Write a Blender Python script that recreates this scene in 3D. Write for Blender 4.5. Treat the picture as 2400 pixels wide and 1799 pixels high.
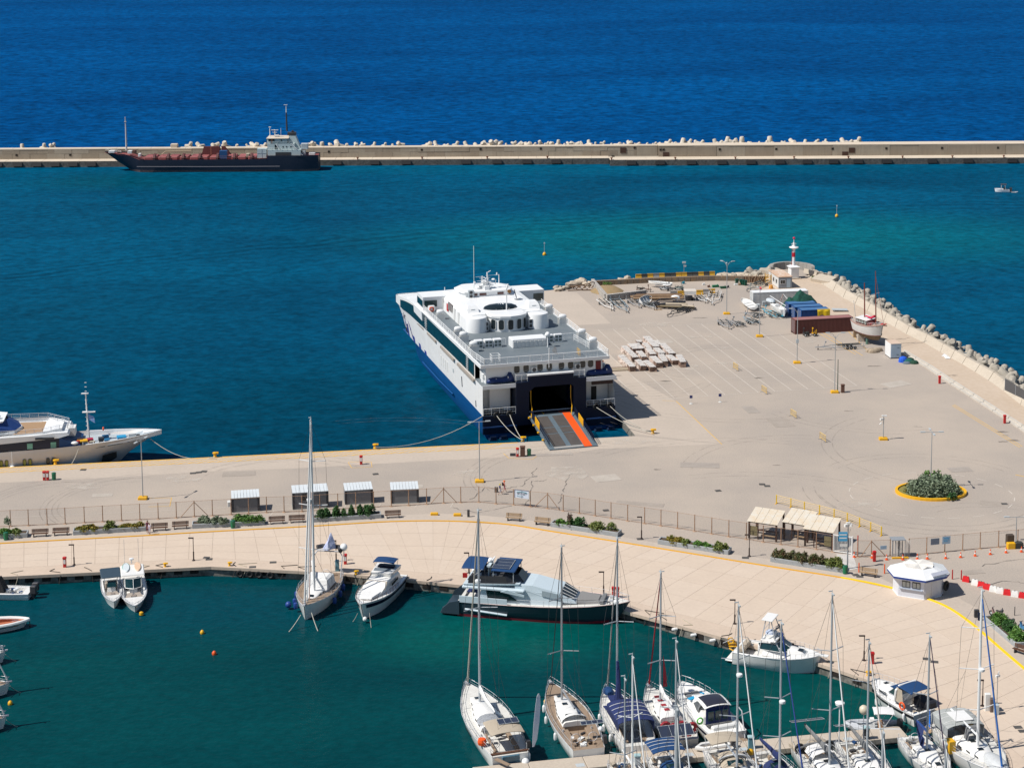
import bpy,math,random
from mathutils import Matrix,Vector
from math import radians,sin,cos,pi,sqrt,atan2
random.seed(7)
for o in list(bpy.data.objects):bpy.data.objects.remove(o)
sc=bpy.context.scene
col=sc.collection
# ---------------------------------------------------------------- camera
CF,CTH,CYC,CH,CROLL=4279.7,0.1328,307.0,88.71,-0.0058
cam=bpy.data.cameras.new('camera');camo=bpy.data.objects.new('camera',cam);col.objects.link(camo)
cam.sensor_width=36;cam.sensor_fit='HORIZONTAL';cam.lens=CF/2400*36
cam.shift_y=-(899.5-CYC)/2400;cam.shift_x=0
cam.clip_start=1;cam.clip_end=40000
camo.matrix_world=Matrix.Translation((0,0,CH)) @ Matrix.Rotation(pi/2-CTH,4,'X') @ Matrix.Rotation(CROLL,4,'Z')
sc.camera=camo
# ---------------------------------------------------------------- light
SUN_EL,SUN_AZ=52.0,197.0      # the sun stands to the left and a little behind the viewer
w=bpy.data.worlds.new('World');sc.world=w;w.use_nodes=True
nt=w.node_tree;nt.nodes.clear()
sky=nt.nodes.new('ShaderNodeTexSky');sky.sky_type='NISHITA';sky.sun_disc=False
sky.sun_elevation=radians(SUN_EL);sky.sun_rotation=radians(90-SUN_AZ)
sky.air_density=1.0;sky.dust_density=0.4;sky.ozone_density=1.5;sky.altitude=50
bg=nt.nodes.new('ShaderNodeBackground');bg.inputs['Strength'].default_value=0.062
wo=nt.nodes.new('ShaderNodeOutputWorld')
nt.links.new(sky.outputs[0],bg.inputs[0]);nt.links.new(bg.outputs[0],wo.inputs[0])
sun=bpy.data.lights.new('sun','SUN');sun.energy=4.2;sun.angle=radians(0.5);sun.color=(1.0,0.955,0.89)
suno=bpy.data.objects.new('sun',sun);col.objects.link(suno)
sd=Vector((cos(radians(SUN_EL))*cos(radians(SUN_AZ)),cos(radians(SUN_EL))*sin(radians(SUN_AZ)),sin(radians(SUN_EL))))
suno.rotation_euler=(-sd).to_track_quat('-Z','Y').to_euler()
suno.location=sd*300
sc.view_settings.view_transform='Standard';sc.view_settings.look='None'
sc.view_settings.exposure=0.34;sc.view_settings.gamma=1.0;sc.view_settings.use_curve_mapping=False
try:
    sc.cycles.max_bounces=6;sc.cycles.transparent_max_bounces=16;sc.cycles.caustics_reflective=False
except Exception:pass

# ---------------------------------------------------------------- surveying helpers
def at(px,py,z=0.0):
    """ground point seen at photo position px,py (the photo is the survey of the harbour)"""
    dx,dy=px-1200,py-CYC
    x=dx*cos(CROLL)+dy*sin(CROLL);y=-dx*sin(CROLL)+dy*cos(CROLL)
    d=Vector((x,CF*cos(CTH)-y*sin(CTH),-CF*sin(CTH)-y*cos(CTH)))
    t=(z-CH)/d.z
    return Vector((d.x*t,d.y*t,z))
def pix(P):
    X,Y,Z=P;Zr=Z-CH
    dep=Y*cos(CTH)-Zr*sin(CTH);up=Zr*cos(CTH)+Y*sin(CTH)
    x=CF*X/dep;y=-CF*up/dep
    return (1200+x*cos(CROLL)-y*sin(CROLL),CYC+x*sin(CROLL)+y*cos(CROLL))
def top_z(P,py):
    """height above P whose top shows at photo row py"""
    lo,hi=P[2],P[2]+80
    for _ in range(40):
        m=(lo+hi)/2
        if pix((P[0],P[1],m))[1]>py:lo=m
        else:hi=m
    return lo

# ---------------------------------------------------------------- mesh builder
def squash(t,z0,k,skip=()):
    """lower everything of a thing that stands above z0"""
    seen=set()
    for o in list(t.children)+[g for c in t.children for g in c.children]:
        if o.name.split('.')[0] in skip or (o.parent is not t and o.parent.name.split('.')[0] in skip):continue
        oz=o.location.z if o.parent is t else o.parent.location.z+o.location.z
        if o.data and o.data.name not in seen and o.data.users==1:
            seen.add(o.data.name)
            for v in o.data.vertices:
                z=v.co.z+oz
                if z>z0:v.co.z=z0+(z-z0)*k-oz
class MB:
    def __init__(s):s.v=[];s.f=[]
    def add(s,vs,fs):
        n=len(s.v);s.v+=[tuple(p) for p in vs];s.f+=[tuple(i+n for i in f) for f in fs];return s
    def box(s,x0,x1,y0,y1,z0,z1):
        vs=[(x,y,z) for z in (z0,z1) for y in (y0,y1) for x in (x0,x1)]
        return s.add(vs,[(0,2,3,1),(4,5,7,6),(0,1,5,4),(2,6,7,3),(0,4,6,2),(1,3,7,5)])
    def boxc(s,c,size,rz=0.0,ry=0.0,rx=0.0):
        m=Matrix.Translation(c) @ Matrix.Rotation(rz,4,'Z') @ Matrix.Rotation(ry,4,'Y') @ Matrix.Rotation(rx,4,'X')
        a,b,h=size[0]/2,size[1]/2,size[2]/2
        vs=[m @ Vector((x,y,z)) for z in (-h,h) for y in (-b,b) for x in (-a,a)]
        return s.add(vs,[(0,2,3,1),(4,5,7,6),(0,1,5,4),(2,6,7,3),(0,4,6,2),(1,3,7,5)])
    def bbox(s,x0,x1,y0,y1,z0,z1,b=.05):
        """box with chamfered vertical and top edges"""
        def ring(i,z):return [(x0+i+b,y0+i,z),(x1-i-b,y0+i,z),(x1-i,y0+i+b,z),(x1-i,y1-i-b,z),(x1-i-b,y1-i,z),(x0+i+b,y1-i,z),(x0+i,y1-i-b,z),(x0+i,y0+i+b,z)]
        return s.loft([ring(0,z0),ring(0,z1-b),ring(b,z1)],True,True)
    def tube(s,pts,r,n=6,r2=None,cap=True):
        pts=[Vector(p) for p in pts];rings=[]
        for i,p in enumerate(pts):
            d=(pts[min(i+1,len(pts)-1)]-pts[max(i-1,0)])
            if d.length<1e-9:d=Vector((0,0,1))
            d.normalize()
            up=Vector((0,0,1)) if abs(d.z)<.9 else Vector((0,1,0))
            a=d.cross(up).normalized();b=d.cross(a)
            rr=r if r2 is None else r+(r2-r)*i/max(1,len(pts)-1)
            rings.append([p+a*cos(2*pi*k/n)*rr+b*sin(2*pi*k/n)*rr for k in range(n)])
        return s.loft(rings,True,cap)
    def loft(s,rings,closed=True,cap=True):
        n=len(rings[0]);vs=[p for r in rings for p in r];fs=[]
        for i in range(len(rings)-1):
            for k in range(n if closed else n-1):
                a,b=i*n+k,i*n+(k+1) % n
                fs.append((a,b,b+n,a+n))
        if cap and closed:
            fs.append(tuple(range(n))[::-1]);fs.append(tuple((len(rings)-1)*n+k for k in range(n)))
        return s.add(vs,fs)
    def cyl(s,x,y,z0,z1,r,r2=None,n=12):
        r2=r if r2 is None else r2
        return s.loft([[(x+cos(2*pi*k/n)*q,y+sin(2*pi*k/n)*q,z) for k in range(n)] for z,q in ((z0,r),(z1,r2))])
    def lathe(s,prof,n=16,c=(0,0,0),sx=1,sy=1):
        return s.loft([[(c[0]+cos(2*pi*k/n)*max(r,.001)*sx,c[1]+sin(2*pi*k/n)*max(r,.001)*sy,c[2]+z) for k in range(n)] for r,z in prof])
    def ball(s,c,r,n=10,sx=1,sy=1,sz=1):
        return s.lathe([(r*sin(pi*i/6),-r*cos(pi*i/6)*sz) for i in range(7)],n,c,sx,sy)
    def cap_ellipse(s,c,a,b,h,n=12,rz=0):
        """low dome"""
        rings=[]
        for q,z in ((1,0),(.92,.5),(.7,.82),(.35,.97),(.02,1)):
            rings.append([(c[0]+cos(rz)*a*q*cos(2*pi*k/n)-sin(rz)*b*q*sin(2*pi*k/n),c[1]+sin(rz)*a*q*cos(2*pi*k/n)+cos(rz)*b*q*sin(2*pi*k/n),c[2]+h*z) for k in range(n)])
        return s.loft(rings)
    def prism(s,poly,z0,z1):
        n=len(poly)
        vs=[(p[0],p[1],z0) for p in poly]+[(p[0],p[1],z1) for p in poly]
        fs=[tuple(range(n))[::-1],tuple(range(n,2*n))]+[(k,(k+1) % n,(k+1) % n+n,k+n) for k in range(n)]
        return s.add(vs,fs)
    def poly(s,pts):return s.add(pts,[tuple(range(len(pts)))])
    def profx(s,prof,x0,x1):
        """profile in the y-z plane pushed along x"""
        n=len(prof)
        vs=[(x0,p[0],p[1]) for p in prof]+[(x1,p[0],p[1]) for p in prof]
        return s.add(vs,[tuple(range(n)),tuple(range(n,2*n))[::-1]]+[(k+n,(k+1) % n+n,(k+1) % n,k) for k in range(n)])
    def profy(s,prof,y0,y1):
        n=len(prof)
        vs=[(p[0],y0,p[1]) for p in prof]+[(p[0],y1,p[1]) for p in prof]
        return s.add(vs,[tuple(range(n)),tuple(range(n,2*n))[::-1]]+[(k+n,(k+1) % n+n,(k+1) % n,k) for k in range(n)])
    def put(s,o,m):
        n=len(s.v);s.v+=[tuple(m @ Vector(p)) for p in o.v];s.f+=[tuple(i+n for i in f) for f in o.f];return s
    def ribbon(s,pts,wd,z=None):
        pts=[Vector((p[0],p[1],(p[2] if len(p)>2 else 0) if z is None else z)) for p in pts]
        L=[];R=[]
        for i,p in enumerate(pts):
            d=(pts[min(i+1,len(pts)-1)]-pts[max(i-1,0)]);d.z=0;d.normalize();nn=Vector((-d.y,d.x,0))*wd/2
            L.append(p+nn);R.append(p-nn)
        n=len(pts)
        return s.add(L+R,[(k,k+n,k+n+1,k+1) for k in range(n-1)])
    def mesh(s,name):
        me=bpy.data.meshes.new(name);me.from_pydata(s.v,[],s.f)
        return me

def fix_normals(me):
    import bmesh
    bm=bmesh.new();bm.from_mesh(me);bmesh.ops.recalc_face_normals(bm,faces=bm.faces);bm.to_mesh(me);bm.free()
def link(name,me,parent=None,loc=None,rz=0):
    o=bpy.data.objects.new(name,me);col.objects.link(o)
    if parent is not None:o.parent=parent
    if loc is not None:o.location=loc
    if rz:o.rotation_euler=(0,0,rz)
    return o
def obj(name,mb,mat,parent=None,smooth=False,label=None,loc=None,rz=0,rec=True):
    me=mb.mesh(name)
    if rec:fix_normals(me)
    me.materials.append(mat)
    if smooth:
        me.shade_smooth()
        try:me.set_sharp_from_angle(angle=radians(38))
        except Exception:pass
    o=link(name,me,parent,loc,rz)
    if label:o['label']=label
    return o
def tag(o,label,cat,group=None):
    o['label']=label;o['category']=cat
    if group:o['group']=group
    return o
def thing(name,label,cat,loc=(0,0,0),rz=0,group=None):
    o=bpy.data.objects.new(name,None);col.objects.link(o)
    o.location=loc;o.rotation_euler=(0,0,rz);o.empty_display_size=.5
    return tag(o,label,cat,group)
def struct(name,mb,mat,smooth=False,rec=True,parent=None):
    o=obj(name,mb,mat,parent,smooth,rec=rec)
    if parent is None:o['kind']='structure'
    return o
CH_={}
def kids(o):
    return [c for c in CH_.get(o.name,[])]
def dup(root,loc,rz=0,label=None,group=None,scale=None):
    """a copy of a thing with copies of its parts and sub-parts (shared meshes)"""
    r=root.copy();col.objects.link(r);r.location=loc;r.rotation_euler=(0,0,rz)
    if label:r['label']=label
    if group:r['group']=group
    if scale:r.scale=scale
    for ch in root.children:
        c=ch.copy();col.objects.link(c);c.parent=r
        for g in ch.children:
            d=g.copy();col.objects.link(d);d.parent=c
    return r

# ---------------------------------------------------------------- materials
def lin(r,g,b):
    f=lambda c:(c/255/12.92 if c/255 <= .04045 else ((c/255+.055)/1.055)**2.4)
    return (f(r),f(g),f(b),1)
MATS={}
def mat(name,c,rough=.6,metal=0.0,dirt=.12,scale=.35,fine=6.0,bump=0.0,dirtcol=None,spec=.5,coat=0.0,streak=0.0):
    """paint / concrete / metal with soft grime in world space"""
    if name in MATS:return MATS[name]
    m=bpy.data.materials.new(name);m.use_nodes=True;MATS[name]=m
    nt=m.node_tree;N=nt.nodes;L=nt.links
    p=N['Principled BSDF'];p.inputs['Roughness'].default_value=rough;p.inputs['Metallic'].default_value=metal
    p.inputs['Specular IOR Level'].default_value=spec
    if coat:p.inputs['Coat Weight'].default_value=coat
    if len(c)==3:c=(*c,1)
    geo=N.new('ShaderNodeNewGeometry')
    n1=N.new('ShaderNodeTexNoise');n1.inputs['Scale'].default_value=scale;n1.inputs['Detail'].default_value=6;n1.inputs['Roughness'].default_value=.62
    n2=N.new('ShaderNodeTexNoise');n2.inputs['Scale'].default_value=fine;n2.inputs['Detail'].default_value=3
    L.new(geo.outputs['Position'],n1.inputs['Vector']);
    if streak:
        mp=N.new('ShaderNodeMapping');mp.inputs['Scale'].default_value=(1,1,.12);L.new(geo.outputs['Position'],mp.inputs['Vector']);L.new(mp.outputs[0],n2.inputs['Vector'])
    else:L.new(geo.outputs['Position'],n2.inputs['Vector'])
    add=N.new('ShaderNodeMath');add.operation='ADD';L.new(n1.outputs['Fac'],add.inputs[0]);L.new(n2.outputs['Fac'],add.inputs[1])
    rng=N.new('ShaderNodeMapRange');rng.inputs['From Min'].default_value=.72;rng.inputs['From Max'].default_value=1.25
    L.new(add.outputs[0],rng.inputs['Value'])
    mix=N.new('ShaderNodeMix');mix.data_type='RGBA'
    dc=dirtcol or (c[0]*.55,c[1]*.52,c[2]*.48,1)
    if len(dc)==3:dc=(*dc,1)
    mix.inputs[6].default_value=c;mix.inputs[7].default_value=dc
    mul=N.new('ShaderNodeMath');mul.operation='MULTIPLY';mul.inputs[1].default_value=max(dirt,streak)*1.6;L.new(rng.outputs[0],mul.inputs[0])
    L.new(mul.outputs[0],mix.inputs[0]);L.new(mix.outputs[2],p.inputs['Base Color'])
    if bump:
        b=N.new('ShaderNodeBump');b.inputs['Strength'].default_value=bump;b.inputs['Distance'].default_value=.03
        L.new(n2.outputs['Fac'],b.inputs['Height']);L.new(b.outputs[0],p.inputs['Normal'])
    return m
WHITE=mat('white_paint',(.78,.79,.79),.35,dirt=.05)
WHITE2=mat('gelcoat_white',(.80,.79,.76),.22,dirt=.07,scale=.8,coat=.3)
GREYW=mat('warm_white_paint',(.70,.70,.68),.45,dirt=.10)
NAVY=mat('navy_paint',(.002,.007,.026),.45,dirt=.2,dirtcol=(.008,.018,.045),spec=.2)
BLUE=mat('blue_hull_paint',(.003,.056,.200),.4,dirt=.25,scale=.5,dirtcol=(.012,.10,.25),streak=.15,spec=.25)
BLACK=mat('black_rubber',(.012,.012,.013),.7)
DARK=mat('dark_metal',(.045,.045,.05),.5)
STEEL=mat('stainless_steel',(.46,.47,.49),.55,metal=.2,dirt=.05)
GALV=mat('galvanised_steel',(.33,.35,.37),.55,metal=.2,dirt=.2)
GREYP=mat('light_grey_paint',(.45,.49,.51),.5,dirt=.12)
ALU=mat('mast_aluminium',(.42,.45,.48),.5,metal=.25,dirt=.08)
ALUW=mat('mast_white',(.74,.75,.75),.3,dirt=.05)
TEAK=mat('weathered_teak',(.30,.22,.155),.75,dirt=.3,fine=14)
WOOD=mat('brown_wood',(.10,.045,.025),.6,dirt=.3,fine=9)
PALEWOOD=mat('pale_timber',(.36,.25,.15),.8,dirt=.3,fine=9)
CANB=mat('blue_canvas',(.003,.044,.145),.85,dirt=.18,scale=1.2,bump=.3)
CANN=mat('navy_canvas',(.012,.025,.11),.85,dirt=.15,scale=1.2,bump=.3)
CANG=mat('grey_canvas',(.17,.175,.18),.9,dirt=.15,scale=1.2,bump=.3)
CANT=mat('beige_canvas',(.42,.36,.28),.9,dirt=.15,scale=1.2,bump=.3)
CANW=mat('white_canvas',(.70,.70,.69),.85,dirt=.1,scale=1.2,bump=.3)
CANR=mat('red_canvas',(.30,.018,.03),.85,dirt=.15,scale=1.2)
def glass(name,c,rough=.06):
    m=mat(name,c,rough,dirt=.25,scale=.7,spec=.7,dirtcol=(c[0]*1.8+.01,c[1]*1.8+.012,c[2]*1.8+.015));return m
GLASS=glass('dark_glass',(.008,.014,.016));GLASST=glass('teal_glass',(.003,.026,.030),.15)
SOLAR=mat('solar_cells',(.035,.045,.075),.25,dirt=.1)
RED=mat('red_paint',(.50,.012,.015),.4,dirt=.15);ORANGE=mat('orange_paint',(.80,.10,.012),.5,dirt=.15)
YEL=mat('yellow_paint',(.75,.40,.008),.5,dirt=.18);GREEN=mat('green_plastic',(.005,.16,.07),.4,dirt=.15)
RUST=mat('rusty_brown_steel',(.13,.065,.045),.8,dirt=.3)
DBROWN=mat('dark_brown_steel',(.050,.022,.016),.55,dirt=.2)
CONC=mat('pale_concrete',(.46,.40,.335),.85,dirt=.22,scale=.25,fine=3,bump=.25)
CONCG=mat('grey_concrete',(.33,.315,.29),.88,dirt=.28,scale=.3,fine=3,bump=.3)
DECKG=mat('grey_deck_paint',(.115,.145,.165),.55,dirt=.3,scale=.45,dirtcol=(.22,.235,.245))
SKIN=mat('skin',(.45,.24,.16),.6)
TYRE=BLACK
# ================================================================ THE SETTING
WL=-1.3      # water level; the quays are at z = 0
def water_mat(name,c1,c2,c3=None,patches=(),sc1=.02,wave=1.1,amp=.5,spec=.28,wakes=False):
    """sea water: body colour that drifts slowly (depth, bottom), ripples as bump and as painted light and dark"""
    m=bpy.data.materials.new(name);m.use_nodes=True;nt=m.node_tree;N=nt.nodes;L=nt.links
    N.remove(N['Principled BSDF']);mo_=N['Material Output'];df=N.new('ShaderNodeBsdfDiffuse');gl=N.new('ShaderNodeBsdfGlossy');gl.inputs['Roughness'].default_value=.08;fr_=N.new('ShaderNodeFresnel');fr_.inputs['IOR'].default_value=1.33
    fk=N.new('ShaderNodeMath');fk.operation='MULTIPLY';fk.inputs[1].default_value=spec;L.new(fr_.outputs[0],fk.inputs[0]);ms_=N.new('ShaderNodeMixShader');L.new(fk.outputs[0],ms_.inputs[0]);L.new(df.outputs[0],ms_.inputs[1]);L.new(gl.outputs[0],ms_.inputs[2]);L.new(ms_.outputs[0],mo_.inputs[0])
    geo=N.new('ShaderNodeNewGeometry')
    n1=N.new('ShaderNodeTexNoise');n1.inputs['Scale'].default_value=sc1;n1.inputs['Detail'].default_value=5;n1.inputs['Distortion'].default_value=.6
    mp=N.new('ShaderNodeMapping');mp.inputs['Scale'].default_value=(.45,1,1);L.new(geo.outputs['Position'],mp.inputs[0]);L.new(mp.outputs[0],n1.inputs['Vector'])
    rg=N.new('ShaderNodeMapRange');rg.inputs['From Min'].default_value=.36;rg.inputs['From Max'].default_value=.66;L.new(n1.outputs['Fac'],rg.inputs[0])
    mx=N.new('ShaderNodeMix');mx.data_type='RGBA';mx.inputs[6].default_value=(*c1,1);mx.inputs[7].default_value=(*c2,1);L.new(rg.outputs[0],mx.inputs[0])
    out=mx.outputs[2]
    for (cx,cy,rx,ry,cc,k) in patches:      # shoals and broad darker or paler ovals
        m2=N.new('ShaderNodeMapping');m2.inputs['Location'].default_value=(-cx/rx,-cy/ry,0);m2.inputs['Scale'].default_value=(1/rx,1/ry,0);L.new(geo.outputs['Position'],m2.inputs[0])
        ln=N.new('ShaderNodeVectorMath');ln.operation='LENGTH';L.new(m2.outputs[0],ln.inputs[0])
        r2=N.new('ShaderNodeMapRange');r2.interpolation_type='SMOOTHSTEP';r2.inputs['From Min'].default_value=1;r2.inputs['From Max'].default_value=.15;r2.inputs['To Max'].default_value=k;L.new(ln.outputs['Value'],r2.inputs[0])
        x=N.new('ShaderNodeMix');x.data_type='RGBA';L.new(r2.outputs[0],x.inputs[0]);L.new(out,x.inputs[6]);x.inputs[7].default_value=(*cc,1);out=x.outputs[2]
    # small-scale tone: light and dark of ripple facets put into the water colour
    n3=N.new('ShaderNodeTexNoise');n3.inputs['Scale'].default_value=wave*.55;n3.inputs['Detail'].default_value=5;n3.inputs['Roughness'].default_value=.65
    mp3=N.new('ShaderNodeMapping');mp3.inputs['Scale'].default_value=(.8,1,1);mp3.inputs['Rotation'].default_value=(0,0,.12);L.new(geo.outputs['Position'],mp3.inputs[0]);L.new(mp3.outputs[0],n3.inputs['Vector'])
    r3=N.new('ShaderNodeMapRange');r3.inputs['From Min'].default_value=.3;r3.inputs['From Max'].default_value=.7;r3.inputs['To Min'].default_value=1-.42*amp;r3.inputs['To Max'].default_value=1+.42*amp;L.new(n3.outputs['Fac'],r3.inputs[0])
    tone=r3.outputs[0]
    if wakes:       # wake trains across the basin, light and dark bands put into the colour
        sx=N.new('ShaderNodeSeparateXYZ');L.new(geo.outputs['Position'],sx.inputs[0])
        def mth(op,a,b=None):
            n_=N.new('ShaderNodeMath');n_.operation=op
            for i_,q_ in enumerate((a,b)):
                if q_ is None:continue
                if isinstance(q_,(int,float)):n_.inputs[i_].default_value=q_
                else:L.new(q_,n_.inputs[i_])
            return n_.outputs[0]
        nw=N.new('ShaderNodeTexNoise');nw.inputs['Scale'].default_value=.03;nw.inputs['Detail'].default_value=4;L.new(geo.outputs['Position'],nw.inputs['Vector'])
        for (p0_,p1_,p2_,fr,wd,k_) in (((0,640),(900,545),(2200,472),1.15,16,.30),((0,500),(300,468),(620,440),1.5,7,.22),((200,690),(800,600),(1500,560),.8,9,.15)):
            A_=[at(*q_) for q_ in (p0_,p1_,p2_)];(x0,y0),(x1,y1),(x2,y2)=[(q_.x,q_.y) for q_ in A_]
            den=(x0-x1)*(x0-x2)*(x1-x2);qa=(x2*(y1-y0)+x1*(y0-y2)+x0*(y2-y1))/den;qb=(x2*x2*(y0-y1)+x1*x1*(y2-y0)+x0*x0*(y1-y2))/den;qc=(x1*x2*(x1-x2)*y0+x2*x0*(x2-x0)*y1+x0*x1*(x0-x1)*y2)/den
            X=sx.outputs[0];v_=mth('SUBTRACT',sx.outputs[1],mth('ADD',mth('ADD',mth('MULTIPLY',mth('MULTIPLY',X,X),qa),mth('MULTIPLY',X,qb)),qc))
            msk=N.new('ShaderNodeMapRange');msk.interpolation_type='SMOOTHSTEP';msk.inputs['From Min'].default_value=wd;msk.inputs['From Max'].default_value=0;L.new(mth('ABSOLUTE',v_),msk.inputs[0])
            st_=mth('SINE',mth('ADD',mth('MULTIPLY',v_,fr),mth('MULTIPLY',nw.outputs['Fac'],16)))
            tone=mth('MULTIPLY',tone,mth('SUBTRACT',1.0,mth('MULTIPLY',mth('MULTIPLY',mth('MULTIPLY',msk.outputs[0],nw.outputs['Fac']),mth('ADD',st_,.6)),k_)))
    sc_=N.new('ShaderNodeVectorMath');sc_.operation='SCALE';L.new(out,sc_.inputs[0]);L.new(tone,sc_.inputs['Scale'])
    L.new(sc_.outputs[0],df.inputs['Color'])
    n2=N.new('ShaderNodeTexNoise');n2.inputs['Scale'].default_value=wave;n2.inputs['Detail'].default_value=4;L.new(mp3.outputs[0],n2.inputs['Vector'])
    b=N.new('ShaderNodeBump');b.inputs['Strength'].default_value=amp;b.inputs['Distance'].default_value=.22;L.new(n2.outputs['Fac'],b.inputs['Height']);[L.new(b.outputs[0],q_.inputs['Normal']) for q_ in (df,gl,fr_)]
    return m
OPEN=water_mat('open_sea_water',(.0004,.044,.150),(.0004,.060,.195),sc1=.010,wave=.6,amp=1.25,spec=.02)
lt=at(1860,600);ft=at(960,900)
HARB=water_mat('harbour_water',(.0004,.049,.104),(.0004,.070,.142),sc1=.022,wave=.9,amp=.8,spec=.07,wakes=True,
    patches=[(at(1720,560).x,at(1720,545).y,125,60,(.001,.108,.140),.9),(at(1250,400).x,at(1250,400).y+18,260,26,(.001,.088,.160),.6),
             (at(700,960).x,at(700,960).y,95,60,(.0004,.038,.072),.9),(at(100,700).x-10,at(100,800).y,80,90,(.0006,.050,.098),.7),(at(330,385).x,at(330,415).y,45,26,(.001,.05,.07),.6)])
MARI=water_mat('marina_water',(.0005,.036,.043),(.0007,.047,.053),sc1=.05,wave=1.7,amp=.38,spec=.34,
    patches=[(at(1150,1460).x,at(1150,1460).y,26,14,(.001,.085,.072),.7),(at(300,1420).x,at(300,1400).y,60,16,(.0006,.045,.066),.7),(at(1950,1640).x,at(1950,1640).y,22,16,(.001,.070,.06),.6)])
brk_y=at(1200,376,.6).y
struct('open_sea',MB().poly([(-15000,brk_y+8,WL),(15000,brk_y+8,WL),(15000,30000,WL),(-15000,30000,WL)]),OPEN)
def P2(l,z=0.0):return [tuple(at(a,b,z)) for a,b in l]
# --- outline of the port land, clockwise round the pier and back along the marina quay
port_edge=[(-420,1118),(0,1095),(700,1061),(1213,1036),(1260,1033.6),(1489,1021),(1207,685),(1290,680),(1388,664),(1540,654),(1676,647),(1794,643),
             (1806,634),(1830,628.5),(1862,627),(1893,629),(1906,638),(1940,657),(1985,688.7),(2042,720),(2080,742.5),(2133,774),(2175,793),(2213,815),(2270,847),(2333,882),(2360,904),(2400,936),(2800,1170)]
quay_edge=[(-420,1371),(0,1351),(240,1338),(479,1326),(590,1330),(702,1335.7),(794,1342.7),(927,1355),(1079,1369.6),(1300,1396),(1476,1428),(1549,1451),(1617,1472),(1725,1502),(1830,1528),(1930,1556),(2044,1595),
             (2150,1640),(2243,1690),(2268,1714),(2351,1794),(2480,1925),(2560,2010)]
land=P2(port_edge)+[tuple(at(3300,1500)),tuple(at(2900,2010))]+P2(quay_edge[::-1])
ASPH=mat('worn_asphalt',(.445,.372,.303),.92,dirt=.5,scale=.05,fine=5,bump=.15,dirtcol=(.285,.252,.225))
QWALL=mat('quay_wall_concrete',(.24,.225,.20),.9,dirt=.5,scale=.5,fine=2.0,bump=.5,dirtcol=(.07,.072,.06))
mb=MB();n=len(land);mb.poly([(p[0],p[1],0) for p in land])
struct('port_ground',mb,ASPH,rec=False)
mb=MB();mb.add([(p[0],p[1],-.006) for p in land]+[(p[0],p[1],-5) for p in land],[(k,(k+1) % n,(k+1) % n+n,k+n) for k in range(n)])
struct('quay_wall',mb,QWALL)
# harbour and marina water (one sheet each, their shared border runs under the land)
struct('harbour_water',MB().poly([(-2500,255,WL),(2500,255,WL),(2500,brk_y+8,WL),(-2500,brk_y+8,WL)]),HARB)
struct('marina_water',MB().poly([(-2500,20,WL),(2500,20,WL),(2500,255,WL),(-2500,255,WL)]),MARI)

# --- paler concrete strips on the apron
CSTRIP=mat('concrete_apron',(.48,.405,.335),.88,dirt=.28,scale=.12,fine=2,bump=.15,dirtcol=(.35,.30,.25))
MOLE=mat('dusty_concrete',(.53,.43,.335),.92,dirt=.35,scale=.09,fine=1.2,bump=.2,dirtcol=(.42,.32,.225))
Z1,Z2,Z3=.006,.012,.018
st=[(-420,1119),(0,1096),(700,1062),(1213,1037),(1260,1034.4),(1488,1022),(1690,1040),(1400,1052),(1330,1064),(1000,1080),(700,1097),(500,1104),(250,1119),(0,1131),(-420,1152)]
struct('quay_strip',MB().poly(P2(st,Z1)),CSTRIP)
struct('quay_strip',MB().poly(P2([(1487,1017),(1208,687),(1290,681),(1352,686),(1432,758),(1350,762),(1400,800),(1478,880),(1580,937),(1692,1039)],Z1)),CSTRIP)
# mole road
inner=[(1893,647.6),(1930,667),(1976,698),(2033,728),(2072,752),(2124,783),(2166,803),(2204,825),(2255,853),(2317,891),(2352,916),(2392,948),(2790,1185)]
low=[(1840,700),(1925,727),(1990,757),(2035,790),(2121,826),(2180,860),(2240,900),(2310,945),(2400,1003),(2780,1270)]
struct('mole_road',MB().poly(P2([(1756,660),(1800,645),(1893,648)]+inner[1:]+low[::-1]+[(1800,690)],Z1)),MOLE)
# parapet on the outer side of the mole, in cast lengths
PAR=mat('parapet_concrete',(.50,.435,.35),.88,dirt=.3,scale=.3,fine=2.5,bump=.3,dirtcol=(.36,.30,.23))
outer=[(1906,638),(1940,657),(1985,688.7),(2042,720),(2080,742.5),(2133,774),(2175,793),(2213,815),(2270,847),(2333,882),(2360,904),(2400,936),(2790,1168)]
par=thing('parapet_wall','low sloping concrete parapet along the tetrapods on the outer side of the mole','wall',at(2100,780))
T=lambda o:Matrix.Translation(-Vector(o.location))
for k in range(len(outer)-1):
    a,b=Vector(at(*outer[k])),Vector(at(*outer[k+1]));c,d=Vector(at(*inner[k])),Vector(at(*inner[k+1]))
    nseg=max(1,round((b-a).length/6.0))
    for j in range(nseg):
        t0,t1=j/nseg,(j+1)/nseg-.012
        rings=[]
        for t in (t0,t1):
            o_,i_=a.lerp(b,t),c.lerp(d,t);q=(i_-o_).normalized()
            rings.append([o_+Vector((0,0,-.6)),o_+Vector((0,0,.95)),o_+q*.9+Vector((0,0,1.0)),i_+Vector((0,0,.012)),i_+Vector((0,0,-.3))])
        obj('wall_block',MB().put(MB().loft(rings),T(par)),PAR,par)
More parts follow.
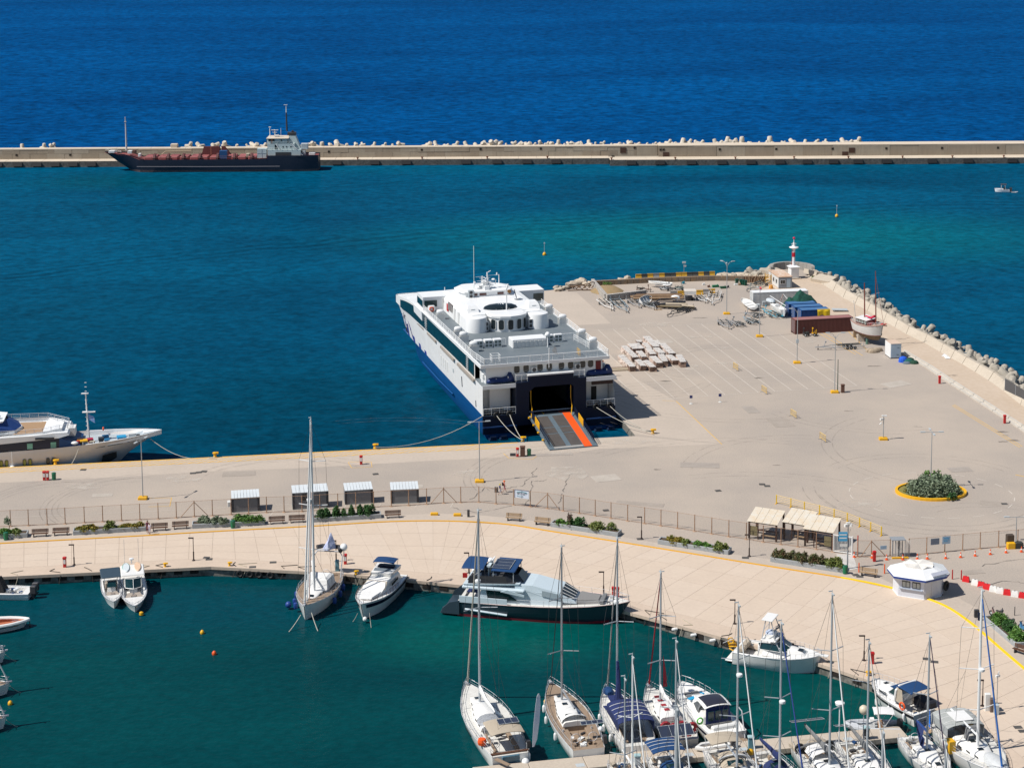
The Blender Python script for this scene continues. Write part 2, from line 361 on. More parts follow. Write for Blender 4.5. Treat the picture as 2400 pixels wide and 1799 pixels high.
# inner low double wall
LOWC=mat('whitewashed_kerb',(.55,.51,.45),.85,dirt=.3,scale=.5,fine=3,dirtcol=(.38,.34,.29))
lw=thing('low_wall','long low whitewashed double wall between the mole road and the parking area','wall',at(2250,900))
pts=[Vector(p) for p in P2(low[4:])]
for k in range(len(pts)-1):
    a,b=pts[k],pts[k+1];nseg=max(1,round((b-a).length/5));q=Vector(((b-a).y,-(b-a).x,0)).normalized()
    for j in range(nseg):
        t0,t1=j/nseg,(j+1)/nseg-.01;A,B=a.lerp(b,t0),a.lerp(b,t1)
        r=[]
        for X in (A,B):r.append([X-q*.0+Vector((0,0,.55)),X+q*.35+Vector((0,0,.55)),X+q*.36+Vector((0,0,.25)),X+q*1.0+Vector((0,0,.25)),X+q*1.0+Vector((0,0,-.1)),X+Vector((0,0,-.1))])
        obj('wall_block',MB().put(MB().loft(r),T(lw)),LOWC,lw)

# --- breakwater
brk=thing('breakwater_wall','long pale concrete breakwater wall across the harbour, seaward of the cargo ship','wall',at(1200,371,.6))
BW1=mat('breakwater_concrete',(.36,.315,.25),.9,dirt=.35,scale=.25,fine=1.5,bump=.3,dirtcol=(.26,.215,.165),streak=.2)
BW2=mat('breakwater_concrete_brown',(.31,.26,.20),.9,dirt=.35,scale=.2,fine=1.5,bump=.3,dirtcol=(.23,.185,.14),streak=.2)
BWT=mat('breakwater_ledge',(.62,.53,.42),.9,dirt=.2,scale=.3)
BWF=mat('breakwater_face',(.17,.155,.135),.92,dirt=.5,scale=.6,fine=1.5,bump=.6,dirtcol=(.05,.05,.045))
O=Vector(brk.location);
def bwx(px):return at(px,371,.6).x
yl=at(1200,366.8,.6).y;yr=at(1200,369.6,.6).y;fl_=at(1200,372.3,.6).y;fr_=at(1200,376.4,.6).y
XL,XM,XM2,XR=bwx(-600),bwx(1428),bwx(1545),bwx(3200)
tz_l=top_z(Vector((0,yl,.6)),342.6);tz_r=top_z(Vector((0,yr,.6)),342.8)
struct('breakwater_core',MB().box(XL,XM+2,fl_+.5,yl+7,-5,.55).box(XM+1,XR,fr_+.5,yr+9,-5,.55).box(XL,XR,yl+.55,yl+3.2,.5,tz_l-.04),BW1)
def bblocks(x0,x1,step,y0,y1,z0,z1,m,name='concrete_block',sh=0):
    x=x0+sh;k=0;pool={}
    while x<x1-.5:
        e=min(x+step,x1);
        key=(round(e-x,2))
        if key not in pool:pool[key]=MB().bbox(.02,e-x-.02,y0-O.y,y1-O.y,z0-O.z,z1-O.z,.03).mesh(name);pool[key].materials.append(m[0])
        o=link(name,pool[key],brk,(x-O.x,-random.uniform(0,.09),0));k+=1
        if len(m)>1 and random.random()<.4:
            if (key,1) not in pool:pool[(key,1)]=pool[key].copy();pool[(key,1)].materials[0]=m[1]
            o.data=pool[(key,1)]
        x=e
hm=.6+(tz_l-.6)*.5
bblocks(XL,bwx(1495),5.7,yl,yl+.6,.62,hm-.02,(BW1,BW2));bblocks(XL,bwx(1495),5.7,yl,yl+.6,hm+.02,tz_l-.32,(BW1,BW2),sh=2.4)
bblocks(bwx(1495),XM2,8,yl,yl+.6,.62,tz_r-.3,(BW1,))
bblocks(XM2,XR,9.5,yr,yr+.6,.62,tz_r-.3,(BW2,BW1))
bblocks(XL,XM2,11.4,yl-.06,yl+2.9,tz_l-.3,tz_l,(BWT,),'coping_block');bblocks(XM2,XR,11.4,yr-.06,yl+2.9,tz_r-.28,tz_r,(BWT,),'coping_block')
bblocks(XL,XM,6,fl_+.35,yl-.02,.56,.62,(BWT,),'ledge_slab');bblocks(XM,XR,6,fr_+.35,yr-.02,.56,.62,(BWT,),'ledge_slab')
bblocks(XL,XM,5.2,fl_-.1,fl_+.6,-2.2,.6,(BWF,),'quay_block');bblocks(XM,XR,5.2,fr_-.1,fr_+.6,-2.2,.6,(BWF,),'quay_block')
# fenders, their black also standing for recess shadows, bollards, square drain holes
fm=MB().profx([(-.75,-1.3),(-.3,-.15),(.0,-.15),(.0,-1.3)],-1.5,1.5).mesh('dock_fender');fm.materials.append(BLACK)
rb=MB().cyl(0,0,0,.55,.22,.18,8).cyl(0,0,.5,.75,.38,.38,8).mesh('rusty_bollard');rb.materials.append(mat('rust',(.22,.07,.03),.9,dirt=.4))
hole=MB().box(-.35,.35,-.03,.3,-.35,.35).mesh('drain_hole');hole.materials.append(mat('dark_hole_and_block',(.02,.015,.012),.95))
def rep(me,name,P,label,cat,group,rz=0,sc_=None):
    o=link(name,me,None,P,rz)
    if sc_:o.scale=sc_
    return tag(o,label,cat,group)
for px in [10,56,100,142,183,225,792,880,953,1093,1165,1235,1303,1478,1545,1618,1690,1758,1826,1890,1952,2010,2078,2185,2270,2375,2470,-40]:
    y=(fl_ if px<1428 else fr_)-.12
    rep(fm,'dock_fender',(bwx(px),y,.45),'black rubber fender block, recess shadow included, hung on the front of the far breakwater ledge','fender','fenders along the breakwater')
for px in [840,990,1142,1283,1432,1581,1722,1860,1988,2116,2234,2356]:
    y=(fl_ if px<1428 else fr_)+.5
    rep(rb,'rusty_bollard',(bwx(px),y,.6),'rusty mushroom bollard on the edge of the far breakwater ledge','bollard','bollards along the breakwater')
for px,py in [(44,357),(168,357),(770,353),(988,350),(1126,349),(1268,349),(1490,348),(1550,353),(1557,353),(1690,353),(1824,353),(1958,353),(2086,353),(2219,353),(2353,353)]:
    y=yl if px<1545 else yr
    z=top_z(Vector((0,y,.6)),py);o=link('drain_hole',hole,brk,Vector((bwx(px),y-.10,z))-O)
big=MB().box(-1.0,1.0,-.05,.3,-.85,.85).mesh('dark_recess');big.materials.append(mat('brown_door',(.06,.03,.02),.9))
for px,py in [(1463,354),(1563,365),(1988,366),(2004,357)]:
    y=yl if px<1545 else yr
    link('wall_recess',big,brk,Vector((bwx(px),y-.11,top_z(Vector((0,y,.6)),py)))-O)
cb=MB().bbox(-1.1,1.1,0,2,0,1.2,.08);o=obj('concrete_cube',cb,BWT,loc=(bwx(408),yl+.6,tz_l));tag(o,'pale concrete cube standing on top of the breakwater wall left of the red hatch cover','block')

# --- tetrapods
def tetra(r=.62,L=1.75):
    mb=MB();
    dirs=[Vector((0,0,1))]+[Vector((cos(a)*.943,sin(a)*.943,-.333)) for a in (0,2.094,4.189)]
    for d in dirs:
        mb.tube([d*.1,d*L*.9,d*L],r*1.15,8,r*.72)
    mb.ball((0,0,0),r*1.15,8)
    return mb
TET=mat('tetrapod_concrete',(.40,.36,.30),.9,dirt=.35,scale=.6,fine=3,bump=.3,dirtcol=(.24,.22,.18))
TETF=mat('tetrapod_concrete_pale',(.58,.52,.43),.9,dirt=.2,scale=.4,bump=.2)
def variants(m,k=3):
    out=[]
    for i in range(k):
        q=tetra(.62+.05*i,1.7+.1*i).mesh('tetrapod');q.materials.append(m);q.shade_smooth()
        try:q.set_sharp_from_angle(angle=radians(40))
        except Exception:pass
        out.append(q)
    return out
tv=variants(TET);tf=variants(TETF)
def put_tet(pool,P,s,group,label):
    o=link('tetrapod',random.choice(pool),None,P)
    o.rotation_euler=(random.uniform(0,6.28),random.uniform(-1.2,1.2),random.uniform(0,6.28));o.scale=(s,s,s)
    tag(o,label,'tetrapod',group)
R=random.Random(3)
far=[(50,60),(95,100),(118,124)]
segs=[(440,475,.5),(500,560,.55),(575,720,.9),(720,820,.85),(830,945,.6),(1000,1160,.7),(1155,1300,1.0),(1310,1500,1.0),(1520,1640,.9),(1650,1830,1.0),(1850,1905,.6),(1930,2040,.7)]
xs=[50,100,120]
for a,b,dn in segs:
    x=a
    while x<b:xs.append(x);x+=R.uniform(9,19)/dn
for x in xs:
    put_tet(tf,(bwx(x),yl+3.6+R.uniform(0,2.2),tz_l-.55+R.uniform(-.35,.65)),R.choice((.6,.7,.8,.9,1.0,1.2)),'tetrapods along the breakwater','pale concrete tetrapod piled on the sea side of the far breakwater wall')
for k in range(45):
    put_tet(tf,(XL*.4+k*8.0,yl+8+R.uniform(-1,3),R.uniform(-1.6,.5)),.95,'tetrapods along the breakwater','pale concrete tetrapod piled on the sea side of the far breakwater wall')
op=[Vector(at(*p)) for p in outer[:-1]]
lens=[(op[k+1]-op[k]).length for k in range(len(op)-1)];tot=sum(lens)
def along(pts,ls,s):
    for k,l in enumerate(ls):
        if s <= l or k==len(ls)-1:return pts[k].lerp(pts[k+1],s/l),(pts[k+1]-pts[k]).normalized()
        s -= l
s=4
while s<tot:
    p,d=along(op,lens,s);q=Vector((-d.y,d.x,0)) if d.x<0 else Vector((-d.y,d.x,0))
    for row in range(3):
        if R.random()<(.12,.25,.5)[row]:continue
        P=p+q*(1.4+row*1.9+R.uniform(-.4,.4))+Vector((0,0,-.1-.75*row+R.uniform(-.35,.3)))+d*R.uniform(-.8,.8)
        put_tet(tv,P,R.choice((.68,.78,.86,.95,1.08)),'tetrapods along the mole','grey concrete tetrapod dumped against the outer parapet of the mole')
    s+=R.uniform(1.9,2.9)
for px,py,s_ in [(1763,641,.9),(1778,645,.8),(1800,636,1.1),(1745,646,.7)]:
    put_tet(tv,at(px,py,.2),s_,'tetrapods at the pier head','grey concrete tetrapod lying beside the round lighthouse platform')

# --- lighthouse platform wall
cen=at(1856,640);ring=[];RAD=(at(1905,645).x-at(1806,645).x)/2
pw=thing('platform_wall','curved grey concrete wall round the back of the lighthouse platform','wall',cen)
NA=14
for k in range(NA):
    a0,a1=radians(-12+k*204/NA),radians(-12+(k+1)*204/NA)-.01
    q=[(cos(a)*r,sin(a)*r,z) for a in (a0,a1) for r in (RAD-.35,RAD+.35) for z in (-.3,1.7)]
    o_=MB().loft([[q[0],q[1],q[3],q[2]],[q[4],q[5],q[7],q[6]]])
    obj('wall_block',o_,CONCG,pw)
# big tilted slabs by the platform
for i,(px,py,w_,l_,rz,ry) in enumerate([(1912,646,3.4,4.6,.5,.25),(1932,661,3.2,5.0,.75,-.2),(1806,641,2.5,5,-.6,.2)]):
    tag(obj('concrete_slab',MB().boxc((0,0,.55),(w_,l_,1.0),rz,ry),PAR,loc=at(px,py,0)),['large tilted concrete slab directly right of the lighthouse platform','tilted concrete slab at the head of the parapet next to a small green shrub','sloping concrete slab left of the lighthouse platform'][i],'slab')

# --- rubble at the pier head
ROCK=mat('limestone',(.50,.43,.34),.92,dirt=.35,scale=.8,bump=.5)
def rock(s,R):
    import bmesh
    bm=bmesh.new();bmesh.ops.create_icosphere(bm,subdivisions=2,radius=1)
    ph=[R.uniform(0,6) for _ in range(3)]
    for v in bm.verts:
        k=1+.25*sin(v.co.x*3+ph[0])+.2*sin(v.co.y*4+ph[1])+.15*sin(v.co.z*5+ph[2]);v.co=Vector((v.co.x*k,v.co.y*k*.8,v.co.z*k*.55))*s
    me=bpy.data.meshes.new('boulder');bm.to_mesh(me);bm.free();me.materials.append(ROCK);return me
rv=[rock(1,R) for _ in range(4)]
rocks=[(1340,667,1.2),(1352,663,1.5),(1362,662,1.7),(1375,666,1.1),(1328,674,1.0),(1316,677,.9),(1304,679,.8),(1385,664,.9),(1456,657,1.0),(1471,655,1.3),(1484,656,.9),(1544,652,1.1),(1690,648,1.3),(1704,646,1.5),(1718,646,1.1),(1730,645,1.4),(1742,646,1.2),(1700,650,1.0),(1714,649,1.3),(1790,648,1.0),(1752,648,1.2),(1774,650,1.0)]
for k in range(16):rocks.append((R.uniform(1300,1800),0,R.uniform(.5,1.0)))
for px,py,s_ in rocks:
    if py==0:
        t=(px-1300)/500;py=677-29*min(1,t*1.6)-1.5+R.uniform(-2,1)
        z=-.9
    else:z=.25
    o=rep(R.choice(rv),'boulder',at(px,py,z),'pale limestone boulder in the rubble along the pier head','rock','rubble boulders at the pier head',R.uniform(0,6),(s_,s_,s_))

# ---------------------------------------------------------------- painted lines
PW=mat('white_road_paint',(.60,.55,.48),.8,dirt=.45,scale=.7,dirtcol=(.42,.37,.32))
PWS=mat('fresh_white_paint',(.75,.74,.72),.7,dirt=.15)
PY=mat('yellow_road_paint',(.70,.40,.05),.8,dirt=.25,scale=.5,dirtcol=(.50,.38,.24))
PYO=mat('kerb_yellow',(.72,.36,.012),.7,dirt=.25,scale=.4,dirtcol=(.45,.27,.06));PYF=mat('fresh_yellow_paint',(.85,.56,.01),.6,dirt=.08)
mb=MB()
A0=Vector((28.25,310.28,0));ang=.2082;U=Vector((cos(ang),sin(ang),0));V=Vector((-sin(ang),cos(ang),0))
A0=at(1360+1110*.1989,740+970*.1989);
ang=atan2((at(1360+2110*.1989,740+902*.1989)-A0).y,(at(1360+2110*.1989,740+902*.1989)-A0).x);U=Vector((cos(ang),sin(ang),0));V=Vector((-sin(ang),cos(ang),0))
SX,SY=3.099,50.99
for k in range(-2,12):
    a=A0+U*SX*k;t1=SY if k<7.5 else SY-(k-7)*3.0
    t0=0 if k >= 0 else 6
    mb.ribbon([a+V*t0,a+V*t1],.13,Z1+.006)
for t in (0,.2,.4,.6,.8,1.0):
    mb.ribbon([A0+U*SX*(-1)+V*(SY*t),A0+U*SX*11+V*(SY*t)],.10 if t not in (0,1) else .13,Z1+.010)
struct('parking_lines',mb,PW)
mb=MB()
for l,wd in [([(1692,1041),(1585,940),(1552,938)],.14),([(1900,770),(2005,830)],.14),([(1930,780),(2022,833)],.14),([(1980,768),(2034,822)],.14),([(2232,950),(2390,1048)],.13),([(2236,948),(2396,1046)],.13),([(2380,1112),(2440,1125)],.2),
              ([(1180,1062),(1192,1073),(1247,1076),(1262,1066)],.12),([(336,1167),(402,1166),(398,1186),(348,1187)],.14),([(817,1082),(870,1082),(872,1094),(824,1096),(816,1083)],.13)]:
    mb.ribbon([at(*p) for p in l],wd,Z1+.008)
struct('yellow_road_lines',mb,PY)
mb=MB()
mb.ribbon([at(x,y) for x,y in [(0,1213),(280,1201),(541,1188),(700,1180),(1030,1163)]],.10,Z1+.008)
for x0,y0,x1,y1 in [(634,1208,642,1196),(806,1192,812,1181),(886,1188,893,1180),(972,1189,980,1180),(1056,1188,1062,1178)]:mb.ribbon([at(x0,y0),at(x1,y1)],.1,Z1+.008)
mb.ribbon([at(640,1196),at(690,1190)],.1,Z1+.008)
C=at(2181,1156);a1=(at(2372,1157).x-at(1991,1157).x)/2;b1=(at(2181,1107).y-at(2181,1214).y)/2;cy=(at(2181,1107).y+at(2181,1214).y)/2
for k in range(20):
    if k in (4,):continue
    t0=2*pi*k/20;mb.ribbon([(C.x+a1*cos(t0+j*.04),cy+b1*sin(t0+j*.04),0) for j in range(5)],.14,Z1+.008)
struct('white_road_lines',mb,PW)
# hatched yellow edging along the ferry berth
mb=MB();a,b=at(-300,1110),at(1240,1036)
E0=[at(*p) for p in port_edge[:4]];le=[(E0[k+1]-E0[k]).length for k in range(3)]
s=0;
while s<sum(le)-2:
    p,d=along(E0,le,s);q=Vector((d.y,-d.x,0))
    mb.ribbon([p+q*.45,p+q*2.6-d*3.2],.20,Z1+.010);s+=1.5
mb.ribbon([p_+Vector((0,-.22,0)) for p_ in E0],.38,Z1+.014);mb.ribbon([p_+Vector((0,-2.7,0)) for p_ in E0],.18,Z1+.014)
struct('yellow_edge_hatching',mb,PY)
# tyre marks and cracks, thin and broken
def wear(name,c,a):
    m=bpy.data.materials.new(name);m.use_nodes=True;N=m.node_tree.nodes;L=m.node_tree.links;p=N['Principled BSDF'];p.inputs['Base Color'].default_value=(*c,1);p.inputs['Roughness'].default_value=.9
    g=N.new('ShaderNodeNewGeometry');n_=N.new('ShaderNodeTexNoise');n_.inputs['Scale'].default_value=.6;n_.inputs['Detail'].default_value=5;L.new(g.outputs['Position'],n_.inputs['Vector'])
    r=N.new('ShaderNodeMapRange');r.inputs['From Min'].default_value=.35;r.inputs['From Max'].default_value=.65;r.inputs['To Max'].default_value=a;L.new(n_.outputs['Fac'],r.inputs[0]);L.new(r.outputs[0],p.inputs['Alpha']);return m
TM=wear('tyre_rubber_trace',(.19,.172,.158),.22);CR=wear('crack_filler',(.11,.10,.095),1.0);DU=wear('pale_dust',(.60,.54,.47),.55);ST=wear('oil_stain',(.16,.14,.12),.55)
mb=MB();Rt=random.Random(5)
def arc(px,py,r,a0,a1,n=14,wob=.0):
    c=at(px,py);return [(c.x+r*cos(a0+(a1-a0)*k/n)*(1+wob*k/n),c.y+r*sin(a0+(a1-a0)*k/n),0) for k in range(n+1)]
for px,py,r,a0,a1 in [(1660,850,9,1.2,4.2),(1655,850,11.5,1.0,4.4),(1720,845,10,1.4,3.6),(1560,960,12,1.6,3.9),(1580,955,15,1.5,3.6),(1700,900,22,3.3,5.2),(130,1185,9,1.4,3.6),(150,1185,11,1.5,3.5),(300,1180,10,1.6,3.9),(320,1180,12,1.6,3.8),(650,1150,14,.8,2.6),(670,1155,16,.9,2.5),(1330,1120,13,1.2,3.6),(1345,1120,15,1.2,3.4),(1900,1110,18,1.4,3.0),(2050,930,20,3.6,5.0),
                     (2181,1150,15,3.2,5.8),(2181,1150,17,3.0,5.9),(2181,1150,16,.6,2.4),(2250,1050,20,2.2,4.1),(1480,880,14,4.0,5.6),(1500,880,12,4.2,5.9),(2340,1250,11,.6,2.2),(1800,1250,25,.8,1.9),(900,1120,30,.9,1.9),(1750,1180,30,1.2,2.3)]:
    for off in (0,1.7):
        mb.ribbon(arc(px,py,r+off,a0,a1,40),.20,Z2+.004*(1+len(mb.f) % 3))
o=struct('tyre_marks',mb,TM)
mb=MB()
def crack(pts,wd=.14):
    out=[]
    for k in range(len(pts)-1):
        a,b=at(*pts[k]),at(*pts[k+1])
        for j in range(6):out.append(a.lerp(b,j/6)+Vector((Rt.uniform(-.25,.25),Rt.uniform(-.35,.35),0)))
    out.append(at(*pts[-1]));mb.ribbon(out,wd,Z2+.016)
for c in [[(1258,1096),(1240,1120),(1222,1138),(1190,1145),(1140,1142),(1100,1170)],[(1340,1110),(1325,1135),(1318,1165),(1310,1180)],[(1280,1125),(1250,1128),(1240,1160),(1230,1185)],[(2302,1325),(2360,1315),(2420,1308)],[(2310,1375),(2350,1362),(2400,1366)],[(2185,1400),(2195,1420)],[(1060,1190),(1120,1200),(1200,1185)],[(2010,790),(2060,786)],[(2090,795),(2143,790),(2150,783)]]:crack(c)
struct('ground_cracks',mb,CR)
mb=MB()
def blot(px,py,rx,ry,z):
    c=at(px,py);mb.poly([(c.x+cos(2*pi*k/14)*rx*Rt.uniform(.6,1.1),c.y+sin(2*pi*k/14)*ry*Rt.uniform(.6,1.1),z) for k in range(14)])
for px,py,rx,ry in [(200,1140,3.5,1.6),(430,1122,3,2),(1290,1058,7,1.6),(1470,1035,5,1.5),(1540,760,5,2),(1640,790,3,1),(1580,860,6,3),(1700,850,3,1.2),(1330,1108,4,4),(1700,815,2,1),(1890,800,3,2),(2020,1180,4,2),(1100,1110,3,2)]:blot(px,py,rx,ry,Z2+.024)
struct('dust_patches',mb,DU)
mb=MB()
for px,py,rx,ry in [(1640,745,2.0,.5),(1560,893,1.2,.5),(1780,886,1.2,.5),(2048,858,1.5,.4),(1990,963,1,.4),(2150,1000,.9,.4),(1540,1100,.7,.4),(2350,1012,1.3,.5),(2360,1020,1,.4),(2375,1032,1.2,.5),(2350,1035,1,.4),(1450,880,.8,.3),(1820,1090,.8,.3),(2230,880,1.2,.6)]:blot(px,py,rx,ry,Z2+.028)
struct('oil_stains',mb,ST)
# repair patches, drains and covers let into the ground
RP=[mat('repair_asphalt_dark',(.37,.32,.275),.95,dirt=.3,scale=.5),mat('repair_concrete_pale',(.47,.42,.365),.9,dirt=.3,scale=.5),mat('repair_asphalt_mid',(.37,.325,.285),.95,dirt=.3,scale=.5)]
for i,(px,py,w_,d_,rz) in enumerate([(560,1110,5,2.2,.1),(1420,1120,4,3,.3),(1640,1090,6,2.4,-.1),(1830,990,3.5,5,.2),(2100,900,5,3,.5),(2250,1100,3.5,2.2,.1),(1500,1180,7,1.4,-.25),(960,1140,4,1.4,.1),(1760,960,2.2,4,.2),(2330,1180,4,1.8,-.3),(240,1160,3,1.4,.1),(1290,1065,7,1.2,.1),(2000,700,3,2,.2),(1560,800,2.6,3,.2),(1950,1240,5,1.6,-.3),(2280,1340,3,1.4,.2)]):
    c=at(px,py);struct('repair_patch',MB().boxc((c.x,c.y,0),(w_,d_,.05+.004*(i % 3)),rz),RP[i % 3])
DRN=mat('drain_iron',(.085,.08,.075),.8,dirt=.3);bx_=MB().bbox(-.45,.45,-.35,.35,0,.02,.02).mesh('drain_cover');bx_.materials.append(DRN)
for px,py in [(1786,1134),(1798,1138),(1683,1149),(2354,1180),(2190,1550),(2172,1543),(2386,1703),(2397,1712),(2005,1346),(2015,1350),(484,1306),(490,1310),(452,1108),(466,1106),(478,1104),(1420,1195),(1500,1262),(1747,1306),(2180,1364),(195,1100),(880,1110),(1330,905),(1520,1010),(640,1317),(592,1328)]:
    o=link('drain_cover',bx_,None,at(px,py,.05),R.uniform(-.3,.3));o['kind']='structure'
# lines, chains and small fenders lying over the edge of the promenade
LN=mat('tarred_line',(.05,.045,.04),.9);PL=mat('pale_line',(.40,.36,.28),.9)


# ---------------------------------------------------------------- the promenade
yl_pts=[(-420,1297),(0,1274),(320,1257),(500,1246),(734,1234),(880,1224),(975,1221),(1054,1221.5),(1124,1224),(1200,1230),(1274,1243),(1448,1270),(1622,1298),(1800,1327.5),(1963,1352),(2064,1371),(2127,1388.6),(2170,1402),(2222,1422),(2276,1460),(2311,1490),(2354,1528),(2400,1567),(2560,1700),(2800,1900)]
PROM=mat('promenade_slab',(.57,.463,.365),.85,dirt=.24,scale=.3,fine=2.2,bump=.1,dirtcol=(.46,.37,.295))
PROM2=mat('promenade_slab_pale',(.58,.475,.378),.85,dirt=.24,scale=.3,fine=2.2,bump=.1,dirtcol=(.47,.38,.305))
JOINT=mat('slab_joint_bed',(.38,.31,.25),.95,dirt=.2)
pairs=[((-420,1297),(-420,1371)),((0,1274),(0,1351)),((500,1246),(495,1327)),((734,1234),(790,1342)),((880,1224),(950,1357)),((975,1221),(1010,1363)),((1054,1221.5),(1022,1364.5)),((1200,1230),(1038,1366)),((1274,1243),(1068,1369)),
         ((1448,1270),(1180,1381)),((1622,1298),(1400,1414)),((1800,1327.5),(1600,1467)),((1963,1352),(1775,1514)),((2127,1388.6),(1815,1524.5)),((2222,1422),(1850,1534)),((2276,1460),(1895,1546)),((2311,1490),(1970,1570)),((2354,1528),(2060,1601)),((2400,1567),(2200,1664)),((2560,1700),(2351,1794)),((2800,1900),(2560,2010))]
# the grey-brown bed of the whole promenade, a step above the port ground
bed=P2(yl_pts)+P2(quay_edge[::-1])
prom=MB().poly([(p[0],p[1],.02) for p in bed]);pr=struct('promenade',prom,JOINT,rec=False)
cols_=[]
for k in range(len(pairs)-1):
    ya,yb=at(*pairs[k][0]),at(*pairs[k+1][0]);qa,qb=at(*pairs[k][1]),at(*pairs[k+1][1])
    L_=(yb-ya).length;nn=max(1,round(L_/3.05))
    for j in range(nn):cols_.append((ya.lerp(yb,j/nn),qa.lerp(qb,j/nn)))
cols_.append((at(*pairs[-1][0]),at(*pairs[-1][1])))
def slab(a,b,c,d,name,m,top=.045):
    ct=(a+b+c+d)/4;ins=lambda p:p+(ct-p).normalized()*.026
    q=[ins(x) for x in (a,b,c,d)]
    return obj(name,MB().add([(x.x,x.y,.0) for x in q]+[(x.x,x.y,top) for x in q],[(4,5,6,7),(0,1,5,4),(1,2,6,5),(2,3,7,6),(3,0,4,7)]),m,pr,rec=True)
sm=MB();ROWS=4;nsl=0
for k in range(len(cols_)-1):
    (a,qa),(b,qb)=cols_[k],cols_[k+1]
    def pt(a,q,t):
        l=(q-a).length;t_=.0+(1-3.0/l if l>8 else .72)*t;return a.lerp(q,t_)
    for r in range(ROWS):
        t0,t1=r/ROWS,(r+1)/ROWS
        if nsl<296 and -200<(pix(a)[0])<2520:
            slab(pt(a,qa,t0),pt(b,qb,t0),pt(b,qb,t1),pt(a,qa,t1),'paving_slab',R.choice((PROM,PROM2,PROM)));nsl+=1
        else:
            q=[pt(a,qa,t0),pt(b,qb,t0),pt(b,qb,t1),pt(a,qa,t1)];ct=sum(q,Vector())/4;q=[x+(ct-x).normalized()*.026 for x in q]
            sm.add([(x.x,x.y,.045) for x in q],[(0,1,2,3)])
if sm.f:o=obj('paving_slabs',sm,PROM,pr);o['kind']='stuff'
# quay coping
COPE=mat('quay_coping_concrete',(.55,.44,.345),.88,dirt=.25,scale=.35,fine=2.2,bump=.2,dirtcol=(.41,.33,.26))
mb=MB()
for k in range(len(cols_)-1):
    (a,qa),(b,qb)=cols_[k],cols_[k+1]
    def pc(a,q):l=(q-a).length;return a.lerp(q,(1-3.0/l if l>8 else .72))
    q=[pc(a,qa),pc(b,qb),qb+(qb-b).normalized()*.12,qa+(qa-a).normalized()*.12]
    for z in (0,):mb.add([(x.x,x.y,.04) for x in q]+[(x.x,x.y,-.35) for x in q],[(0,1,2,3),(2,3,7,6)])
o=obj('quay_coping',mb,COPE,pr)
# yellow kerb line
mb=MB();ypts=[at(*p) for p in yl_pts]
def smooth(pts,it=2):
    for _ in range(it):
        o_=[pts[0]]
        for k in range(len(pts)-1):o_+=[pts[k].lerp(pts[k+1],.25),pts[k].lerp(pts[k+1],.75)]
        o_.append(pts[-1]);pts=o_
    return pts
def kerb(pts,wd,h):
    m_=MB();n_=len(pts);rings=[]
    for i,p in enumerate(pts):
        d=(pts[min(i+1,n_-1)]-pts[max(i-1,0)]);d.z=0;d.normalize();q=Vector((-d.y,d.x,0))*wd/2
        rings.append([p+q,p-q,p-q+Vector((0,0,h)),p+q+Vector((0,0,h))])
    return m_.loft(rings)
yp=smooth(ypts);cut=at(1963,1352).x
struct('kerb',kerb([p for p in yp if p.x<cut+.5],.26,.14),PYO);struct('kerb',kerb([p for p in yp if p.x>cut-.5],.34,.145),PYF)
# the concrete strip behind the kerb with benches and planters
back=[(-420,1275),(0,1252),(400,1237),(700,1220),(850,1210),(1030,1203),(1110,1206),(1210,1214),(1290,1226),(1400,1245),(1480,1262),(1560,1275),(1700,1296),(1860,1318),(1985,1337),(2060,1352),(2100,1372),(2180,1388),(2245,1400),(2300,1430),(2330,1462),(2395,1520),(2520,1625),(2800,1830)]
mb=MB();mb.poly([(p[0],p[1],Z3) for p in P2(back)+P2(yl_pts[::-1])]);struct('planter_strip',mb,CSTRIP,rec=False)
# stains on white concrete near the shelter: zebra crossing
mb=MB()
a,b,c,d=at(1960,1299),at(1999,1299),at(2010,1333),at(1987,1337)
for k in range(13):
    t0,t1=k/13,(k+.55)/13
    mb.add([tuple(a.lerp(d,t0)+Vector((0,0,Z3+.01))),tuple(b.lerp(c,t0)+Vector((0,0,Z3+.01))),tuple(b.lerp(c,t1)+Vector((0,0,Z3+.01))),tuple(a.lerp(d,t1)+Vector((0,0,Z3+.01)))],[(0,1,2,3)])
struct('zebra_crossing',mb,PWS)
# dark fender blocks, tyres and fenders on the marina quay face
dk=MB().box(-.55,.55,-.08,.2,-.32,.32).mesh('wall_fender_block');dk.materials.append(mat('dark_hole_and_block',(.02,.015,.012)))  # dark fender blocks set on the wall face, no hollow behind
qe=[at(*p) for p in quay_edge];lq=[(qe[k+1]-qe[k]).length for k in range(len(qe)-1)]
def on_quay(px):
    for k in range(len(quay_edge)-1):
        if quay_edge[k][0] <= px <= quay_edge[k+1][0]:
            t=(px-quay_edge[k][0])/(quay_edge[k+1][0]-quay_edge[k][0]);d=(qe[k+1]-qe[k]).normalized();return qe[k].lerp(qe[k+1],t),d
qw=thing('quay_fittings','row of dark square fender blocks on the stained marina quay wall below the promenade','opening',at(300,1336))
for px in [30,68,108,146,185,224,342,378,417,455,620,660,745,820,905,960,1000,1040,1500,1570,1640,1700,1960,2010]:
    p,d=on_quay(px);link('wall_fender_block',dk,qw,p-Vector(qw.location)+Vector((0,0,-.62)),atan2(d.y,d.x))
def torus(R_,r_,n=14,m=7,ax='y'):
    rings=[]
    for k in range(n+1):
        a=2*pi*k/n;rings.append([((R_+r_*cos(2*pi*j/m))*cos(a),r_*sin(2*pi*j/m),(R_+r_*cos(2*pi*j/m))*sin(a)) for j in range(m)])
    return MB().loft(rings,True,False)
ty=torus(.36,.16).mesh('tyre_fender');ty.materials.append(BLACK)
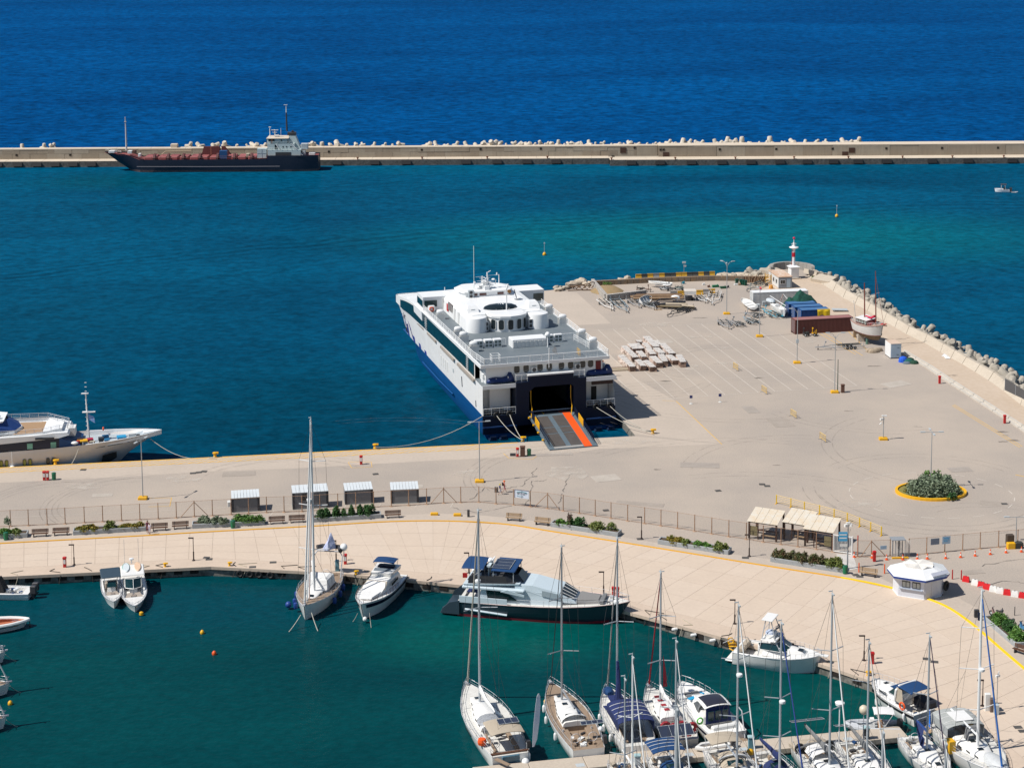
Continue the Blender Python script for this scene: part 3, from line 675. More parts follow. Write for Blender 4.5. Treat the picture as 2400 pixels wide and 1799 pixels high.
for px in (563,586,607,634):
    p,d=on_quay(px);rep(ty,'tyre_fender',p+Vector((0,-.3,-.75)),'black tyre hung on the marina quay wall left of the tall-masted yacht','tyre','tyres on the marina quay',atan2(d.y,d.x))
for i,px in enumerate([40,140,214,330,380,552,576,665,715,845,868,1000,1110,1520,1560,1600,1690,1750,1950,2010]):
    p,d=on_quay(px);q=Vector((-d.y,d.x,0));o_=[p+q*1.6+d*R.uniform(-1.5,1.5)+Vector((0,0,.08)),p+q*.9+d*R.uniform(-1.8,1.8)+Vector((0,0,.08)),p+q*.2+Vector((0,0,.08)),p-q*.25+d*.1+Vector((0,0,-.2)),p-q*.3+d*R.uniform(-.6,.6)+Vector((0,0,-1.5))]
    tag(obj('mooring_line',MB().tube(o_,.055,5),LN if i % 3 else PL),'slack mooring line lying over the promenade edge and hanging down the quay wall','rope','lines over the promenade edge')
fq=MB().lathe([(0,-.4),(.16,-.34),(.19,-.2),(.19,.2),(.16,.34),(0,.4)],9)
for px,l in ((1583,'white fender hung on the quay wall right of the red ball fender'),(1627,'white fender hung flat on the quay wall, second from the red ball'),(1672,'cream fender hung on the quay wall near the sport fishing boat'),(895,'small cream fender on the quay wall right of the flybridge cruiser')):
    p,d=on_quay(px);o=tag(obj('quay_fender',fq,CANW,smooth=True,loc=p+Vector((-.1,-.4,-.5))),l,'fender');o.rotation_euler=(0,1.4,0)
p,d=on_quay(1716);rp_=MB()
for k in range(5):rp_.put(torus(.35+.05*k,.07,12,5),Matrix.Translation((.1*k-.2,-.3-.05*k,.1-.22*k)) @ Matrix.Rotation(.4*k,4,'X'))
tag(obj('rope_pile',rp_,YEL,loc=p),'tangle of yellow rope hanging on the quay at the sport fishing boat stern','rope')
# ================================================================ rails and ropes
def railing(pts,h=1.05,step=1.6,bars=(.35,.7),r=.03,bal=None,closed=False):
    mb=MB();pts=[Vector(p) for p in pts]
    if closed:pts.append(pts[0])
    up=Vector((0,0,1))
    for f in (1.0,)+tuple(b/h for b in bars):mb.tube([p+up*h*f for p in pts],r if f==1 else r*.7,4)
    for k in range(len(pts)-1):
        a,b=pts[k],pts[k+1];n=max(1,round((b-a).length/step))
        for j in range(n+1):p=a.lerp(b,j/n);mb.tube([p,p+up*h],r,4,cap=False)
        if bal:
            n=max(1,round((b-a).length/bal))
            for j in range(n):p=a.lerp(b,j/n);mb.tube([p+up*.1,p+up*h],.014,3,cap=False)
    return mb
def rope(a,b,sag=1.0,r=.05,n=10):
    a,b=Vector(a),Vector(b)
    return MB().tube([a.lerp(b,t/n)-Vector((0,0,sag*4*(t/n)*(1-t/n))) for t in range(n+1)],r,5)
def window(parent,P,nrm_rz,w_,h_,m=None,fr=None,r=.0,name='window'):
    """rounded pane standing proud in a thin frame; P centre, the face looks along -y turned by rz"""
    def rr(a,b,q):
        pts=[]
        for cx,cz,s0 in ((a-q,b-q,0),(-a+q,b-q,pi/2),(-a+q,-b+q,pi),(a-q,-b+q,3*pi/2)):
            for k in range(4):pts.append((cx+q*cos(s0+k*pi/6),cz+q*sin(s0+k*pi/6)))
        return pts
    q=min(w_,h_)*.28 if r==0 else r
    mb=MB().profy(rr(w_/2,h_/2,q),-.04,.03);o=obj(name,mb,m or GLASS,parent,loc=P,rz=nrm_rz)
    if fr:
        a,b=rr(w_/2+.06,h_/2+.06,q+.05),rr(w_/2,h_/2,q);f=MB();n=len(a)
        f.add([(p[0],-.06,p[1]) for p in a]+[(p[0],-.06,p[1]) for p in b]+[(p[0],.02,p[1]) for p in a],[(k,(k+1) % n,(k+1) % n+n,k+n) for k in range(n)]+[(k,(k+1) % n,(k+1) % n+2*n,k+2*n) for k in range(n)])
        obj('window_frame',f,fr,o)
    return o
def text_mesh(txt,size,mat_,parent,P,rot,name='lettering',ext=.01,shear=0):
    cu=bpy.data.curves.new(name,'FONT');cu.body=txt;cu.size=size;cu.extrude=ext;cu.align_x='CENTER';cu.align_y='CENTER';cu.resolution_u=2;cu.shear=shear
    o=bpy.data.objects.new(name,cu);col.objects.link(o)
    dg=bpy.context.evaluated_depsgraph_get();me=bpy.data.meshes.new_from_object(o.evaluated_get(dg));bpy.data.objects.remove(o)
    me.materials.clear();me.materials.append(mat_)
    q=bpy.data.objects.new(name,me);col.objects.link(q)
    if parent is not None:q.parent=parent
    q.location=P;q.rotation_euler=rot;return q
# ================================================================ THE FERRY  (local: x to starboard, y forward, z above water)
FO=Vector((-5.2,290.8,WL));FH=radians(105.5-90)
fer=thing('ferry','large white and blue catamaran ferry moored stern to the quay, orange striped ramp down','ferry',FO,FH)
def plan(wz,inset=0.0):
    """outline of the hull at height wz, port stern -> bow -> starboard stern"""
    t=max(0,min(1,(wz-4)/6.3));yb=61.5+4.7*t;W0,W1=.15+inset,22.3-inset
    if wz<8.5:W1=22.9-inset
    L_=[(W0,0),(W0,8),(W0,16),(W0,24),(W0,32),(W0,40),(W0,47),(W0,53),(W0+.1,58),(W0+.35,yb-1.6),(W0+1.0,yb-.3),(W0+2.6,yb)]
    L_=[(x-1.05*t*(y/62)**2,y) for x,y in L_]
    R_=[(W1-4,yb-.6),(W1-2.4,yb-1.2),(W1-1.3,yb-3.0),(W1-.5,57.6),(W1-.12,53),(W1,47),(W1,40),(W1,32),(W1,24),(W1,16),(W1,8),(W1,0)]
    return [*L_],[(x+.9*t*(max(0,y)/62)**2,y) for x,y in R_]
def deckz(y):return 12.3 if y<49 else 12.3-(y-49)/17*2.0
Ha,Hb=plan(4);rings=[]
for z in (4,6.5,9.0):
    a,b=plan(z);rings.append([(x,y,z) for x,y in a+b])
sh=MB().loft(rings,False,False)
a,b=plan(11);pts=a+b;n=len(pts)
up0=[(x,max(y,5),9.0) for x,y in pts];up1=[(x,max(y,5),min(deckz(y),12.1)) for x,y in pts]
sh.add(up0+up1,[(k,k+1,k+1+n,k+n) for k in range(n-1)])
a,b=plan(4);sh.add([(x,y,4) for x,y in a]+[(x,y,4) for x,y in b[::-1]],[(k,k+1,k+1+len(a),k+len(a)) for k in range(len(a)-1)])
obj('hull',sh,mat('ferry_white',(.77,.77,.76),.38,dirt=.06,scale=.25,fine=1.2,streak=.13,dirtcol=(.52,.47,.40)),fer)
# foredeck (white, sloping) and aft bulkheads
a,b=plan(11);fd=MB();aa=[(x,y,deckz(y)-.18) for x,y in a if y >= 40];bb=[(x,y,deckz(y)-.18) for x,y in b[::-1] if y >= 40]
bb=bb[:len(aa)]
fd.add(aa+bb,[(k,k+1,k+1+len(aa),k+len(aa)) for k in range(len(aa)-1)]);fd.box(.6,21.9,40,60,11.0,11.05)
fd.add([(5,50,12.16),(17,50,12.16),(15.6,62,11.0),(6.4,62,11.0),(5,50,12.6),(17,50,12.6),(15.6,62,11.2),(6.4,62,11.2)],[(4,5,6,7),(0,1,5,4),(1,2,6,5),(2,3,7,6),(3,0,4,7)])
obj('foredeck',fd,WHITE,fer)
bk=MB().box(.2,5.75,3.2,3.4,4.0,8.9).box(.3,5.75,0,3.2,3.9,4.02);bk2=MB().box(17.85,22.8,3.2,3.4,4.0,8.9).box(17.85,22.8,0,3.2,3.9,4.02)
obj('mooring_bay_bulkhead',bk,WHITE,fer);obj('mooring_bay_bulkhead',bk2,WHITE,fer)
obj('bay_locker',MB().box(1.9,5.4,2.2,3.3,4.0,8.2),WHITE,fer)
for x,w_,h_ in ((20.3,.9,2.3),):obj('bay_door',MB().box(x-w_/2,x+w_/2,3.08,3.2,4.3,4.3+h_),BLACK,fer)
obj('bay_door',MB().box(.9,1.7,3.05,3.2,4.1,6.2),GREYW,fer)
# lounge wall below the upper deck overhang
obj('lounge_wall',MB().box(1.0,21.2,1.2,1.4,8.9,12.0).box(1.0,1.2,1.4,5.2,8.9,12.0).box(21.0,21.2,1.4,5.2,8.9,12.0),WHITE,fer)
for x in (6.6,8.2,10.6,12.2,14.3,15.9,18.0,19.4):window(fer,(x-.3,1.18,11.12),0,.95,1.25,GLASS,GREYW,.35)
for x in (9.2,16.75):
    ac=obj('air_conditioner',MB().bbox(x-.5,x+.5,.75,1.15,10.45,11.35,.05),GREYW,fer);obj('fan',MB().loft([[(x+cos(2*pi*k/12)*.36,0.73,10.9+sin(2*pi*k/12)*.36) for k in range(12)],[(x+cos(2*pi*k/12)*.33,0.70,10.9+sin(2*pi*k/12)*.33) for k in range(12)]]),DARK,ac)
obj('red_locker_door',MB().box(20.0,20.9,1.1,1.18,9.1,11.5),mat('dark_red',(.16,.01,.012)),fer)
# side decks for the rescue boats
def sidedeck(x0,x1):
    obj('side_deck',MB().box(x0,x1,-.1,5.0,8.95,9.02),DECKG,fer)
    obj('deck_edge',MB().box(x0,x1,-.22,-.1,8.45,9.15).box(x0,x1,-.1,4.9,8.5,8.9),WHITE,fer)
sidedeck(.1,5.85);sidedeck(17.8,23.2)
obj('dark_fender_panel',MB().box(18.9,22.6,-.12,.1,7.8,8.42),mat('brown_panel',(.045,.022,.016),.8),fer)
# navy ramp frame
fm_=MB().box(5.75,7.95,-.35,4.0,2.0,9.25).box(15.65,17.85,-.35,4.0,2.0,9.25)
fm_.add([(7.95,-.36,8.3),(15.65,-.36,8.3),(15.65,-.36,10.2),(7.95,-.36,10.2),(7.95,3.8,8.3),(15.65,3.8,8.3),(15.65,3.8,10.2),(7.95,3.8,10.2)],[(0,1,2,3),(4,7,6,5),(0,4,5,1),(3,2,6,7),(0,3,7,4),(1,5,6,2)])
fm_.add([(7.95,-.355,7.5),(7.95,-.355,8.3),(8.9,-.355,8.3),(15.65,-.355,7.9),(15.65,-.355,8.3),(15.2,-.355,8.3)],[(0,1,2),(3,5,4)])
obj('ramp_frame',fm_,NAVY,fer);obj('frame_cap',MB().box(7.8,15.7,-.4,3.9,10.2,10.42),WHITE,fer)
# inside of the vehicle deck
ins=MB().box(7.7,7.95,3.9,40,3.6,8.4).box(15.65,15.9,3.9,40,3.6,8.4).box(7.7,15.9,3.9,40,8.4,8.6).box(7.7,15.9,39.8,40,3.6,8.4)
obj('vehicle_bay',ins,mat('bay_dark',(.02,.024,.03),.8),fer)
obj('vehicle_deck',MB().box(7.95,15.65,-.3,40,3.4,3.62),mat('vehicle_deck_paint',(.035,.045,.052),.7,dirt=.4),fer)
obj('deck_stripe',MB().box(13.2,14.4,-.3,25,3.62,3.64),mat('dull_red_stripe',(.25,.04,.02),.7),fer)
obj('deck_stripe',MB().box(10.4,10.55,-.3,25,3.62,3.64),YEL,fer)
# lower hulls, cross structure, transom
def demi(x0,x1,mtr,nm):
    r=[]
    for y,k in ((0,1),(15,1),(30,1),(42,.97),(50,.85),(56,.62),(60,.36),(62.2,.12)):
        c=(x0+x1)/2 if x0>10 else x0+(x1-x0)*.5;hw=(x1-x0)/2
        zt=4.0;out=[(-1,4.02),(-1*(.97 if k>.9 else k),2.6),(-.86*k,0.6),(-.7*k,-.4),(-.3*k,-1.6),(.3*k,-1.6),(.7*k,-.4),(.86*k,.6),(1*k,2.6),(1,4.02)]
        r.append([(c+a_*hw,y+(max(0,z-1)*.0),z) for a_,z in out])
    obj(nm,MB().loft(r),mtr,fer,smooth=True)
demi(.1,6.2,BLUE,'port_hull');demi(16.8,22.95,BLUE,'starboard_hull')
obj('cross_deck',MB().box(6.0,17.0,.6,56,2.3,4.0),NAVY,fer)
obj('transom',MB().box(.12,5.75,-.3,.2,.9,3.98).box(17.85,22.95,-.3,.2,.9,3.98).box(5.75,17.85,-.25,.2,2.0,3.5),NAVY,fer)
obj('rubbing_strake',MB().box(.0,5.8,-.5,-.3,2.0,2.2).box(17.9,23.05,-.5,-.3,2.0,2.2),mat('strake_blue',(.01,.05,.17)),fer)
obj('spray_rail',MB().tube([(-.05,20,2.3),(-.12,30,2.1),(-.05,44,2.0)],.14,5),BLUE,fer)
for x in (1.6,3.4,19.8,22.0):obj('waterjet',MB().boxc((x,-.7,-.1),(1.2,1.0,.8)),mat('jet_navy',(.012,.03,.08),.5),fer);obj('waterjet_bucket',MB().tube([(x-.5,-1.1,.6),(x+.5,-1.1,.6)],.22,8),NAVY,fer)
for x in (2.6,4.8,19.8,22.2):obj('fairlead',torus(.42,.16,12,6),BLACK,fer,loc=(x-.2,-.35,4.1))
for x0,x1 in ((.2,5.7),(17.95,22.9)):obj('bay_railing',railing([(x0,-.15,4.05),(x1,-.15,4.05)],1.15,1.4,(.4,.8),.035,.28),WHITE,fer)
for x0,x1,pts in ((0,0,[(2.4,3.6,9.05),(5.6,3.6,9.05)]),(0,0,[(5.85,.0,9.3),(7.8,.0,9.3),(7.8,3.6,9.3)]),(0,0,[(15.75,.0,9.3),(17.7,.0,9.3),(17.7,3.6,9.3)]),(0,0,[(17.9,3.4,9.05),(21.5,3.4,9.05),(22.8,4.6,9.05)]),(0,0,[(5.85,0,9.3),(5.85,3.6,9.3)])):
    obj('deck_railing',railing(pts,1.15,1.0,(.4,.8),.035,.25),WHITE,fer)
# ramp
rA,rB=Vector((0,-.3,3.5)),Vector((0,-12.7,1.48));rd=rB-rA
def rp(x,t,dz=0):return (x-.1*t,rA.y+rd.y*t,rA.z+rd.z*t+dz)
def rampslab(x0,x1,t0,t1,z0,z1,m,nm,par=fer):
    return obj(nm,MB().loft([[rp(x0,t,z0),rp(x1,t,z0),rp(x1,t,z1),rp(x0,t,z1)] for t in (t0,t1)]),m,par)
ramp=rampslab(7.9,15.9,0,1,-.35,.0,mat('ramp_blue_grey',(.12,.165,.20),.6,dirt=.3,scale=.8),'ramp')
AS=mat('ramp_antislip',(.085,.075,.07),.9,dirt=.4,scale=.8)
for x0,x1,t0,t1 in ((8.75,10.9,.06,.38),(8.75,10.9,.40,.56),(8.75,10.9,.58,.93),(11.7,13.6,.06,.38),(11.7,13.6,.40,.56),(11.7,13.6,.58,.93)):rampslab(x0,x1,t0,t1,.0,.03,AS,'antislip_panel',ramp)
rampslab(13.7,15.0,0,1,.0,.035,ORANGE,'orange_walkway',ramp);rampslab(8.75,13.6,.94,.99,0,.03,mat('worn_steel',(.36,.35,.33),.6,dirt=.3),'toe_plate',ramp)
for x in (8.15,15.6):
    for t0,t1,m,h_,q in ((.06,.24,NAVY,1.2,.35),(.25,.45,YEL,1.2,.3),(.46,.92,NAVY,1.2,.3)):
        r_=MB();nb=8
        for f in (.35,.7,1.0):r_.tube([rp(x,t0,h_*f),rp(x,t1,h_*f)],.05,4)
        for k in range(nb+1):t=t0+(t1-t0)*k/nb;r_.tube([rp(x,t,0),rp(x,t,h_)],.035 if m is NAVY else .06,4)
        obj('ramp_railing',r_,m,ramp)
for x in (8.4,15.3):obj('chain_guard',MB().tube([(x,.2,8.0),(x-.05,.0,6.0),(x+.05,-.4,4.6)]+[rp(x-.5,.12,.3)],.07,5),YEL,fer)
for k in range(4):obj('yellow_bracket',MB().boxc(rp(7.7,.08+.22*k,.1),(.28,.4,.22)),YEL,ramp)
# upper deck
dk_=MB().box(.1,22.0,.55,49.2,12.05,12.3);obj('upper_deck',dk_,DECKG,fer)
obj('deck_fascia',MB().box(-.05,22.15,.3,.55,11.9,12.42).loft([[(-.1,.5,11.85),(.1,.5,11.85),(.1,.5,12.42),(-.1,.5,12.42)],[(-.5,42,11.85),(.1,42,11.85),(.1,42,12.42),(-.9,42,12.42)]]).box(22.0,22.18,.5,44,11.9,12.42),WHITE,fer)
rl=[(.05,43.5,12.4),(.05,.45,12.4)]
obj('deck_railing',railing([(-.35,41.0,12.42),(-.0,5.5,12.42),(.6,.5,12.35)],1.1,1.7,(.37,.74),.04,.3),WHITE,fer)
obj('deck_railing',railing([(.6,.5,12.35),(22.0,.5,12.35)],1.1,1.9,(.37,.74),.04,.24),WHITE,fer)
obj('deck_railing',railing([(22.0,.5,12.35),(22.0,40,12.35)],1.1,1.7,(.37,.74),.04,.3),WHITE,fer)
obj('deck_railing',railing([(20.3,5.6,12.35),(20.0,8.5,12.35),(19.6,12.1,12.35)],1.1,1.7,(.37,.74),.035,.3),WHITE,fer)
obj('deck_railing',railing([(1.6,12.9,12.35),(7.6,12.9,12.35)],1.1,1.5,(.37,.74),.035,.28),WHITE,fer)
obj('deck_railing',railing([(13.8,13.2,12.35),(19.6,13.0,12.35),(21.8,14.0,12.35)],1.1,1.5,(.37,.74),.035,.28),WHITE,fer)
obj('deck_railing',railing([(2.2,1.4,12.35),(3.6,1.4,12.35),(3.6,3.0,12.35),(2.2,3.0,12.35)],1.3,1.0,(.4,.8),.035,.25,True),WHITE,fer)
obj('deck_railing',railing([(17.4,1.6,12.35),(17.4,3.2,12.35)],1.1,.8,(.37,.74),.04),YEL,fer)
lk=obj('deck_locker',MB().bbox(8.1,14.2,10.3,12.9,12.3,13.75,.1),WHITE,fer)
for k in range(8):obj('locker_door',MB().bbox(8.25+k*.74,8.85+k*.74,10.2,10.3,12.45,13.45,.03),GREYW,lk)
for x in (2.6,4.3,5.9,15.2,16.8):
    u_=obj('vent_unit',MB().bbox(x-.7,x+.7,11.6 if x<10 else 12.0,12.7,12.3,13.7,.05),WHITE,fer)
    for dx in (-.33,.33):
        for dz in (.42,.98):obj('grille',MB().box(x+dx-.24,x+dx+.24,11.55 if x<10 else 11.95,11.6 if x<10 else 12.0,12.3+dz-.2,12.3+dz+.2),mat('grille_grey',(.12,.15,.15),.6),u_)
sd_=obj('satellite_dome',MB().ball((14.1,9.4,14.5),.45,12).cyl(14.1,9.4,12.3,14.2,.12),WHITE,fer,smooth=True)
obj('flagpole',MB().tube([(11.6,.35,11.2),(11.6,.2,14.6)],.07,6),WHITE,fer);fl0=MB();
for k in range(5):pass
obj('flag',MB().loft([[(12.6+.12*sin(k),1.0+.1*k,14.6-.18*k) for k in range(8)],[(12.7+.1*k,1.1+.1*k+.12*sin(k*1.4),14.5-.22*k) for k in range(8)],[(13.2+.06*k,1.3+.08*k,14.2-.2*k) for k in range(8)]],False,False),CANW,fer)
# life raft capsules along the sides
cpm=MB().lathe([(0,-.7),(.3,-.64),(.42,-.45),(.46,-.2),(.48,0),(.46,.2),(.42,.45),(.3,.64),(0,.7)],12)
cpm2=MB().put(cpm,Matrix.Rotation(pi/2,4,'Y'))
for x,ys in ((1.25,(34.5,21.0,17.2,10.2)),(21.4,(33,24.5,13.2,7.0))):
    for y in ys:
        cp=obj('raft_capsule',cpm2,WHITE,fer,smooth=True,loc=(x,y,13.65))
        obj('raft_cradle',MB().box(-.55,-.45,-.5,.5,-1.3,-.45).box(.45,.55,-.5,.5,-1.3,-.45).box(-.8,.8,-.55,-.48,-1.35,-.3).box(-.8,.8,.48,.55,-1.35,-.3),GREYW,cp)
# superstructure block: turrets, bay front, sides, roof
SX0,SX1,SY0,SY1,SZ=3.4,18.5,22.6,47.0,14.9
def roofz(x,y):return SZ+.25*cos((x-11)/8*1.4)
body=MB().loft([[(SX0+i,SY0+2+j*0,z) for i in ()] or [(SX0+b_,SY0+1.6,z),(SX0+b_,SY0+1.6,z),(SX1-b_,SY0+1.6,z),(SX1-b_,SY1-b_*2,z),(SX1-3,SY1+1.0-b_*3,z),(SX0+3,SY1+1.0-b_*3,z),(SX0+b_,SY1-b_*2,z)] for z,b_ in ((12.3,0),(14.4,.12),(14.9,.5),(15.1,1.6))])
obj('superstructure',body,WHITE,fer)
for cx,yy in ((5.3,24.0),(16.6,24.0)):
    q=[(cx+1.95*cos(a),yy+(2.0 if sin(a)<0 else 2.6)*sin(a)) for a in [2*pi*k/20 for k in range(20)]]
    tb=MB().loft([[(cx+(x-cx)*s_,yy+(y-yy)*s_,z) for x,y in q] for z,s_ in ((12.3,1.02),(14.5,.97),(14.85,.93),(14.95,.80))])
    obj('funnel_turret',tb,WHITE,fer,smooth=True)
    # hooded exhaust on top
    hx=MB().loft([[(cx-1.0*s_,yy+2.4+dy,z),(cx+1.0*s_,yy+2.4+dy,z),(cx+1.0*s_,yy+4.6,z),(cx-1.0*s_,yy+4.6,z)] for z,s_,dy in ((14.8,1.05,-.6),(15.7,1.0,0),(16.2,.75,.5))])
    hd=obj('exhaust_hood',hx,WHITE,fer);obj('exhaust_opening',MB().box(cx-.35,cx+.35,yy+2.25,yy+2.4,15.05,15.65),GREYP,hd)
bay=[]
for z,s_ in ((12.3,1),(14.7,1),(14.75,1.07),(15.1,1.07),(15.25,.9)):
    bay.append([(10.95+3.45*s_*cos(a),24.2+2.6*s_*sin(a),z) for a in [pi+pi*k/6 for k in range(7)]]+[(10.95+3.3*s_,26.0,z),(10.95-3.3*s_,26.0,z)])
by=obj('bay_front',MB().loft(bay),WHITE,fer)
for k in range(1,6):
    am=pi+pi*(k-.0)/6;am=pi+pi*(k/6);a0=pi+pi*(k-.5+.0)/6
for k in range(5):
    a_=radians(210+k*30);
    am=radians(198+15+k*28.5)
    px_,py_=10.95+3.45*cos(am),24.2+2.6*sin(am)
    nx,ny=cos(am)/3.45,sin(am)/2.6;rz=atan2(nx,-ny)
    window(fer,(px_*1.0+(cos(am)*-.06),py_,13.55),rz,.95,1.75,GLASS,GREYW,.3,'bay_window')
for x in (7.0,15.0):window(fer,(x,24.18,14.2),0,.7,.7,GLASS,GREYW,.34,'porthole');
obj('side_door',MB().box(6.5,7.5,24.15,24.2,12.4,14.9),GREYW,fer)
obj('fire_locker',MB().bbox(15.3,16.2,23.9,24.2,13.6,14.5,.03),RED,fer);obj('fire_locker',MB().bbox(3.25,3.4,37.0,38.0,13.0,14.3,.03),RED,fer)
for x,y in ((6.9,23.3),(14.9,23.0)):
    ac=obj('air_conditioner',MB().bbox(x-.35,x+.35,y-.5,y+.4,12.4,14.1,.04),GREYW,fer);obj('fan',MB().box(x-.25,x+.25,y-.53,y-.5,12.6,13.2).box(x-.25,x+.25,y-.53,y-.5,13.35,13.95),DARK,ac)
obj('side_louvre',MB().box(3.33,3.5,34.2,37.0,13.4,14.8),mat('brown_grille',(.08,.05,.045)),fer)
for k in range(5):obj('louvre_bar',MB().box(3.28,3.36,34.2+k*.66,34.32+k*.66,13.4,14.8),GREYW,fer)
for y in (32.0,29.0):obj('side_door',MB().box(3.32,3.5,y,y+.9,12.4,14.6),GREYW,fer)
# glazed roof dome
obj('skylight',MB().cap_ellipse((10.9,28.4,15.05),3.2,1.8,.8,20),GLASS,fer,smooth=True)
sk=MB()
for k in (-1,0,1):sk.tube([(10.9+k*1.2,26.8,15.2),(10.9+k*.9,27.5,15.65),(10.9+k*.3,28.4,15.9)],.05,4)
obj('skylight_bars',sk,WHITE,fer)
obj('roof_ladder',MB().box(7.0,7.08,24.05,24.12,12.3,15.4).box(7.5,7.58,24.05,24.12,12.3,15.4),GREYW,fer)
obj('signal_pole',MB().tube([(11.3,25.6,15.1),(11.3,25.6,19.2)],.11,6).tube([(11.3,25.6,19.1),(11.6,25.6,20.0)],.15,6),WHITE,fer)
dsh=obj('satellite_dish',MB().lathe([(0,0),(.6,.12),(.85,.3),(.8,.32),(0,.1)],14,(15.6,34.0,15.2)),WHITE,fer,smooth=True)
obj('dish_arm',MB().tube([(15.6,34.0,15.1),(15.0,33.8,17.0)],.08,5),NAVY,dsh)
# bridge wings and full-beam wheelhouse front
for s_,x0,x1 in ((1,-.45,5.5),(-1,16.5,22.9)):
    wg=MB().loft([[(x0,41.2,z),(x1,41.2,z),(x1,46.8+dy,z),(x0,46.8+dy,z)] for z,dy in ((12.3,0),(12.9,0),(14.2,-.9),(14.85,-.7),(14.95,-.9))])
    obj('bridge_wing',wg,WHITE,fer)
obj('wing_bulwark',MB().loft([[(-.7,41.0,10.6),(-.8,47.5,10.9),(-.4,47.5,10.9),(-.4,41.0,10.6)],[(-.8,41.0,12.4),(-.9,47.5,12.4),(-.4,47.5,12.4),(-.4,41,12.4)]]),WHITE,fer)
obj('wing_window',MB().box(-.2,2.2,41.1,41.25,13.1,14.3),GLASST,fer);obj('wing_window',MB().box(-.53,-.42,41.4,45.8,13.1,14.3),GLASST,fer)
obj('wing_window',MB().box(20.8,22.7,41.1,41.25,12.9,14.3),GLASST,fer)
dr=obj('wing_door',MB().bbox(3.2,4.2,41.08,41.2,12.4,14.6,.03),GREYW,fer);window(dr,(3.7,41.05,13.9),0,.5,.5,GLASS,None,.24,'porthole')
lb=obj('lifebuoy',torus(.38,.1,14,6),ORANGE,fer,loc=(1.0,40.4,12.8));obj('liferaft_bag',MB().bbox(.4,1.7,40.5,41.1,12.4,13.5,.2),WHITE,fer)
# raised wheelhouse with mast
wh=[(6.9,38.2),(6.1,39.6),(6.1,42.6),(8.0,44.8),(14.0,44.8),(15.9,42.6),(15.9,39.6),(15.1,38.2)]
obj('wheelhouse',MB().loft([[(11+(x-11)*s_,41.5+(y-41.5)*s_,z) for x,y in wh] for z,s_ in ((14.8,1.0),(15.9,1.0),(15.93,1.06),(16.1,1.05),(16.3,.85))]),WHITE,fer)
for x0,x1 in ((8.6,9.2),(9.6,10.9),(13.0,14.2)):obj('wheelhouse_window',MB().bbox(x0,x1,38.12,38.2,15.3,15.72,.03),mat('bronze_glass',(.10,.035,.03),.15),fer)
ac=obj('air_conditioner',MB().bbox(7.3,8.4,37.6,38.15,15.0,16.5,.05),GREYP,fer);
for z in (15.4,16.1):obj('fan',MB().loft([[(7.85+cos(2*pi*k/12)*.3,37.58,z+sin(2*pi*k/12)*.3) for k in range(12)],[(7.85+cos(2*pi*k/12)*.27,37.55,z+sin(2*pi*k/12)*.27) for k in range(12)]]),DARK,ac)
obj('searchlight',MB().loft([[(15.2+cos(2*pi*k/12)*.36,37.7,15.8+sin(2*pi*k/12)*.36) for k in range(12)],[(15.2+cos(2*pi*k/12)*.3,38.1,15.8+sin(2*pi*k/12)*.3) for k in range(12)]]),mat('amber_lens',(.25,.11,.02),.3),fer)
ms=MB().tube([(10.3,43,17.2),(10.5,43,22.3)],.24,6,.12).tube([(11.7,43,17.2),(11.4,43,23.6)],.26,6,.10)
for z,w_ in ((18.4,1.6),(19.4,1.9),(20.4,1.5),(21.4,1.0)):ms.box(11-w_,11+w_,42.9,43.1,z,z+.10).box(10.9,11.1,42.0,44.0,z,z+.1)
ms.box(9.6,12.6,42.3,43.7,18.9,19.0).box(11.2,13.6,42.95,43.05,22.3,22.4).box(9.2,10.6,42.95,43.05,22.0,22.1).tube([(9.0,43,19.2),(9.0,43,20.4)],.2,6).ball((12.6,43,20.8),.38,8).ball((9.7,42.8,18.2),.42,8).tube([(13.0,43,19.0),(13.1,43,20.6)],.08,5).box(10.6,11.5,41.6,42.6,17.2,18.8)
ms.tube([(11.4,43,23.4),(12.1,43,24.1)],.07,4).tube([(13.3,43,22.4),(13.3,43,23.2)],.13,5)
ms.box(10.3,11.8,42.2,43.8,17.2,19.2).box(10.5,11.5,42.5,43.5,19.2,20.6);ms.v=[(11+(x-11)*1.0,39.6+(y-43)*.9,16.1+(z-17.2)*.50) for x,y,z in ms.v];obj('mast',ms,WHITE,fer);obj('radar_scanner',MB().box(10.1,12.0,38.9,39.1,17.5,17.65),WHITE,fer)
obj('whip_antenna',MB().tube([(8.9,39.6,16.2),(8.9,39.6,24.4)],.05,4),mat('pale_green_grp',(.5,.62,.55)),fer)
for x,y,z in ((5.2,47.5,12.6),(14.6,43,15.4)):obj('light_post',MB().tube([(x,y,z),(x,y,z+2.6)],.11,6,.06).box(x-.5,x+.4,y-.08,y+.08,z+.4,z+.6),WHITE,fer)
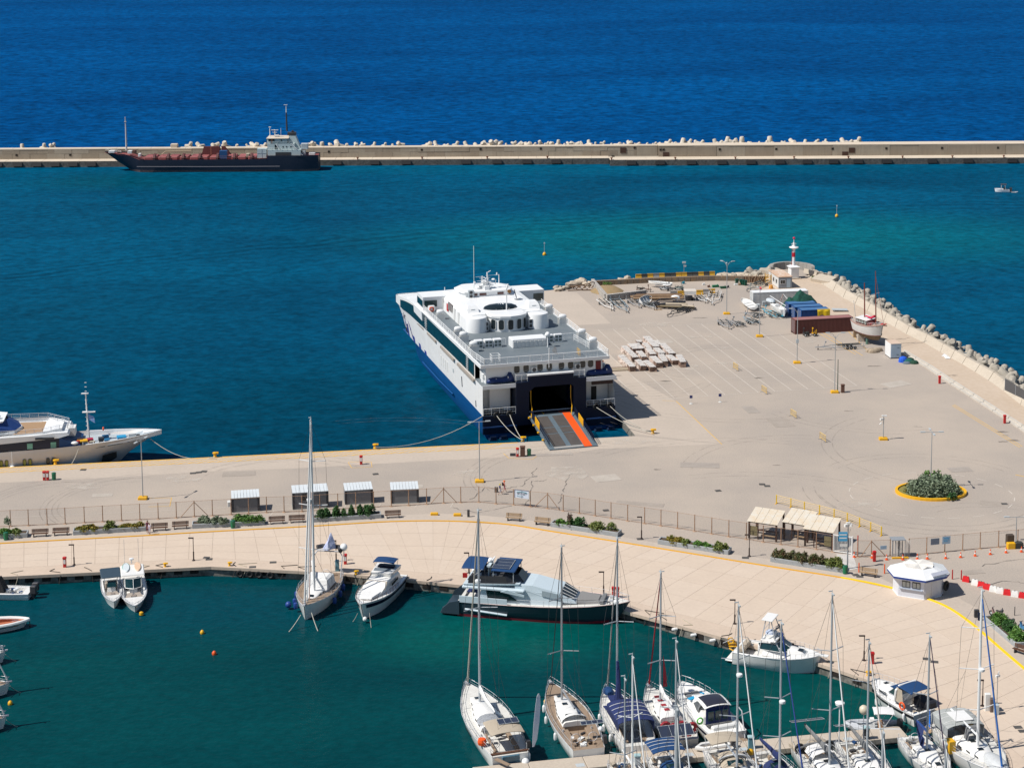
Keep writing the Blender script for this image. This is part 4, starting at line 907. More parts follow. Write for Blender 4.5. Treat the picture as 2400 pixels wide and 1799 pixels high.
# glazed band down the port side and its louvres; follows the curve of the bow
def port_x(y,z):
    a,_=plan(z)
    for k in range(len(a)-1):
        if a[k][1] <= y <= a[k+1][1]:t=(y-a[k][1])/max(1e-6,a[k+1][1]-a[k][1]);return a[k][0]+(a[k+1][0]-a[k][0])*t
    return a[-1][0]
def band_top(y):return 11.75 if y<45 else 11.75-(y-45)**2*.0058
def band_bot(y):return 9.25-.0*y if y<52 else 9.25-(y-52)*.04
ys=[5.4,9.0,10.6,19,27,33,38.6,40.4,45,50,54,58,60.5]
for k in range(len(ys)-1):
    y0,y1=ys[k]+.03,ys[k+1]-.03;rr_=[]
    louv=k in (1,6)
    for y in (y0,(y0+y1)/2,y1):
        t_,b_=band_top(y),band_bot(y);x_=port_x(y,10)
        rr_.append([(x_-.08,y,b_),(x_-.08,y,t_),(x_+.1,y,t_),(x_+.1,y,b_)])
    o=obj('side_window',MB().loft(rr_),GLASS if louv else GLASST,fer)
    if louv:
        for j in range(7):z=9.45+j*.32;obj('louvre_blade',MB().box(port_x(y0,z)-.16,port_x(y0,z)-.06,y0+.1,y1-.1,z,z+.07),GREYP,o)
# last, pointed pane at the bow
tp=[]
for y in (60.6,63.0,64.6,65.9):
    q=(65.9-y)/5.3;zt=9.2+1.25*q;zb=9.0-.1*q;x_=port_x(min(y,65.7),9.4);tp.append([(x_-.1,y,zb),(x_-.1,y,zt),(x_+.1,y,zt),(x_+.1,y,zb)])
obj('side_window',MB().loft(tp),GLASST,fer)
obj('starboard_window',MB().box(22.28,22.4,5,46,9.3,11.7),GLASST,fer)
# folded walkways along the side below the glass
for y0,y1 in ((4.5,16),(18.5,28.5),(32,39),(42,54)):
    w2=MB().box(-.22,.1,y0,y1,8.75,8.95).box(-.3,-.2,y0,y1,8.55,9.02);obj('folded_walkway',w2,mat('walkway_taupe',(.34,.30,.26),.7),fer)
# painted flashes on the bow and steps above the blue
PUR=mat('flash_purple',(.035,.022,.16),.4)
def deco(pts,nm='hull_flash',m=PUR):
    return obj(nm,MB().loft([[(port_x(y,z)-.05,y,z) for y,z in pts],[(port_x(y,z)+.03,y,z) for y,z in pts]]),m,fer)
deco([(64.3,8.4),(60.3,5.4),(60.0,5.9),(61.9,7.0),(61.4,7.3)]);deco([(58.6,6.8),(59.3,5.2),(56.0,5.0),(56.2,6.5),(57.6,6.0)]);deco([(55.5,7.3),(52.5,4.2),(52.4,4.9),(54.0,5.6),(53.4,6.0)])
for y in (57.4,52.2,47.2,42.5):deco([(y,3.95),(y-1.5,3.95),(y-1.2,5.3-.15*(57-y)*.3),(y+.3,5.3-.15*(57-y)*.3)],'hull_step',mat('step_blue',(.02,.035,.24),.4))
text_mesh('Jet',1.7,NAVY,fer,(port_x(58.2,7.4)-.1,58.6,7.55),(pi/2,0,-pi/2),'hull_lettering',shear=.3)
for k in range(4):deco([(29.5-k*1.6,5.2),(28.9-k*1.6,5.2),(28.9-k*1.6,7.0),(29.5-k*1.6,7.0)],'hull_marking',GREYW)
deco([(14.0,5.3),(13.6,5.3),(13.9,7.0),(14.3,7.0)],'draught_mark',NAVY);deco([(4.6,4.4),(4.2,4.4),(4.4,5.4),(4.7,5.4)],'draught_mark',NAVY);obj('hull_vent',MB().box(.05,.2,19.6,20.4,6.2,6.9),GREYP,fer)
obj('anchor_pocket',MB().box(port_x(58,4.8)-.06,port_x(58,4.8)+.3,56.8,59.0,4.4,5.3),BLACK,fer)
# rescue boats and davits
for x0,f in ((1.2,1),(18.3,1)):
    rr_=[]
    for t,a_,h_ in ((0,.25,.4),(.08,.55,.8),(.3,.7,.95),(.55,.72,.85),(.72,.75,1.0),(.8,.7,1.6),(.9,.65,1.5),(1,.35,.7)):
        rr_.append([(x0+t*4.6,1.3+a_*cos(b_)*1.1,9.1+max(0,.48*h_+h_*.6*sin(b_))) for b_ in [2*pi*k/10 for k in range(10)]])
    rbt=obj('rescue_boat',MB().loft(rr_),CANB if False else mat('boat_cover_blue',(.008,.03,.14),.45,dirt=.3,scale=2,bump=.4),fer,smooth=True)
    obj('cover_strap',MB().box(x0+3.4,x0+3.5,.5,2.1,9.9,10.2).box(x0+1.4,x0+1.5,.6,2.0,9.85,9.95),CANW,rbt)
for x0,x1 in ((1.0,4.4),(22.0,19.0)):
    dv=obj('davit',MB().tube([(x0,2.6,9.0),(x0,2.4,10.4),(x0+(x1-x0)*.35,2.0,11.3),(x1,1.4,11.9)],.2,6,.12).cyl(x0,2.7,9,10.1,.38,.32,10).boxc((x0-.1,2.2,10.2),(.5,.8,.6)),WHITE,fer)
    obj('davit_ram',MB().tube([(x0+(x1-x0)*.4,2.1,11.5),(x0+(x1-x0)*.85,1.6,12.0)],.13,6),mat('davit_red',(.55,.01,.04),.4),dv)
    obj('davit_hook',MB().tube([(x0+(x1-x0)*.1,2.3,11.0),(x0+(x1-x0)*.3,2.1,11.3)],.16,6),ORANGE,dv)
obj('bay_deck_gear',MB().boxc((3.2,1.9,4.3),(1.8,.8,.6)).tube([(4.6,2.4,4.1),(4.6,2.4,6.0)],.1,5).boxc((19.6,1.6,4.3),(2.0,.7,.6)),DARK,fer)
# mooring lines
ROPE=mat('mooring_rope',(.46,.44,.38),.9)
fm4=Matrix.Translation(FO) @ Matrix.Rotation(FH,4,'Z')
def rope_thing(a,b,label,sag=.6,r=.06):return tag(obj('mooring_rope',rope(a,b,sag,r),ROPE),label,'rope')
bol=at(1225,1031,.4)
rope_thing(fm4 @ Vector((2.4,-.5,4.0)),bol,'pale mooring rope from ferry port stern to the yellow bollard, left of the pair',.5)
rope_thing(fm4 @ Vector((4.6,-.5,4.0)),bol,'pale mooring rope from ferry port stern to the yellow bollard, steeper of the pair',.4)
rope_thing(fm4 @ Vector((.2,-.3,4.2)),at(879,1048,.4),'long pale mooring rope running from the ferry port corner far left along the quay',1.5)
b2=at(1530,1014,.4)
rope_thing(fm4 @ Vector((19.6,-.5,4.0)),b2,'pale mooring rope from the ferry starboard stern to the right hand bollard, lower one',.5)
rope_thing(fm4 @ Vector((22.0,-.5,4.0)),at(1500,1000,.3),'pale mooring rope from the ferry starboard stern to the quay corner, upper one',.4)
# ================================================================ BOATS
SAIL_P=[(0,.74),(.06,.80),(.18,.90),(.32,.98),(.45,1),(.58,.95),(.70,.80),(.81,.58),(.90,.34),(.96,.15),(1,.015)]
MOT_P=[(0,.90),(.1,.94),(.25,.99),(.45,1),(.6,.96),(.72,.84),(.82,.66),(.90,.44),(.96,.22),(1,.02)]
def prof_at(P,t):
    for k in range(len(P)-1):
        if P[k][0] <= t <= P[k+1][0]:return P[k][1]+(P[k+1][1]-P[k][1])*(t-P[k][0])/(P[k+1][0]-P[k][0])
    return P[-1][1]
def lerp(a,b,t):return a+(b-a)*t
def frame(bow,stern,z=-.2):
    b,s=at(bow[0],bow[1],z),at(stern[0],stern[1],z);d=b-s
    return Vector((s.x,s.y,WL)),atan2(-d.x,d.y),d.length
def sheer(t,f0,f1):return f0+(f1-f0)*(t**1.8)
def hull(T,L,B,f0,f1,P,hm,dm,stripe=None,boot=None,cock=(.06,.30,.30),depth=.5,rake=.05,flare=.88,chine=True,toe=STEEL):
    rings=[]
    for t,b in P:
        b *= B/2;zs=sheer(t,f0,f1);y=t*L;yk=y-L*rake*max(0,(t-.7)/.3)
        rings.append([(-b,y,zs),(-b*lerp(.985,flare,t),y-(y-yk)*.35,zs*.55),(-b*lerp(.93,flare*.72,t),y-(y-yk)*.8,.05),(-b*.6,yk,-.45),(0,yk,-.7),(b*.6,yk,-.45),(b*lerp(.93,flare*.72,t),y-(y-yk)*.8,.05),(b*lerp(.985,flare,t),y-(y-yk)*.35,zs*.55),(b,y,zs)])
    mb=MB().loft(rings,False,False);n=9
    mb.add([rings[0][k] for k in range(n)],[tuple(range(n))])
    h=obj('hull',mb,hm,T,smooth=True)
    if stripe:
        for s in (-1,1):
            r=[]
            for t,b in P[:-1]:
                b *= B/2;zs=sheer(t,f0,f1);x1=b*lerp(.995,.96,t)
                r.append([(s*(b*1.0+.025),t*L,zs*.90),(s*(b*lerp(.99,flare+.04,t)+.03),t*L-L*rake*max(0,(t-.7)/.3)*.25,zs*.66)])
            obj('hull_stripe',MB().loft(r,False,False),stripe,h)
    # deck with the cockpit well
    t0,t1,cw=cock;cwx=cw*B;st=sorted(set([p[0] for p in P]+[t0,t1]));secs=[]
    for t in st:
        b=prof_at(P,t)*B/2;z=sheer(t,f0,f1)-.04;cx=min(cwx,b*.92)
        inn=t0<t<t1
        def sec(d):return [(-b*.99,t*L,z),(-cx,t*L,z+.03),(-cx*.98,t*L,z+.03-d),(cx*.98,t*L,z+.03-d),(cx,t*L,z+.03),(b*.99,t*L,z)]
        if abs(t-t0)<1e-9:secs+=[sec(0),sec(depth)]
        elif abs(t-t1)<1e-9:secs+=[sec(depth),sec(0)]
        else:secs.append(sec(depth if inn else 0))
    obj('deck',MB().loft(secs,False,False),dm,T)
    if toe:
        for s in (-1,1):obj('toe_rail',MB().tube([(s*prof_at(P,t)*B/2,t*L,sheer(t,f0,f1)+.03) for t,_ in P],.045,4),toe,T)
    return h
def rails(T,L,B,f0,f1,P,t0=.03,t1=.97,h=.62,m=STEEL,pulpit=True):
    mb=MB();
    for s in (-1,1):
        ts=[t0+(t1-t0)*k/8 for k in range(9)]
        pts=[Vector((s*prof_at(P,t)*B/2*.97,t*L,sheer(t,f0,f1))) for t in ts]
        up=Vector((0,0,h))
        mb.tube([p+up for p in pts],.022,4);mb.tube([p+up*.5 for p in pts],.014,3)
        for p in pts:mb.tube([p,p+up],.024,4)
    if pulpit:
        z=f1+h;mb.tube([(-prof_at(P,.93)*B/2,.93*L,z-.02),(0,L*1.0,z+.05),(prof_at(P,.93)*B/2,.93*L,z-.02)],.03,4)
    obj('guard_rail',mb,m,T)
def coach(T,L,y0,y1,w0,w1,z,h,m,win=3,hatch=3,wm=None):
    rings=[]
    for y,w_,hh in ((y0,w0,h),(y0+.1,w0,h),(lerp(y0,y1,.35),w0*1.0,h),(lerp(y0,y1,.7),lerp(w0,w1,.55),h*.85),(lerp(y0,y1,.93),w1*1.1,h*.5),(y1,w1,.03)):
        rings.append([(-w_/2,y,z-.05),(-w_/2*.94,y,z+hh*.6),(-w_/2*.78,y,z+hh),(0,y,z+hh*1.1),(w_/2*.78,y,z+hh),(w_/2*.94,y,z+hh*.6),(w_/2,y,z-.05)])
    c=obj('coachroof',MB().loft(rings,False,False).add(rings[0],[tuple(range(7))]),m,T,smooth=True)
    for k in range(win):
        t=.12+k*.62/max(1,win-1) if win>1 else .3;y=lerp(y0,y1,t);w_=w0 if t<.35 else lerp(w0,w1,(t-.35)/.35*.55)
        for s in (-1,1):obj('side_window',MB().boxc((s*w_/2*.965,y,z+h*.42),(.05,.62,h*.36),s*(.0 if t<.35 else .12)),GLASS,c)
    for k in range(hatch):
        t=.28+k*.6/max(1,hatch-1) if hatch>1 else .6;y=lerp(y0,y1,t)
        zz=z+h*(1.12 if t<.4 else (1.0 if t<.75 else .7))
        obj('hatch',MB().boxc((0,y,zz+.02),(.55,.5,.07),0,0,0 if t<.6 else -.1),wm or GLASS,c)
    return c
def canopy(T,name,y0,y1,wd,z,m,arch=.35,sides=0.0,frame=True,tilt=0.0,seam=None,n=9,nseg=4):
    rings=[]
    for j in range(nseg+1):
        y=lerp(y0,y1,j/nseg);dz=tilt*(j/nseg)-.10*abs(2*j/nseg-1)**2
        top=[(wd/2*sin(a),y,z+dz-arch*(1-cos(a*1.0))/1.0) for a in [(-1+2*k/(n-1))*1.25 for k in range(n)]]
        if sides:top=[(top[0][0],y,top[0][2]-sides)]+top+[(top[-1][0],y,top[-1][2]-sides)]
        rings.append(top+[(p[0]*.98,p[1],p[2]-.05) for p in top[::-1]])
    c=obj(name,MB().loft(rings),m,T,smooth=True)
    if frame:
        f=MB()
        for y in (y0+.1,y1-.1):
            for s in (-1,1):f.tube([(s*wd/2*.93,y,z-arch*.65),(s*wd/2*.95,(y0+y1)/2,z-1.7)],.03,4)
        obj('canopy_frame',f,STEEL,c)
    if seam:
        for j in range(1,nseg):
            y=lerp(y0,y1,j/nseg);dz=tilt*(j/nseg)-.10*abs(2*j/nseg-1)**2
            obj('canopy_seam',MB().tube([(wd/2*sin(a)*1.0,y,z+dz+.02-arch*(1-cos(a))) for a in [(-1+2*k/8)*1.2 for k in range(9)]],.03,4),seam,c)
    return c
def sprayhood(T,y,wd,z,m,h=.75,d=1.1,win=True):
    rings=[]
    for yy,hh,ww in ((y,h,1.0),(y+d*.45,h*.98,.98),(y+d*.85,h*.5,.9),(y+d,.05,.82)):
        rings.append([(wd/2*ww*sin(a)*1.02,yy,z+hh*max(0,cos(a))) for a in [(-1+2*k/8)*pi/2 for k in range(9)]])
    s=obj('sprayhood',MB().loft(rings,False,False),m,T,smooth=True)
    if win:obj('hood_window',MB().add([(-wd*.3,y+d*.55,z+h*.90),(wd*.3,y+d*.55,z+h*.90),(wd*.3,y+d*.87,z+h*.42),(-wd*.3,y+d*.87,z+h*.42)],[(0,1,2,3)]),GLASST,s)
def rig(T,L,B,f0,f1,P,ymast,H,mastm=ALU,spr=2,boomlen=None,cover=None,genoa=ALUW,gx=.09,radar=None,zb=1.6,stays=True,swept=-.12,furl_top=.95,boomang=0.0,mr=.13):
    zd=sheer(ymast/L,f0,f1)
    m=obj('mast',MB().tube([(0,ymast,zd-.1),(0,ymast,zd+(H-zd)*.5),(0,ymast,H)],mr,8,mr*.75),mastm,T)
    hw=B*.42
    lv=[zd+(H-zd)*(k+1)/(spr+1.0)*1.02 for k in range(spr)]
    for z in lv:
        w_=hw*(1-.25*(z/H));obj('spreader',MB().tube([(-w_,ymast+swept*2.0,z+.05),(0,ymast,z),(w_,ymast+swept*2.0,z+.05)],.06,5,.05),mastm,m)
    obj('masthead_gear',MB().tube([(0,ymast,H),(0,ymast,H+.5)],.03,4).boxc((0,ymast+.15,H+.1),(.12,.6,.12)).boxc((.15,ymast-.2,H+.3),(.35,.1,.08)),GREYP,m)
    if boomlen:
        e=(sin(boomang)*boomlen,ymast-cos(boomang)*boomlen,zd+zb+.15)
        b=obj('boom',MB().tube([(0,ymast-.1,zd+zb),e],.11,6),mastm,T)
        if cover:
            r=[]
            for t,a_,c_ in ((0,.16,.75),(.12,.19,.55),(.45,.17,.36),(.85,.12,.24),(1,.08,.14)):
                c0=Vector((0,ymast-.1,zd+zb)).lerp(Vector(e),t);sg=(.05*sin(t*9))
                r.append([(c0.x+a_*cos(q)+sg,c0.y,c0.z+.04+(c_ if sin(q)>0 else .2)*sin(q)) for q in [2*pi*k/8 for k in range(8)]])
            obj('sail_cover',MB().loft(r),cover,b,smooth=True)
    if genoa:
        top=Vector((0,ymast+.15,zd+(H-zd)*furl_top));bt=Vector((0,L*.975,f1+.35));
        g=obj('furled_sail',MB().tube([bt,bt.lerp(top,.04),bt.lerp(top,.3),bt.lerp(top,.7),bt.lerp(top,.96),top],gx*1.25,7,gx*.55),genoa,T)
    if stays:
        s_=MB();q=.018
        for sx in (-1,1):
            base=(sx*prof_at(P,(ymast-.3)/L)*B/2*.95,ymast-.4,zd)
            pts=[base]+[(sx*hw*(1-.25*(z/H)),ymast+swept*2,z+.05) for z in lv]+[(0,ymast,H-.2)]
            s_.tube(pts,q,3);s_.tube([base,(0,ymast,lv[0]-.1)],q,3)
            s_.tube([(sx*B*.2,.3,f0),(0,ymast*.55,H*.42+1),(0,ymast,H)],q*.8,3)
        s_.tube([(0,L*.99,f1),(0,ymast,H)],q,3)
        obj('rigging',s_,DARK,T)
    if radar:obj('radar_dome',MB().lathe([(0,-.16),(.3,-.13),(.33,0),(.3,.13),(0,.18)],10,(0,ymast+.42,radar)).boxc((0,ymast+.2,radar-.2),(.12,.4,.06)),WHITE,m,smooth=True)
    return m
def fenders(T,L,B,f0,P,spec,m=WHITE,r=.17):
    fm_=MB().lathe([(0,-.42),(r*.8,-.36),(r,-.2),(r,.2),(r*.8,.36),(.03,.45),(.02,.9)],9)
    for s,t in spec:
        obj('fender',fm_,m,T,smooth=True,loc=(s*(prof_at(P,t)*B/2*.98+r),t*L,f0*.55))
def wheel(T,x,y,z,r=.5):obj('steering_wheel',torus(r,.035,14,4),STEEL,T,loc=(x,y,z))
def solar(T,c,w_,d,rx=.0,nrow=3,rz=0):
    s=obj('solar_panel',MB().boxc((0,0,0),(w_,d,.05)),SOLAR,T,loc=c);s.rotation_euler=(rx,0,rz)
    g=MB()
    for k in range(nrow+1):x=-w_/2+w_*k/nrow;g.box(x-.015,x+.015,-d/2,d/2,.025,.035)
    g.box(-w_/2,w_/2,-d/2-.02,-d/2+.02,.0,.04).box(-w_/2,w_/2,d/2-.02,d/2+.02,.0,.04);obj('panel_frame',g,GREYP,s)
def winch(T,L,B,y,z):
    for s in (-1,1):obj('winch',MB().cyl(s*B*.34,y,z,z+.22,.11,.08,8),STEEL,T)
def clutter(T,n,x0,x1,y0,y1,z,seed,mats_=None):
    q=random.Random(seed);mats_=mats_ or [GREYW,CANB,DARK,TEAK,CANT,WHITE2]
    for k in range(n):
        m_=q.choice(mats_);s=(q.uniform(.2,.6),q.uniform(.2,.7),q.uniform(.1,.35));obj('deck_gear',MB().boxc((q.uniform(x0,x1),q.uniform(y0,y1),z+s[2]/2),s,q.uniform(0,3)),m_,T)
DECKW=mat('deck_offwhite',(.66,.65,.61),.6,dirt=.2,scale=.9,fine=4)
def sailboat(name,label,bow,stern,B,mast_px,top_py,deckm=None,f0=1.15,f1=1.45,hm=WHITE2,group='sailing yachts in the marina',rail=True,cabin=(.33,.80),P=SAIL_P,cock=(.05,.33,.27),**kw):
    O_,rz,L=frame(bow,stern)
    T=thing(name,label,'sailing yacht',O_,rz,group)
    hull(T,L,B,f0,f1,P,hm,deckm or DECKW,kw.get('stripe'),cock=cock)
    M_=Matrix.Translation(O_) @ Matrix.Rotation(rz,4,'Z');Mi=M_.inverted()
    mp=Mi @ at(mast_px[0],mast_px[1],-.1);ym=min(max(mp.y,L*.45),L*.68)
    if kw.get('ymast'):ym=kw['ymast']*L
    H=top_z(M_ @ Vector((0,ym,1.2)),top_py)-WL
    if kw.get('coach',True):coach(T,L,cabin[0]*L,cabin[1]*L,B*.60,B*.22,f0+.12,.45,kw.get('cm',WHITE2),kw.get('win',4),kw.get('hatch',3),kw.get('hatchm'))
    rig(T,L,B,f0,f1,P,ym,H,kw.get('mastm',ALU),kw.get('spr',2),kw.get('boom',L*.33),kw.get('cover'),kw.get('genoa',ALUW),kw.get('gx',.09)*.85,(f0+(H-f0)*kw['radar']) if kw.get('radar') else None,swept=kw.get('swept',-.35),mr=kw.get('mr',.13),furl_top=kw.get('ftop',.95))
    if rail:rails(T,L,B,f0,f1,P)
    z=f0+.1
    for s in (-1,1):obj('cockpit_seat',MB().bbox(s*B*.25-.25 if s>0 else s*B*.25-.25,s*B*.25+.25,L*.08,L*.31,f0-.42,f0-.02,.04),kw.get('seat',TEAK),T)
    if kw.get('wheels',1)==2:wheel(T,-B*.2,L*.11,z+.35);wheel(T,B*.2,L*.11,z+.35)
    else:wheel(T,0,L*.12,z+.35)
    winch(T,L,B,L*.28,f0);
    if kw.get('hood',None) is not None:sprayhood(T,L*.345,B*.62,f0+.45,kw['hood'])
    if kw.get('bimini'):canopy(T,'bimini',L*kw.get('bim0',.05),L*kw.get('bim1',.24),B*kw.get('bimw',.74),f0+2.15,kw['bimini'],seam=kw.get('seam'))
    if kw.get('fend'):fenders(T,L,B,f0,P,kw['fend'],kw.get('fm',WHITE))
    clutter(T,kw.get('clut',5),-B*.3,B*.3,L*.04,L*.3,f0-.1,hash(label) % 1000 if False else len(label)*7)
    obj('anchor_roller',MB().boxc((0,L*.985,f1+.12),(.28,.8,.16)),STEEL,T)
    return T,L,H,ym
TK=TEAK
# ---- the four yachts on the north side of the pontoon
T,L,H,ym=sailboat('sailing_yacht','big white sailing yacht with beige bimini, stern to the viewer, furthest left by the pontoon',(1094,1612),(1196,1776),5.2,(1133.6,1655.6),1199,win=5,hatch=2,cover=CANW,bimini=CANT,genoa=mat('furled_cream',(.45,.42,.36),.8),gx=.12,wheels=2,radar=.64,fend=[(1,.02)],spr=1,f0=1.5,f1=1.75,mr=.15,boom=6.0)
solar(T,(.6,L*.17,3.75),2.2,1.0,.1)
obj('screen_cover',MB().cap_ellipse((-.1,L*.40,2.0),1.55,1.6,.35,14),mat('silver_cover',(.36,.38,.41),.35,dirt=.5,scale=3,bump=.5),T,smooth=True)
obj('transom_platform',MB().bbox(-.9,1.0,-.15,.1,.25,1.45,.05),mat('glass_transom',(.10,.20,.27),.2,dirt=.5,scale=2),T);obj('passerelle',MB().boxc((-1.1,-.9,1.3),(.45,1.9,.08),.5),TEAK,T)
obj('teak_step',MB().box(-1.9,2.1,.25,.6,1.45,1.62),WOOD,T);fl=obj('sail_banner',MB().loft([[(2.5+dx,.35,z),(2.5+dx+w_,.38,z),(2.5+dx+w_,.42,z),(2.5+dx,.39,z)] for z,dx,w_ in ((1.8,0,.2),(2.6,.02,.5),(4.4,.15,.62),(6.2,.35,.55),(7.2,.5,.38),(7.5,.65,.1))]),mat('banner_white_blue',(.80,.80,.83),.6,dirt=.18,scale=.8,dirtcol=(.15,.25,.65)),T)
obj('lifebuoy',MB().lathe([(.1,-.35),(.42,-.3),(.48,0),(.4,.3),(.1,.35)],10,(-2.25,L*.16,1.95)),ORANGE,T);obj('round_fender',MB().ball((1.5,-.45,.7),.42,10),WHITE,T,smooth=True);obj('round_fender',MB().ball((-.9,-.25,.5),.2,8),CANT,T)
for s in (-1,1):obj('hull_window',MB().boxc((s*2.56,L*.42,1.0),(.05,2.2,.18)),GLASS,T)
obj('outboard_motor',MB().boxc((2.2,.9,2.0),(.4,.5,.7)),DARK,T)
T,L,H,ym=sailboat('sailing_yacht','white sailing yacht with teak decks, liferaft under the boom and small solar panel aft',(1289.5,1608.7),(1380,1760.5),4.6,(1319,1644.7),1283,deckm=TEAK,win=6,hatch=3,mastm=mat('mast_dull',(.36,.37,.39),.45,metal=.4),hood=CANW,fend=[(-1,.30),(-1,.55),(-1,.72),(1,.45),(1,.2)],gx=.05,genoa=DARK,clut=9,f0=1.4,f1=1.7,wheels=2)
solar(T,(1.0,L*.15,3.1),2.4,.5,.35,4);obj('raft_bag',MB().cap_ellipse((0,L*.43,2.0),1.1,.9,.35,12),CANW,T,smooth=True);obj('swim_step',MB().box(-1.1,1.1,-.4,.2,.35,.45),WHITE2,T);obj('outboard_motor',MB().boxc((1.9,.6,2.0),(.4,.5,.8)),DARK,T);obj('ball_fender',MB().ball((1.7,1.5,2.7),.28,8),WHITE,T)
T,L,H,ym=sailboat('sailing_yacht','white sailing yacht under a big navy cockpit tent, right of the teak decked one',(1422.5,1618),(1500,1752),4.6,(1450.7,1651),1264,win=0,hatch=2,spr=1,radar=.62,gx=.10,genoa=mat('furled_grey',(.30,.29,.28),.8),fend=[(-1,.42),(-1,.6),(-1,.25),(1,.5)],f0=1.4,f1=1.6,boom=None,clut=4)
canopy(T,'cockpit_tent',L*.10,L*.46,4.1,3.7,CANN,.55,.9,False,seam=CANW,nseg=5);obj('deck_cover',MB().boxc((0,L*.70,2.1),(1.6,1.6,.12)),CANN,T);obj('sail_bag',MB().tube([(0,ym-.3,2.2),(.05,ym-.4,4.2),(0,ym-.2,6.6)],.38,7,.16),CANN,T);obj('bow_sail_bag',MB().cap_ellipse((-.2,L*.9,1.6),.6,.9,.5,10),CANB,T);obj('deck_cover',MB().boxc((-1.3,L*.55,1.95),(.8,1.8,.1),.1),CANN,T)
T,L,H,ym=sailboat('sailing_yacht','cream sailing yacht with dark red furled jib and red cockpit cushions',(1519.4,1614.6),(1603,1737),4.3,(1554.6,1652.6),1343,win=4,hatch=4,hatchm=CANR,spr=2,gx=.10,genoa=CANR,hm=mat('cream_gelcoat',(.74,.69,.60),.3),seat=CANR,fend=[(1,.35)],f0=1.3,f1=1.55,clut=4,cover=CANW)
for x,y in ((-1.4,.16),(-.6,.12),(.3,.14),(1.3,.10)):obj('red_cushion',torus(.42,.22,10,6),CANR,T,loc=(x,L*y,1.95))
obj('hatch_cover',MB().boxc((.9,L*.6,1.75),(.6,.35,.06)),CANR,T);solar(T,(-1.0,-.3,2.6),3.6,1.5,.4,3);obj('pennant',MB().loft([[(.15,ym-.5,z),(.15+w_,ym-.5,z)] for z,w_ in ((3.6,.5),(5.5,.3),(7.2,.02))],False,False),CANR,T)
# ---- the big white cutter by the quay, bows to the viewer
T,L,H,ym=sailboat('sailing_yacht','tall white sailing yacht with teak decks and blue fenders, moored stern to the promenade',(713,1436),(772,1347),5.1,(733,1398),985,deckm=TEAK,win=5,hatch=2,mastm=ALUW,cover=None,boom=None,gx=.13,genoa=ALUW,f0=1.5,f1=2.0,spr=3,swept=-.2,cabin=(.30,.78),mr=.17,clut=3)
obj('deckhouse',MB().loft([[(-1.75,L*.30,1.7),(1.75,L*.30,1.7),(1.5,L*.55,1.7),(-1.5,L*.55,1.7)],[(-1.6,L*.31,2.9),(1.6,L*.31,2.9),(1.3,L*.50,2.9),(-1.3,L*.50,2.9)],[(-1.2,L*.33,3.1),(1.2,L*.33,3.1),(1.0,L*.48,3.1),(-1.0,L*.48,3.1)]]),CANW,T)
obj('second_furled_sail',MB().tube([(0,L*.88,2.0),(0,ym+.3,H*.8)],.10,6),ALUW,T);obj('third_furled_sail',MB().tube([(0,L*.80,2.0),(0,ym+.2,H*.62)],.09,6),CANR if False else mat('furled_pinkish',(.55,.45,.42),.8),T)
obj('boom',MB().tube([(0,ym-.2,3.4),(1.6,ym-5.2,3.9)],.13,6),ALUW,T);obj('radar_dome',MB().lathe([(0,-.2),(.34,-.15),(.36,.1),(0,.2)],10,(.3,ym+.3,H*.58)),WHITE,T)
for s in (-1,1):obj('stern_arch',MB().tube([(s*1.9,1.6,1.5),(s*1.9,.5,3.9),(s*1.5,.1,4.4)],.08,6),STEEL,T)
obj('arch_bar',MB().tube([(-1.5,.1,4.4),(1.5,.1,4.4)],.08,6),STEEL,T);tn=obj('tender',MB().tube([(-1.7,.6,4.7),(-1.2,-.5,4.8),(1.0,-.6,4.8),(1.6,-.1,4.8)],.3,8),DARK,T)
obj('tender_cover',MB().loft([[(x-.9,-.2,4.7),(x-.3,-.9,4.7),(x+.6,-.9,4.7),(x+.8,.5,4.7),(x,.7,4.7)] for x in (0,)][0:1]+[[(-.8,-.1,5.6),(-.3,-.6,5.8),(.3,-.5,5.6),(.5,.3,5.2),(0,.4,5.7)],[(-.45,0,6.4),(-.3,-.1,6.9),(-.1,-.1,6.6),(0,.1,5.9),(-.2,.1,6.5)]]),mat('white_blue_cloth',(.66,.68,.78),.8,dirt=.5,scale=2.5,dirtcol=(.25,.3,.6)),tn)
obj('satellite_dome',MB().ball((-2.0,0.0,5.0),.5,12).cyl(-2.0,0,3.2,4.6,.06),WHITE,T,smooth=True)
BF=mat('blue_fender',(.01,.05,.24),.5);fenders(T,L,5.1,1.5,SAIL_P,[(-1,.25),(-1,.42),(-1,.6),(1,.3),(1,.5),(1,.68),(1,.78)],BF,.27)
obj('blue_ball_fender',MB().ball((3.0,L*.72,.6),.42,10),BF,T,smooth=True)
# anchor lines
for a,b,nm in ((at(705,1440,.3),at(677,1480,WL),'left'),(at(730,1435,.2),at(745,1478,WL),'right')):
    tag(obj('mooring_line',rope(a,b,.1,.05),ROPE),'pale mooring line %s of the tall yacht bow, entering the water' % nm,'rope')
